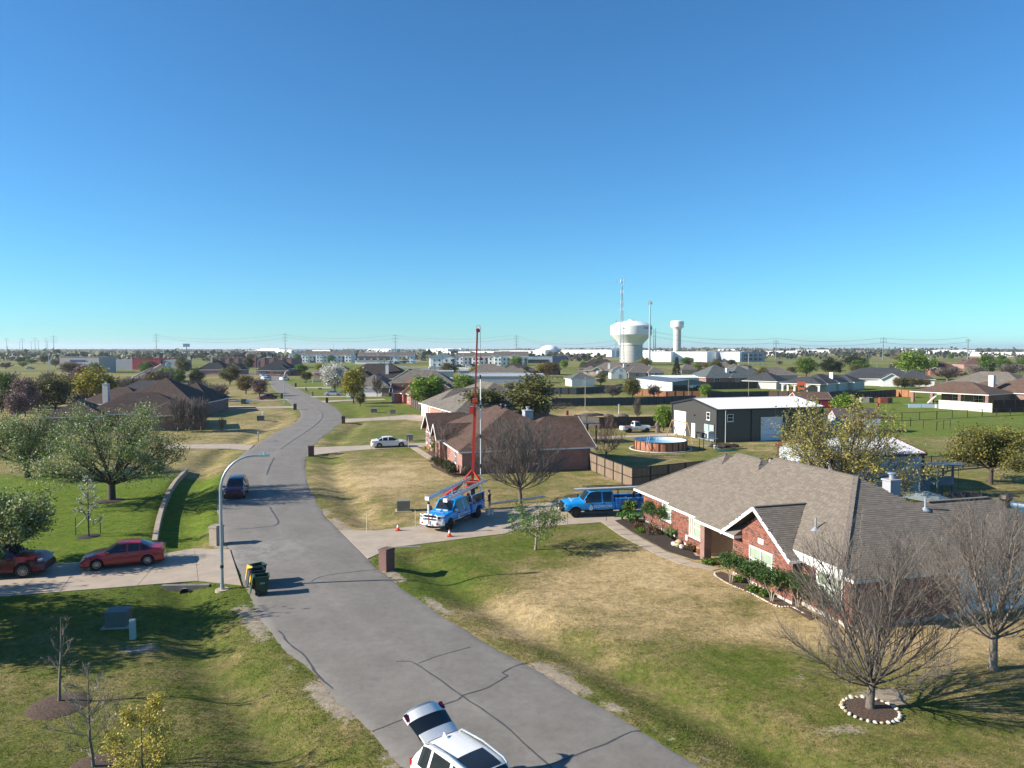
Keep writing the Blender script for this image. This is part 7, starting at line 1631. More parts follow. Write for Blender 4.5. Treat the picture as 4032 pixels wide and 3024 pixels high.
strap_plant('grey green yucca at the brown house corner', tb(965,490), 1.1, 40, 71, (.16,.17,.10)); strap_plant('yellow flowering plant at the brown house porch', tb(310,90), .6, 30, 72, (.30,.28,.04))
near_tree('bare_bush', 'tangled bare bush by the wooden fence', ZM(1650,1550,2.602)(1920,650), 4.6, 1.8, .4, .06, 'bare', 81, 'vase', 13, 9, 6, tw=1.7, twm=plain('twig_rusty',(.16,.10,.075),.9,var=.3))
# ================================================================ BEDS AND STONES
def bed(label, pts, mat, z=.05):
    m = MB(); P = [p.xy for p in pts]; m.prism(P, -.2, z); tag(m.build('mulch_bed', mat), label, kind='structure'); KEEPOUT.append([tuple(p) for p in P])
bed('black mulch bed along the brick wall', [z7(890,880),z7(960,868),z7(1135,885),zA(95,425),zA(480,575),zA(485,650),zA(770,800),zA(770,850),z7(1740,1225),z7(1570,1215),z7(1350,1145),z7(1080,995)], M_mulch)
bed('brown mulch bed with stone edging below the gable', [zA(865,1005),zA(930,975),zA(1068,1020),zA(1715,1325),zA(1840,1385),zA(2000,1470),zA(1900,1500),zA(1650,1350),zA(1540,1345),zA(1280,1225),zA(1000,1100)], M_mulch2)
bed('soil bed before the brown house', [tb(330,130),tb(430,110),tb(480,150),tb(760,270),tb(900,480),tb(1010,510),tb(770,530),tb(420,370),tb(310,170)], M_mulch2, .03)
def stone_mesh(k): return MB().blob((0,0,0),(1,.8,.62),k,7,5,.22).mesh('stone', plain('stone_%d'%(k%3), [(.52,.44,.34),(.48,.35,.21),(.58,.53,.45)][k%3], .85, var=.2, scale=5, bmp=.25), smooth=True, uv=False, angle=50)
STM = [stone_mesh(k) for k in range(6)]
def stones(root, pts, size, seed, zoff=.0):
    rr = random.Random(seed)
    for k, p in enumerate(pts):
        o = bpy.data.objects.new('stone', STM[rr.randrange(6)]); link(o, root); s = size*rr.uniform(.75,1.2); o.scale = (s,s,s); o.location = (p[0],p[1],zoff+s*.35); o.rotation_euler = (0,0,rr.random()*6)
ring = thing('stone_ring', 'ring of pale rocks round the mulch of the near bare tree', 'stone ring', (L_N.x,L_N.y,gz(L_N.x,L_N.y)), 0)
m = MB(); m.lathe([(.95,-.05),(.9,.05),(.4,.09),(.05,.1)],28,(0.02,-.05,0)); m.build('mulch', M_mulch2, ring, smooth=True)
stones(ring, [(.97*math.cos(2*PI*k/27),.97*math.sin(2*PI*k/27)-.05) for k in range(32)], .095, 4, .02)
KEEPOUT.append([(L_N.x+math.cos(a)*.98, L_N.y+math.sin(a)*.98-.05) for a in [k*PI/8 for k in range(16)]])
eg = thing('stone_edging', 'row of pale stones edging the bed below the gable', 'stone edging', (0,0,0), 0)
C = resample(catmull([zA(880,985),zA(870,1010),zA(1000,1100),zA(1270,1215),zA(1540,1350),zA(1700,1360),zA(1850,1440)],.2), 52); stones(eg, C, .075, 6, .01)
rk = thing('rock_group', 'four pale rocks by the walk in the black mulch', 'rocks', (0,0,0), 0); stones(rk, [zA(425,690).xy,zA(480,675).xy,zA(470,705).xy,zA(515,722).xy], .26, 9, .05)
for lb, c, r in (('oval mulch ring round the thin bare sapling',ZM(0,2274,2.194)(510,1110),1.05),('oval mulch ring at the bottom left corner',ZM(0,2274,2.194)(830,1640),.85),('mulch ring round the young white pear',z5(765,1015),.75),('dark mulch ring under the big flowering pear',z5(965,705),1.2)):
    m = MB(); m.lathe([(r*1.12,-.06),(r,.01),(r*.6,.07),(.05,.1)],26,(c.x,c.y,gz(c.x,c.y))); tag(m.build('mulch_ring', M_mulch2 if 'sapling' in lb or 'corner' in lb else M_mulch, smooth=True), lb, kind='structure'); KEEPOUT.append([(c.x+math.cos(a)*r*1.05, c.y+math.sin(a)*r*1.05) for a in [k*PI/8 for k in range(16)]])
# ================================================================ STREET FURNITURE
M_brm = brick_mat('brick_mailbox', (.13,.045,.035), (.09,.035,.03), (.06,.035,.03), (.25,.2,.17))
M_brt = brick_mat('brick_tanbox', (.33,.27,.21), (.26,.21,.16), (.2,.16,.13))
def mailbox(label, loc, h=1.35, w=.62, d=.72, mat=None, ang=-35):
    root = thing('brick_mailbox', label, 'mailbox', (loc.x,loc.y,gz(loc.x,loc.y)), math.radians(ang), 'brick mailboxes along the street')
    m = MB(); m.box((0,0,h/2-.1),(w,d,h-.1)); m.build('pier', mat or M_brm, root)
    m = MB(); m.box((0,0,h-.12),(w+.08,d+.08,.07)); m.box((0,0,h-.06),(w-.06,d-.06,.06)); m.build('cap', mat or M_brm, root)
    m = MB(); m.box((-w/2-.015,0,h*.68),(.05,.2,.22)); m.build('door', M_steel_d, root)
    m = MB(); m.box((-w/2-.02,-.22,h*.74),(.03,.03,.16)); m.build('flag', M_tail, root)
mailbox('dark red brick mailbox at the truck driveway', z6(1130,1300)); mailbox('tan brick mailbox behind the street lamp', z5(1872,1080), mat=M_brt, ang=-20)
mailbox('dark brick mailbox at the white sedan driveway', z6(475,320), ang=-70); mailbox('dark brick mailbox at the white garage door driveway', t3(1498,1515), ang=20); mailbox('dark brick mailbox at the road bend on the left', t3(672,1278), ang=10)
mailbox('red brown mailbox at the red brick house', t3(1217,1158), ang=20); mailbox('tan mailbox before the silver sedan', t3(968,1045), mat=M_brt, ang=20); mailbox('dark mailbox beyond the walking person', t3(682,888), ang=20); mailbox('dark mailbox by the far dark red sedan', t3(443,1085), ang=20)
def brick_box(label, loc, w, d, h, mat, name='utility_box', cap=True):
    root = thing(name, label, 'utility box', (loc.x,loc.y,gz(loc.x,loc.y)), 0.15); m = MB(); m.box((0,0,h/2),(w,d,h)); m.build('body', mat, root)
    if cap: m = MB(); m.box((0,0,h+.02),(w+.06,d+.06,.05)); m.build('lid', mat, root)
    m = MB(); m.box((0,0,.01),(w+.3,d+.3,.08)); m.build('pad', M_conc, root)
brick_box('tan brick box on the lawn before the brown house', z6(1327,190), .9, .8, .95, M_brt, 'brick_pillar'); brick_box('square brick box on the tan house lawn', t4(153,1352), 1.1, .8, .95, M_brt, 'brick_pillar'); brick_box('tan brick post behind the big pear tree', z5(1125,492), .7, .7, 1.0, M_brt, 'brick_pillar')
M_tan = plain('box_tan', (.22,.20,.14), .6, var=.1); M_grn = plain('cabinet_green', (.10,.115,.105), .55, var=.12)
brick_box('tan utility box left of the rig truck', z6(1275,793), 1.05, .85, .85, M_tan); brick_box('grey green transformer cabinet on the left lawn', ZM(0,2274,2.194)(1025,412), .95, .8, .74, M_grn); brick_box('tan utility box on the far tan lawn', t3(2027,1332), 1.25, 1.0, .85, M_tan); brick_box('dark utility box on the left tan lawn', t3(80,1470), 1.15, 1.0, .9, M_grn); brick_box('small box on the lawn of the blossom tree', t3(1102,932), 1.05, .8, .5, M_tan); brick_box('small box under the leaning olive tree', t3(852,818), 1.05, .8, .5, M_tan); brick_box('flat grey cabinet before the left bare trees', z5(1240,358), .8, .7, .6, M_grn)
pd = thing('pedestal', 'pale green telecom pedestal in front of the cabinet', 'pedestal', tuple(on(ZM(0,2274,2.194)(1148,530))), .2); m = MB(); m.box((0,0,.42),(.24,.2,.84)); m.build('post', plain('pedestal_green',(.30,.40,.38),.5,var=.08), pd); m = MB(); m.cyl((-.12,0,.84),(.12,0,.84),.1,n=12); m.build('cap', plain('pedestal_green',(.3,.4,.38)), pd)
p2 = thing('pedestal', 'white telecom pedestal on the left tan lawn', 'pedestal', tuple(t3(115,1405)), 0); m = MB(); m.box((0,0,.45),(.3,.25,.9)); m.cyl((-.15,0,.9),(.15,0,.9),.12,n=10); m.build('post', M_siding, p2)
def street_lamp(label, loc, h, reach, ang):
    root = thing('street_lamp', label, 'street lamp', (loc.x,loc.y,gz(loc.x,loc.y)), math.radians(ang), 'curved arm street lamps')
    m = MB(); pts = [(0,0,0),(0,0,h*.5),(0,0,h*.74)]; rs = [.095,.085,.075]
    for k in range(1,9): a = PI/2*k/8; pts.append((reach*.85*(1-math.cos(a)),0,h*.74+h*.26*math.sin(a))); rs.append(.072-.002*k)
    pts.append((reach,0,h*1.0)); rs.append(.05); m.tube(pts, rs, 10); m.build('pole', plain('lamp_steel',(.36,.42,.47),.4,.5,var=.08), root, smooth=True)
    m = MB(); m.cyl((0,0,0),(0,0,.32),.13,.11,n=12); m.build('base_plate', M_galv, root); m = MB(); m.cyl((0,0,-.1),(0,0,.05),.38,n=18); m.build('footing', M_conc, root)
    m = MB(); m.box((reach+.26,0,h*1.0+.0),(.62,.26,.12)); m.cyl((reach+.3,0,h+.05),(reach+.3,0,h+.2),.06,n=8); m.build('lamp_head', M_alu, root); m = MB(); m.cyl((0,0,h*.165),(0,0,h*.19),.098,n=10); m.build('band', M_steel_d, root)
street_lamp('tall grey street lamp with curved arm beside the wheelie bins', ZM(850,1750,2.553)(65,1445), 7.45, 2.05, 12)
street_lamp('second street lamp with curved arm farther along the left kerb', t3(487,1160), 8.3, 1.9, 15); street_lamp('far street lamp at the dark roofed house', t3(36,700), 8.3, 2.0, 5); street_lamp('street lamp with curved arm on the turning road', t4(850,655), 8.5, 2.0, 10); street_lamp('street lamp behind the white arched gable house', t7(1870,800), 7.6, 2.0, 180)
def wheelie(label, loc, ang, bodym, lidm, wheelm=M_black):
    root = thing('wheelie_bin', label, 'bin', (loc.x,loc.y,.03), math.radians(ang), 'wheelie bins at the kerb'); m = MB(); t = .03
    b0 = [(-.26,-.26),(.26,-.26),(.26,.26),(-.26,.26)]; b1 = [(-.37,-.34),(.37,-.34),(.37,.34),(-.37,.34)]; i1 = [(x*.9,y*.9) for x,y in b1]; i0 = [(x*.88,y*.88) for x,y in b0]
    V = [(*p,.06) for p in b0]+[(*p,1.02) for p in b1]+[(*p,1.02) for p in i1]+[(*p,.15) for p in i0]; F = [(0,3,2,1)]
    for k in range(4): q = (k+1)%4; F += [(k,q,4+q,4+k),(4+k,4+q,8+q,8+k),(8+k,8+q,12+q,12+k)]
    F.append((12,13,14,15)); m.add(V,F); m.build('body', bodym, root)
    m = MB()
    for a, b in zip(b1, b1[1:]+b1[:1]): m.bar((*a,1.0),(*b,1.0),.06,.05)
    m.build('rim', bodym, root)
    m = MB(); m.box((-.52,0,.60),(.05,.70,.86),0,None,Matrix.Rotation(.16,3,'Y')); m.build('lid', lidm, root); m = MB(); m.cyl((-.40,-.32,1.04),(-.40,.32,1.04),.025,n=8); m.build('handle', bodym, root)
    for s in (-1,1): m = MB(); m.cyl((-.24,s*.27,.13),(-.24,s*.34,.13),.13,n=14); m.build('wheel', wheelm, root)
    m = MB(); m.box((.02,-.318,.66),(.26,.012,.1),0,None,Matrix.Rotation(-.09,3,'X')); m.build('label_plate', plain('bin_print',(.16,.26,.27),.6), root); return root
M_bing = plain('bin_green', (.008,.045,.020), .45, var=.1); M_bingl = plain('bin_green_lid', (.03,.10,.03), .45, var=.1); M_biny = plain('lid_yellow', (.72,.42,.01), .45, var=.05); M_bink = plain('bin_black', (.012,.013,.016), .4, var=.1); M_binkl = plain('bin_lid_black', (.035,.04,.05), .45, var=.1)
zbn = ZM(850,1750,2.553)
wheelie('nearest green wheelie bin with its green lid hanging open', zbn(465,1505), 20, M_bing, M_bingl); wheelie('black wheelie bin with black lid hanging open, between the green ones', zbn(420,1440), 30, M_bink, M_binkl); wheelie('farthest green wheelie bin with a bright yellow lid hanging open', zbn(425,1388), 42, M_bing, M_biny)
def cone(label, loc):
    root = thing('traffic_cone', label, 'cone', (loc.x,loc.y,gz(loc.x,loc.y)+.05), .2, 'traffic cones by the rig truck'); mo = plain('cone_orange',(.75,.06,.012),.5,var=.04)
    m = MB(); m.box((0,0,.02),(.36,.36,.04)); m.build('base', mo, root); m = MB(); m.cyl((0,0,.04),(0,0,.22),.125,.09,n=16,caps=False); m.cyl((0,0,.40),(0,0,.5),.05,.03,n=16); m.build('cone', mo, root); m = MB(); m.cyl((0,0,.22),(0,0,.40),.09,.05,n=16,caps=False); m.build('collar', M_white, root)
cone('orange traffic cone left of the rig truck', z6(1226,967)); cone('orange traffic cone in front of the rig truck wheel', z6(1671,1018))
def stake(label, loc, h=1.2, mat=None, name='survey_stake', r=.022): root = thing(name, label, 'stake', tuple(on(loc)), 0, 'thin marker stakes'); m = MB(); m.cyl((0,0,-.1),(0,0,h),r,n=6); m.build('rod', mat or plain('stake_pale',(.6,.58,.35),.6), root); m = MB(); m.box((0,0,h-.06),(.05,.03,.1)); m.build('tip', M_white, root)
stake('pale marker stake at the driveway mouth', z6(957,978), 1.35); stake('pale marker stake left of the rig bumper', z6(1377,928), 1.2); stake('marker stake at the white sedan nose', z6(1317,248), 1.4); 
mb2 = thing('post_mailbox', 'white mailbox on a post at the left road edge', 'mailbox', tuple(on(z6(20,195))), .3); m = MB(); m.box((0,0,.55),(.1,.1,1.1)); m.build('post', M_galv, mb2); m = MB(); m.box((0,0,1.2),(.22,.5,.22)); m.cyl((0,-.25,1.3),(0,.25,1.3),.11,n=10); m.build('box', M_white, mb2)
# stakes and straps of the young pear
for s, px in ((0,(655,1000)),(1,(868,990))):
    stake('left tree stake of the young pear' if s==0 else 'right tree stake of the young pear', z5(*px), 1.25, M_steel_d, 'tree_stake', .03)
    a = on(z5(*px)); b = Vector(yp.location)+Vector((0,0,1.6)); m = MB(); m.tube([a+Vector((0,0,.5)), b], .015, 5); tag(m.build('guy_strap', plain('strap_white',(.6,.6,.58),.7)), 'white guy strap left of the young pear' if s==0 else 'white guy strap right of the young pear', 'strap')
for k, (p, lb) in enumerate(((tb(1330,1160),'left white bucket beside the rig truck'),(tb(1392,1150),'right white bucket beside the rig truck'))):
    root = thing('bucket', lb, 'bucket', tuple(on(p)), 0); m = MB(); m.cyl((0,0,0),(0,0,.42),.14+.03*(k==0),.17+.03*(k==0),n=16); m.build('body', plain('bucket_white',(.62,.62,.58),.5), root); m = MB(); m.cyl((0,0,.4),(0,0,.43),.19+.03*(k==0),n=16); m.build('lid', plain('bucket_white',(.62,.62,.58)), root)
for k in range(3):
    a = on(tb(1340,968+8*k),.06); b = on(ZM(2016,1650,2.194)(280,665+6*k),.06); m = MB(); m.cyl(a,b,.035,n=8); tag(m.build('steel_pipe', M_galv, smooth=True), ['uppermost of three long pipes lying on the lawn behind the rig truck','middle of three long pipes lying on the lawn behind the rig truck','lowest of three long pipes lying on the lawn behind the rig truck'][k], 'pipe', 'long pipes lying on the lawn')
bp = thing('barrel_planter', 'brown half barrel planter on a slab by the porch', 'planter', tuple(zA(712,790)), 0); m = MB(); m.lathe([(.2,.05),(.27,.25),(.25,.5)],18,cap=False); m.build('barrel', plain('barrel_brown',(.16,.05,.025),.6,var=.2), bp, smooth=True); m = MB(); m.cyl((0,0,.47),(0,0,.52),.265,n=18); m.build('rim_band', plain('barrel_tan',(.42,.28,.12),.6), bp); m = MB(); m.box((0,0,.03),(.7,.7,.06)); m.build('slab', M_conc, bp)
# ================================================================ FENCES
W_new = wood_mat('fence_weathered', (.20,.145,.10)); W_old = wood_mat('fence_dark', (.075,.062,.052)); W_blu = wood_mat('fence_slate', (.05,.062,.066)); W_red = wood_mat('fence_cedar', (.30,.13,.055))
def wood_fence(label, pts, h, mat, bay=2.4, pick=.14, gap=.006, post=M_steel_d, rail=True, lean=0.0):
    root = thing('wood_fence', label, 'fence', (0,0,0), 0); rr = random.Random(len(label))
    for a, b in zip(pts[:-1], pts[1:]):
        L = (b-a).length; n = max(1, round(L/bay)); d = (b-a)/L; ang = math.atan2(d.y,d.x)
        for k in range(n):
            p, q = a.lerp(b,k/n), a.lerp(b,(k+1)/n); l = L/n; m = MB(); np_ = max(1,int(l/pick)); w = l/np_
            for j_ in range(np_): c = p.lerp(q,(j_+.5)/np_); hh = h*rr.uniform(.985,1.012); m.box((c.x,c.y,hh/2+.04),(w-gap,.02+.004*rr.random(),hh),ang)
            m.build('panel', mat, root)
            m = MB(); nrm = Vector((d.y,-d.x,0)); m.box((p.x+nrm.x*.05,p.y+nrm.y*.05,(h+.1)/2),(.1,.08,h+.1),ang); m.build('post', post, root)
            if rail:
                m = MB()
                for z in (h*.52,h+.03): c = (p+q)/2; m.box((c.x+nrm.x*.03,c.y+nrm.y*.03,z),(l-.1,.05,.07),ang)
                m.build('rail', post, root)
    return root
F0 = G(2016+670/2.194,1650+438/2.194); F1 = G(2016+1037/2.194,1650+545/2.194+22); F2 = G(2016+1640/2.194,1650+455/2.194+30)
wood_fence('weathered board fence with black frames beside the service truck', [F0, F1, F2, F2+(F2-F1)*.35], 1.85, W_new)
wood_fence('dark board fence behind the old pickup', [t5(1080,1560), t5(1500,1610), t6(0,1600), t6(560,1585)], 1.9, W_old, pick=.15)
wood_fence('long slate coloured fence across the middle yards', [t5(690,1228), t5(1400,1218), t6(0,1205), t6(955,1172)], 1.9, W_blu, pick=.3, rail=False); wood_fence('upper slate coloured fence beneath the white garage', [t5(560,1018), t5(1100,1020), t5(1650,988), t5(1900,940)], 2.0, W_blu, pick=.3, rail=False)
wood_fence('dark fence behind the tan stone house yards', [t5(0,682), t5(830,672)], 2.0, W_old, pick=.4, rail=False); wood_fence('dark fence in front of the grey roofed brick house', [t6(1180,935), t6(2190,912)], 2.3, W_old, pick=.3, rail=False); wood_fence('cedar fence under the machine shed', [t6(-100,1040), t6(450,1060), t6(1030,1062)], 1.6, W_red, pick=.3, rail=False)
wood_fence('brown fence before the white stone house', [t7(0,1075), t7(1050,1100), t7(1650,1085), t7(2200,1055)], 1.9, W_red if False else wood_mat('fence_umber',(.10,.06,.045)), pick=.3, rail=False); wood_fence('orange cedar fence left of the brown porch house', [t7(2180,1050), t8(330,1075)], 1.9, W_red, pick=.3, rail=False)
wood_fence('grey board fence at the right end of the metal barn', [t7(935,1480), t7(1240,1490)], 1.9, W_blu, pick=.2, rail=False); wood_fence('dark fence behind the open machine shed field', [t6(1160,1075), t6(1650,1065), t6(2200,1055)], 1.5, W_old, pick=.4, rail=False)
wood_fence('short grey fence beside the tan house garage', [t4(470,1235), t4(625,1300)], 1.9, W_old, pick=.3, rail=False); wood_fence('dark fence behind the brown roofed houses right of derrick', [t4(1720,660), t4(2200,655)], 2.0, W_old, pick=.4, rail=False); wood_fence('white chalky wall along the brown house pool', [t8(740,1262), t8(1650,1330)], 1.9, plain('wall_white_stain',(.55,.50,.46),.8,var=.2,scale=1.2), pick=1.2, rail=False, post=M_siding); wood_fence('dark maroon fence at the right edge', [t8(1660,1335), t8(2230,1325)], 2.6, wood_mat('fence_maroon',(.06,.022,.018)), pick=.3, rail=False)
def rail_fence(label, pts, h, rails, bay, mat, r=.03, posts=.05, pk=0, name='metal_fence'):
    root = thing(name, label, 'fence', (0,0,0), 0)
    for a, b in zip(pts[:-1], pts[1:]):
        L = (b-a).length; n = max(1,round(L/bay)); m = MB()
        for z in rails: m.bar(a+Vector((0,0,h*z)), b+Vector((0,0,h*z)), r, r*1.3)
        m.build('rail', mat, root)
        for k in range(n+1): p = a.lerp(b,k/n); m = MB(); m.box((p.x,p.y,h/2),(posts,posts,h)); m.build('post', mat, root)
        if pk:
            m = MB(); q = int(L/pk)
            for k in range(q): p = a.lerp(b,(k+.5)/q); m.box((p.x,p.y,h*.5),(.022,.022,h*.9))
            m.build('pickets', mat, root)['kind'] = 'stuff'
rail_fence('black chain fence across the right green', [t7(1650,1475), t8(100,1472), t8(700,1445), t8(1480,1405), t8(2200,1370)], 1.5, (.02,.98), 4.2, M_steel_d, .05, .09); rail_fence('second lower wire fence on the right green', [t8(-300,1540), t8(250,1570), t8(700,1640), t8(930,1600)], 1.5, (.98,), 3.0, M_steel_d, .03, .07)
rail_fence('black picket fence behind the play tower', [G(3600,1862), G(3730,1850), G(3850,1840), G(4060,1828)], 1.75, (.12,.92), 2.6, M_steel_d, .04, .08, .12); rail_fence('white rail fence by the cream shed', [t4(360,700), t4(740,700), t4(1180,780)], 1.1, (.5,.95), 3.2, M_siding, .12, .14, name='rail_fence'); rail_fence('white rail fence along the turning road', [t4(1230,585), t4(1820,600)], 1.2, (.5,.95), 3.4, M_siding, .12, .16, name='rail_fence'); rail_fence('white rail fence by the silver sedan garden', [t3(970,822), t3(1150,818)], 1.4, (.3,.6,.95), 4, M_siding, .14, .2, name='rail_fence'); rail_fence('dark pasture rail fence in the middle yards', [t5(330,765), t5(870,748)], 1.1, (.5,.95), 3.0, W_old, .14, .18, name='rail_fence'); rail_fence('white ranch fence before the far warehouses', [t6(1690,520), t6(2200,515)], 1.6, (.5,.95), 5, M_siding, .18, .25, name='rail_fence'); rail_fence('cream rail fence behind the brown porch house', [t8(660,850), t8(870,848)], 1.3, (.4,.95), 3, plain('rail_cream',(.6,.54,.44),.7), .16, .2, name='rail_fence')
# ================================================================ POOLS AND YARD THINGS
M_water = plain('pool_water', (.02,.30,.48), .05, var=.1, spec=.6)
pc_ = zb(605,672); pool = thing('round_pool', 'round above ground pool with copper brown panels and blue water', 'pool', tuple(on(pc_)), 0)
Rp, hp, npn = 3.42, 1.16, 24; mcop = plain('pool_copper', (.36,.14,.07), .5, var=.3, scale=1.6)
for k in range(npn):
    a0, a1 = 2*PI*k/npn, 2*PI*(k+1)/npn; m = MB(); m.add([(Rp*math.cos(a),Rp*math.sin(a),z) for z in (0,hp) for a in (a0,(a0+a1)/2,a1)], [(0,1,4,3),(1,2,5,4)]); m.build('wall_panel', mcop, pool)
    m = MB(); m.box((Rp*1.008*math.cos(a0),Rp*1.008*math.sin(a0),hp/2),(.07,.10,hp),a0); m.build('upright', M_steel_d, pool)
m = MB(); m.lathe([(Rp-.06,hp-.02),(Rp+.10,hp-.02),(Rp+.10,hp+.05),(Rp-.06,hp+.05),(Rp-.06,hp-.02)],48,cap=False); m.build('top_rail', plain('rail_brown',(.12,.09,.08),.5), pool); m = MB(); m.lathe([(Rp-.07,.05),(Rp-.07,hp)],48,cap=False); m.build('liner', plain('liner_white',(.60,.66,.70),.4), pool)
m = MB(); m.lathe([(Rp-.08,.75),(.01,.75)],48,cap=False); m.build('water', M_water, pool); m = MB(); m.lathe([(Rp+.7,-.02),(Rp+.68,.06),(Rp+.5,.06),(Rp+.48,.0)],40,cap=False); m.build('edging', M_conc2, pool); m = MB(); m.lathe([(Rp+.5,.02),(Rp-.1,.03)],40,cap=False); m.build('gravel_bed', M_mulch2, pool)
m = MB(); 
for s in (0,.4): m.bar((-2.6+s*.4,-3.2-s,0),(-2.1+s*.4,-2.2-s,1.9),.05)
m.build('ladder', M_alu, pool)
pool2 = thing('round_pool', 'blue patterned above ground pool cut by the right edge', 'pool', tuple(G(4040,2075)), 0); mp2 = plain('pool_blue_print',(.30,.36,.46),.5,var=.5,scale=3)
for k in range(20): a0, a1 = 2*PI*k/20, 2*PI*(k+1)/20; m = MB(); m.add([(2.3*math.cos(a),2.3*math.sin(a)+1.6,z) for z in (0,1.1) for a in (a0,a1)], [(0,1,3,2)]); m.build('wall_panel', mp2, pool2)
m = MB(); m.lathe([(2.28,.95),(.01,.95)],40,(0,1.6,0),cap=False); m.build('water', plain('pool_water2',(.03,.14,.20),.05,var=.1), pool2); m = MB(); m.lathe([(2.25,1.1),(2.4,1.1),(2.4,1.15),(2.25,1.15)],40,(0,1.6,0),cap=False); m.build('top_rail', plain('rail_blue',(.2,.4,.55),.4), pool2)
wd = plain('timber_tan', (.30,.20,.12), .8, var=.2); sw = thing('swing_frame', 'bare timber A frame swing stand by the round pool', 'swing', (0,0,0), 0)
ta, tb_ = zb(800,440), zb(985,460); A1 = Vector((ta.x,ta.y,2.6)); A2 = Vector((tb_.x,tb_.y,2.6))
A1 = Vector((*( (G(2450+690/4.022,1600+510/4.022)+G(2450+885/4.022,1600+515/4.022))/2).xy, 2.75)); A2 = Vector((*((G(2450+945/4.022,1600+540/4.022)+G(2450+1120/4.022,1600+600/4.022))/2).xy, 2.75))
for a, ft in ((A1,(690,510)),(A1,(885,515)),(A2,(945,540)),(A2,(1120,600))): m = MB(); g_ = on(zb(*ft)); m.cyl(g_, a, .07, n=8); m.build('leg', wd, sw)
m = MB(); m.bar(A1,A2,.12,.16); m.build('crossbar', wd, sw)
ac = thing('condenser_stand', 'air conditioner on a raised steel stand beside the barn', 'air conditioner', tuple(on(zb(1355,680))), .2)
for x in (-.9,.9):
    for y in (-.6,.6): m = MB(); m.box((x,y,.75),(.07,.07,1.5)); m.build('leg', M_steel_d, ac)
m = MB(); m.box((0,0,1.5),(2.1,1.5,.08)); m.build('platform', M_galv, ac); m = MB(); m.box((.25,0,1.98),(.85,.85,.85)); m.cyl((.25,0,2.4),(.25,0,2.44),.36,n=16); m.build('unit', plain('ac_grey',(.42,.43,.43),.6), ac); m = MB(); m.box((-.7,.2,1.9),(.4,.5,.7)); m.build('small_unit', M_steel_d, ac)
for lb, p, s_, mt in (('green tarp roll lying on the back lawn',zb(1630,705),(3.4,1.0,.22),plain('tarp_green',(.015,.08,.06),.6)),('pale board lying beside the green tarp',zb(1640,733),(2.2,.3,.06),wd),('folded blue grey tarp under the condenser stand',zb(1400,620),(2.0,1.2,.15),plain('tarp_grey',(.15,.19,.21),.6)),('white plastic stool on the back lawn',zb(1475,660),(.4,.4,.42),M_white)):
    root = thing('tarp' if 'tarp' in lb else ('board' if 'board' in lb else 'stool'), lb, 'tarp' if 'tarp' in lb else ('board' if 'board' in lb else 'stool'), tuple(on(p)), .1)
    m = MB()
    if 'stool' in lb:
        m.box((0,0,.4),(.4,.4,.05))
        for x in (-.15,.15):
            for y in (-.15,.15): m.box((x,y,.19),(.05,.05,.38))
    else: m.blob((0,0,s_[2]*.4),(s_[0]/2,s_[1]/2,s_[2]*.6),5,12,5,.15) if 'tarp' in lb else m.box((0,0,s_[2]/2),s_)
    m.build('body', mt, root)
st_ = thing('tree_stump', 'cut tree stump beside a dark dirt heap', 'stump', tuple(on(zb(1750,640))), 0); m = MB(); m.lathe([(.42,-.1),(.34,.2),(.3,.55),(.02,.56)],12); m.build('stump', plain('stump_tan',(.30,.20,.09),.85,var=.3), st_, smooth=True); m = MB(); m.blob((-1.0,-.1,.1),(1.9,.8,.42),9,14,6,.3); m.build('dirt_heap', plain('soil_dark',(.045,.028,.02),.95,var=.5,scale=5,bmp=.5), st_)
sp = thing('leaning_stump', 'grey uprooted stump beside the old pickup', 'stump', tuple(on(zb(560,415))), 0); m = MB(); m.tube([(0,0,-.1),(0,0,.8),(-.15,0,1.3),(.1,0,1.9)],[.42,.34,.3,.16],9); m.tube([(-.1,0,1.1),(-1.3,.1,.7),(-2.6,.2,.2)],[.14,.1,.06],6); m.build('trunk', M_bark, sp, smooth=True)
# antenna poles and garden poles
def pole(label, p, h, r=.05, mat=M_galv, arms=(), name='pole'):
    root = thing(name, label, 'pole', tuple(on(p)), 0); m = MB(); m.cyl((0,0,0),(0,0,h),r,r*.7,n=8); m.build('shaft', mat, root)
    for z, w_ in arms: m = MB(); m.box((0,0,z),(w_,.07,.07)); m.build('arm', mat, root)
pole('tall pole with a cross arm between the dark fences', t5(1258,1275), 7.2, .09, plain('pole_tan',(.28,.25,.21),.8), ((6.6,3.4),), 'antenna_pole'); pole('pale T shaped standpipe in the field', t5(1835,1355), 2.0, .07, M_siding, ((1.95,.5),), 'standpipe'); pole('bird house pole beside the machine shed', t6(832,1105), 5.4, .06, plain('pole_tan',(.28,.25,.21)), ((5.2,.4),), 'birdhouse_pole'); pole('slim leaning pole on the barn side wall', zb(1632,580), 4.6, .04, M_siding, (), 'conduit_pole'); pole('thin pole on the lane right of the machine shed', t6(1865,1062), 5.0, .07, plain('pole_tan',(.28,.25,.21)), (), 'pole'); pole('bare pole left of the white garage', t5(485,1040), 5.2, .06, M_galv, (), 'pole'); pole('short pole at the end of the slate fence', t5(655,1300), 4.2, .05, M_galv)
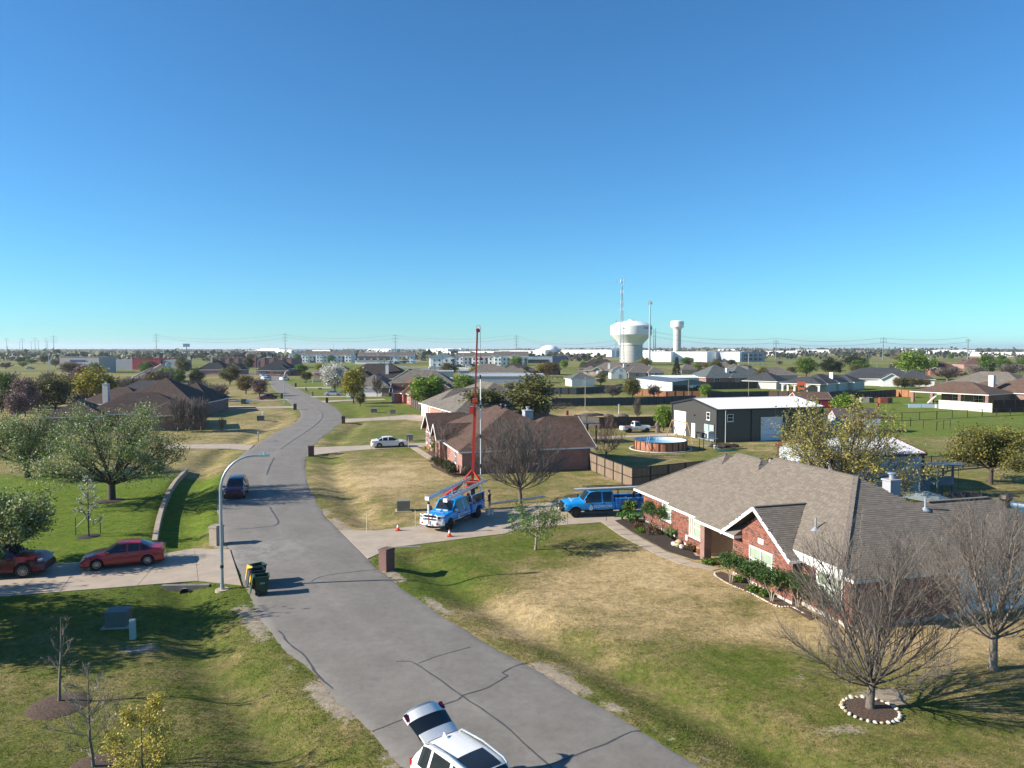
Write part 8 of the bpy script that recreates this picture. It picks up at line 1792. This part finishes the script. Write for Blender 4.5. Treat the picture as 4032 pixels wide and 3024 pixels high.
for lb, sx, sy, top_y, r in (('tall wooden utility pole at the left street',137/4.365,1320+490/4.365,1320+185/4.365,.16),('white light pole before the clinic',840/4.365,1320+590/4.365,1320+335/4.365,.22),('dark utility pole before the crimson store',504+828/4.365,1455,1320+250/4.365,.2),('parking lot lamp pole at the maroon shop',1008+437/4.365,1450,1320+270/4.365,.16),('parking lot lamp pole before the apartments',1008+1095/4.365,1430,1320+285/4.365,.18),('parking lot lamp pole at the clubhouse',1008+2084/4.365,1434,1320+265/4.365,.18),('dark wooden pole left of the white tree houses',1512+5/4.365,1454,1320+285/4.365,.2),('dark wooden pole at the corner apartment',1512+1012/4.365,1455,1320+350/4.365,.2),('wooden pole right of the corner apartment',1512+1268/4.365,1448,1320+300/4.365,.2),('lamp pole before the right apartments',1512+1362/4.365,1448,1320+255/4.365,.18),('wooden utility pole over the blue fronted store',2016+238/4.365,1430,1320+295/4.365,.24),('lamp pole at the big tower foot',2016+2112/4.365,1434,1320+310/4.365,.2),('utility pole by the warehouse drive',2520+708/4.365,1424,1320+300/4.365,.24),('tall lamp pole beside the grey warehouse wall',2520+880/4.365,1426,1320+280/4.365,.24),('utility pole at the white warehouse end',2520+1578/4.365,1424,1320+320/4.365,.24),('lamp pole before the glazed office',2520+1866/4.365,1434,1320+300/4.365,.22)):
    p = G(sx, sy); h = CAM_H-(top_y-HZP)*p.y/FPX; root = thing('utility_pole', lb, 'pole', tuple(p), 0); m = MB(); m.cyl((0,0,0),(0,0,h),r,r*.7,n=7); m.build('shaft', plain('pole_brown',(.07,.055,.045),.9) if 'wood' in lb or 'utility' in lb else M_galv, root)
    m = MB(); m.box((0,0,h-.4),(2.4,.15,.15) if 'wood' in lb or 'utility' in lb else (1.2,.5,.2)); m.build('crossarm' if 'wood' in lb or 'utility' in lb else 'lamp_head', M_galv, root)
rb = thing('oil_drum', 'rusty drum beyond the brown house ridge', 'drum', tuple(on(t5(945,1370))), 0); m = MB(); m.cyl((0,0,0),(0,0,.95),.32,n=16); m.lathe([(.32,.5),(.35,.53),(.32,.56)],16,cap=False); m.build('drum', plain('rust',(.2,.055,.03)), rb)
dr2 = thing('fire_drum', 'rusty drum with a rod on the right green', 'drum', tuple(t7(1882,1232)), 0); m = MB(); m.cyl((0,0,0),(0,0,.85),.34,n=16); m.build('drum', plain('rust',(.2,.055,.03)), dr2); m = MB(); m.cyl((-.3,0,0),(-.3,0,2.4),.05,n=6); m.build('rod', plain('rust',(.2,.055,.03)), dr2)
for lb, p, s_, mt in (('pale concrete block container on the right green',t7(1720,1160),(2.8,1.4,1.25),M_wall_conc),('rusty open crate with white scrap on the right green',t7(2040,1172),(2.6,1.4,1.35),plain('rust',(.2,.055,.03)))):
    root = thing('container', lb, 'container', tuple(p), -.1); m = MB(); m.box((0,1.2,s_[2]/2),s_); m.build('body', mt, root); m = MB(); m.box((s_[0]*.35,1.0,s_[2]/2),(s_[0]*.4,s_[1]*1.05,s_[2]*.9)); m.build('dark_end', M_steel_d, root)
hp_ = thing('brush_pile', 'dark brush pile along the slate fence', 'brush pile', tuple(t5(810,1262)), 0); m = MB(); rr = random.Random(3)
for k in range(70): a = rr.random()*6.28; c = Vector((rr.gauss(0,2.2),rr.gauss(0,.6),rr.random()*1.2)); d = Vector((math.cos(a),math.sin(a)*.3,rr.gauss(0,.25)))*rr.uniform(.6,1.6); m.cyl(c-d,c+d,.05,.02,n=4)
m.build('branches', M_barkd, hp_, uv=False)
for k, (p, lb) in enumerate(((t5(1360,1390),'longest dark dirt mound in the bare field'),(t5(1660,1400),'middle dirt mound in the bare field'),(t5(1910,1405),'right dirt mound in the bare field'))): m = MB(); m.blob((p.x,p.y,.2),(2.2 if k==0 else .9,.7,.42),k+3,14,6,.3); tag(m.build('dirt_mound', plain('soil_grey',(.10,.085,.07),.95,var=.4,scale=2,bmp=.5), smooth=True), lb, 'mound')
# play tower, gazebo roof, small things behind house A
pt_ = thing('play_tower', 'blue grey wooden play tower with swing beam behind the near house', 'play tower', tuple(G(3700,1960)), .15); mpt = plain('tower_blue',(.10,.14,.18),.7,var=.1)
for x in (-.75,.75):
    for y in (-.6,.6): m = MB(); m.box((x,y,1.5),(.12,.12,3.0)); m.build('post', mpt, pt_)
m = MB(); m.box((0,0,1.35),(1.7,1.4,.12)); m.build('deck', mpt, pt_); m = MB(); m.box((0,-.62,1.75),(1.5,.05,.6)); m.bar((-.75,-.62,2.0),(.75,-.62,2.7),.06); m.build('railing', mpt, pt_); m = MB(); m.box((0,0,3.0),(2.6,1.7,.1)); m.build('canopy', mpt, pt_); m = MB(); m.bar((-.2,.4,2.95),(2.6,.5,2.9),.2); m.build('swing_beam', M_siding, pt_)
for x in (1.5,2.2): m = MB(); m.cyl((x,.48,2.85),(x,.48,.5),.02,n=5); m.build('swing_chain', M_steel_d, pt_)
m = MB(); m.box((-1.9,-.5,1.1),(1.0,.2,2.2)); m.build('slat_panel', mpt, pt_)
gz_ = thing('gazebo', 'grey green hexagonal gazebo roof behind the near house chimney', 'gazebo', tuple(G(3640,2035)), 0); m = MB(); m.lathe([(2.2,2.35),(.15,3.15)],6,cap=False); m.build('roof', plain('gazebo_green',(.20,.235,.225),.5), gz_)
for k in range(6): a = 2*PI*k/6; m = MB(); m.cyl((1.95*math.cos(a),1.95*math.sin(a),0),(1.95*math.cos(a),1.95*math.sin(a),2.4),.06,n=6); m.build('post', M_steel_d, gz_)
gz_.scale = (.8,.8,.66)
sb = MB(); P = [G(3760,2000),G(3930,1985),G(3880,1945),G(3730,1935)]; sb.prism([p.xy for p in P],-.1,.06); tag(sb.build('sand_pit', M_mulch), 'dark framed mulch pit in the shed shadow', kind='structure')
ps = thing('playset', 'orange wooden playset with roof on the stone house lawn', 'playset', tuple(t7(570,985)), -.3); mor = plain('cedar_orange',(.42,.10,.02),.7,var=.15)
for x in (-1.3,1.3):
    for y in (-1,1): m = MB(); m.box((x,y,2),(.25,.25,4)); m.build('post', mor, ps)
m = MB(); m.box((0,0,1.7),(3,2.4,.25)); m.box((0,-1.1,2.3),(3,.12,1.0)); m.build('deck', mor, ps); m = MB(); m.add([(-2,-1.7,4),(2,-1.7,4),(2,1.7,4),(-2,1.7,4),(-2,0,5.8),(2,0,5.8)],[(0,1,5,4),(2,3,4,5),(0,4,3),(1,2,5)]); m.build('roof', plain('cedar_dark',(.28,.05,.02),.7), ps); m = MB(); m.bar((1.3,-1,1.8),(4.5,-1.6,.3),.7,.1); m.build('slide', mor, ps); m = MB(); m.bar((-1.3,0,3),(-5,0,3),.2); m.bar((-5,-.9,0),(-5,0,3),.15); m.bar((-5,.9,0),(-5,0,3),.15); m.build('swing_beam', mor, ps)
ps.scale = (.58,.58,.56)
sd2 = thing('pool_slide', 'white curved pool slide by the brown porch house', 'slide', tuple(t8(660,1175)), math.radians(20)); m = MB(); m.tube([(-3.6,0,.4),(-1.8,0,2.2),(0,0,4.0),(.9,0,4.5),(1.5,0,4.3)],[.38,.38,.38,.36,.3],8); m.build('chute', M_white, sd2, smooth=True); m = MB(); m.tube([(1.5,0,4.4),(2.2,0,2.4),(2.6,0,0)],.10,6); m.tube([(.2,0,4.0),(.5,0,0)],.10,6); m.build('support', M_galv, sd2)
sd2.scale = (.6,.6,.4)
pl3 = thing('rectangular_pool', 'low rectangular pool with pale blue panels by the brown porch house', 'pool', tuple(t8(480,1248)), -.1)
for k in range(2): m = MB(); m.box((-2.3+k*3.4,0,.9),(3.2,.15,1.7)); m.build('wall_panel', plain('panel_paleblue',(.42,.52,.55),.5,var=.15), pl3)
m = MB(); m.box((-.6,1.7,1.45),(6.4,3.2,.05)); m.build('water', M_water, pl3); m = MB(); m.cyl((3.3,.1,0),(3.3,.1,1.8),.7,n=12); m.build('filter_tank', M_galv, pl3)
pl3.scale = (.85,.85,.46)
ar = thing('arched_shed', 'white shed with a round arched front by the hedge row', 'shed', tuple(t8(430,750)), math.radians(12))
m = MB(); A_ = [(4.4*math.cos(PI*k/12)*-1, 3.2+2.8*math.sin(PI*k/12)) for k in range(13)]; prof = [(-4.4,0)]+A_+[(4.4,0)]; n = len(prof); m.add([(x,y,z) for y in (0,16) for x,z in prof], [(k,k+1,n+k+1,n+k) for k in range(n-1)]+[tuple(range(n))]); m.build('shell', M_siding, ar); m = MB(); m.box((0,-.05,1.6),(2.6,.12,3.2)); m.build('doorway', M_steel_d, ar)
ar.scale = (.52,.7,.6)
pv = thing('pavilion', 'small black roofed pavilion beside the grey brown house', 'pavilion', tuple(t4(265,740)), 0); m = MB(); m.add([(-3.6,0,3.2),(3.6,0,3.2),(3.6,6,3.2),(-3.6,6,3.2),(0,1.5,5.2),(0,4.5,5.2)],[(0,1,4),(1,2,5,4),(2,3,5),(3,0,4,5)]); m.build('roof', SH_blk, pv)
for x in (-3.2,3.2):
    for y in (.4,5.6): m = MB(); m.box((x,y,1.6),(.3,.3,3.2)); m.build('post', W_old, pv)
pv.scale = (.62,.62,.64)
wt = thing('tote_bin', 'white tote on the driveway verge of the silver sedan', 'tote', tuple(t3(1588,1065)), 0); m = MB(); m.box((0,0,1.1),(2.2,1.6,2.2)); m.lathe([(1.0,2.2),(.5,2.6),(.05,2.7)],10); m.build('tank', M_white, wt); bt = thing('blue_barrel', 'blue barrel beside the white tote', 'barrel', tuple(t3(1645,1090)), 0); m = MB(); m.cyl((0,0,0),(0,0,1.9),.75,n=12); m.lathe([(.76,.9),(.8,.95),(.76,1.0)],12,cap=False); m.build('barrel', paint('barrel_blue',(.01,.06,.35)), bt)
wt.scale = (.44,.44,.44); bt.scale = (.45,.45,.45)
gb = thing('wheelie_bin', 'dark green bin and white bag at the left drive', 'bin', tuple(t2(1990,1180)), 0); m = MB(); m.box((0,0,.9),(1.7,1.4,1.8)); m.box((0,0,1.85),(1.8,1.5,.15)); m.build('body', M_bing, gb); m = MB(); m.blob((.9,.9,.9),(1.2,1.0,1.0),3,10,6,.15); m.build('bag', M_white, gb, smooth=True)
gb.scale = (.6,.6,.6)
# ================================================================ PEOPLE
def person(label, loc, ang, shirt, trousers, skin, pose, hatmat, hat='helmet', h=1.76):
    J = {k: Vector(v) for k, v in pose.items()}; me = bpy.data.meshes.new('body'); names = list(J); ix = {n:i for i,n in enumerate(names)}
    E = [('pelvis','spine'),('spine','chest'),('chest','neck'),('neck','head'),('head','crown')]
    for s in 'LR': E += [('chest','sh'+s),('sh'+s,'el'+s),('el'+s,'wr'+s),('wr'+s,'palm'+s),('pelvis','hip'+s),('hip'+s,'kn'+s),('kn'+s,'an'+s),('an'+s,'toe'+s)]
    rad = dict(pelvis=.14,spine=.125,chest=.15,neck=.055,head=.085,crown=.075)
    for s in 'LR': rad.update({'sh'+s:.07,'el'+s:.045,'wr'+s:.032,'palm'+s:.035,'hip'+s:.10,'kn'+s:.062,'an'+s:.042,'toe'+s:.038})
    V = [J[n] for n in names]; edges = [(ix[a],ix[b]) for a,b in E]; R_ = [rad[n] for n in names]
    for s in 'LR':       # fingers and thumb
        pm = J['palm'+s]; d = (pm-J['wr'+s]).normalized(); sd_ = d.orthogonal().normalized()
        for k in range(5):
            off = sd_*((k-1.5)*.018 if k < 4 else -.045); l = (.055,.065,.06,.048,.045)[k]; a = pm+off*.8+d*(.02 if k < 4 else -.01); b = a+d*l+off*.2+Vector((.012,0,0)); V += [a,b]; R_ += [.010,.008]; edges += [(ix['palm'+s],len(V)-2),(len(V)-2,len(V)-1)]
    me.from_pydata([tuple(v) for v in V], edges, []); o = bpy.data.objects.new('tmp', me); COL.objects.link(o); mod = o.modifiers.new('s','SKIN')
    for i, r in enumerate(R_): me.skin_vertices[0].data[i].radius = (r,r)
    me.skin_vertices[0].data[0].use_root = True; sub = o.modifiers.new('u','SUBSURF'); sub.levels = 1; sub.render_levels = 1
    dg = bpy.context.evaluated_depsgraph_get(); bm_ = bpy.data.meshes.new_from_object(o.evaluated_get(dg)); bpy.data.objects.remove(o); bm_.name = 'body'; bm_.materials.clear()
    for mt in (skin, shirt, trousers, M_black): bm_.materials.append(mt)
    for p in bm_.polygons:
        c = p.center; p.use_smooth = True; arm = abs(c.y) > .2
        p.material_index = 3 if c.z < .10 else (2 if c.z < .93 and not (arm and c.z > .6 and abs(c.y) > .24) else (1 if c.z < 1.44 and not (c.z < 1.15 and abs(c.y) > .2) else 0))
    root = thing('person', label, 'person', tuple(loc), math.radians(ang)); link(bpy.data.objects.new('body', bm_), root)
    hd_ = J['head']; m = MB()
    if hat == 'helmet': m.lathe([(.135,.0),(.132,.05),(.11,.11),(.06,.15),(.01,.16)],16,tuple(hd_+Vector((0,0,.03))),cap=False); m.lathe([(.13,.01),(.165,.0),(.13,-.01)],16,tuple(hd_+Vector((.02,0,.03))),cap=False); m.build('helmet', hatmat, root, smooth=True)
    else: m.blob(tuple(hd_+Vector((-.02,0,.05))),(.11,.10,.11),2,10,7,.03); m.build('hair', hatmat, root, smooth=True)
    m = MB(); 
    for s in (-1,1): m.blob(tuple(hd_+Vector((.082,s*.033,.015))),.012,1,6,5,0)
    m.build('eyes', M_black, root); m = MB(); m.blob(tuple(hd_+Vector((.10,0,-.02))),(.018,.014,.022),1,6,5,0); m.build('nose', skin, root); m = MB(); m.box(tuple(hd_+Vector((.085,0,-.055))),(.01,.045,.01)); m.build('mouth', plain('lip',(.3,.1,.08),.6), root)
    m = MB(); 
    for s in (-1,1): m.blob(tuple(hd_+Vector((-.005,s*.095,0))),(.02,.012,.03),1,6,5,0)
    m.build('ears', skin, root); return root
STAND = dict(pelvis=(0,0,.95),spine=(.01,0,1.12),chest=(0,0,1.34),neck=(.02,0,1.49),head=(.04,0,1.60),crown=(.03,0,1.68))
for s, q in (('L',1),('R',-1)): STAND.update({'sh'+s:(0,q*.19,1.41),'el'+s:(.02,q*.25,1.13),'wr'+s:(.16,q*.22,.93),'palm'+s:(.22,q*.21,.88),'hip'+s:(0,q*.10,.90),'kn'+s:(.03,q*.12,.50),'an'+s:(0,q*.13,.09),'toe'+s:(.16,q*.15,.04)})
WALK = dict(STAND)
for s, q, f in (('L',1,1),('R',-1,-1)): WALK.update({'kn'+s:(.16*f+.05,q*.1,.50),'an'+s:(.28*f-.05,q*.1,.10),'toe'+s:(.42*f,q*.11,.05),'el'+s:(-.1*f,q*.25,1.14),'wr'+s:(.06-.12*f,q*.26,.92),'palm'+s:(.1-.12*f,q*.26,.85)})
M_skin = plain('skin', (.42,.23,.15), .6, var=.04)
person('person in a black shirt, tan trousers and blue helmet at the rig truck rear', on(tb(1300,1100))+Vector((.28,.1,0)), 160, plain('shirt_black',(.012,.013,.016),.8), plain('trousers_tan',(.20,.15,.10),.85), M_skin, STAND, plain('helmet_blue',(.12,.22,.32),.3,.3), 'helmet')
person('person in dark clothes walking a dog along the far right verge', t3(860,990)+Vector((0,0,.02)), -100, plain('shirt_navy',(.012,.014,.025),.8), plain('shorts_dark',(.03,.025,.025),.85), M_skin, WALK, plain('hair_dark',(.02,.015,.012),.7), 'hair')
dg_ = thing('dog', 'small tan dog walked beside the road', 'dog', tuple(t3(885,985)+Vector((0,0,.02))), math.radians(-100)); m = MB()
m.tube([(-.42,0,.5),(-.3,0,.48),(0,0,.44),(.22,0,.46),(.36,0,.6),(.44,0,.72),(.6,0,.68)],[.04,.11,.12,.14,.09,.085,.04],9)
for x in (-.28,.22):
    for y in (-.08,.08): m.tube([(x,y,.45),(x-.05 if x<0 else x,y,.26),(x+.02,y,.03)],[.055,.035,.03],6)
m.tube([(-.4,0,.52),(-.55,0,.62),(-.6,0,.72)],[.03,.025,.012],6); m.blob((.42,.06,.80),(.03,.02,.05),1,6,5,0); m.blob((.42,-.06,.80),(.03,.02,.05),1,6,5,0); m.build('body', plain('fur_tan',(.35,.18,.08),.8,var=.15), dg_, smooth=True, angle=60)
# ---- hazy air over the plain
hz_m = bpy.data.materials.new('haze_air'); hz_m.use_nodes = True; hn = hz_m.node_tree; hn.nodes.clear()
ho = hn.nodes.new('ShaderNodeOutputMaterial'); hv = hn.nodes.new('ShaderNodeVolumePrincipled'); hv.inputs['Density'].default_value = .00009; hv.inputs['Color'].default_value = (.80,.88,1,1); hv.inputs['Anisotropy'].default_value = .2
hn.links.new(hv.outputs[0], ho.inputs['Volume'])
m = MB(); m.box2((-9500,-80,-2.5),(9500,14500,72)); tag(m.build('haze', hz_m, uv=False), 'thin pale haze over the distant plain', 'haze', kind='stuff')
grass()
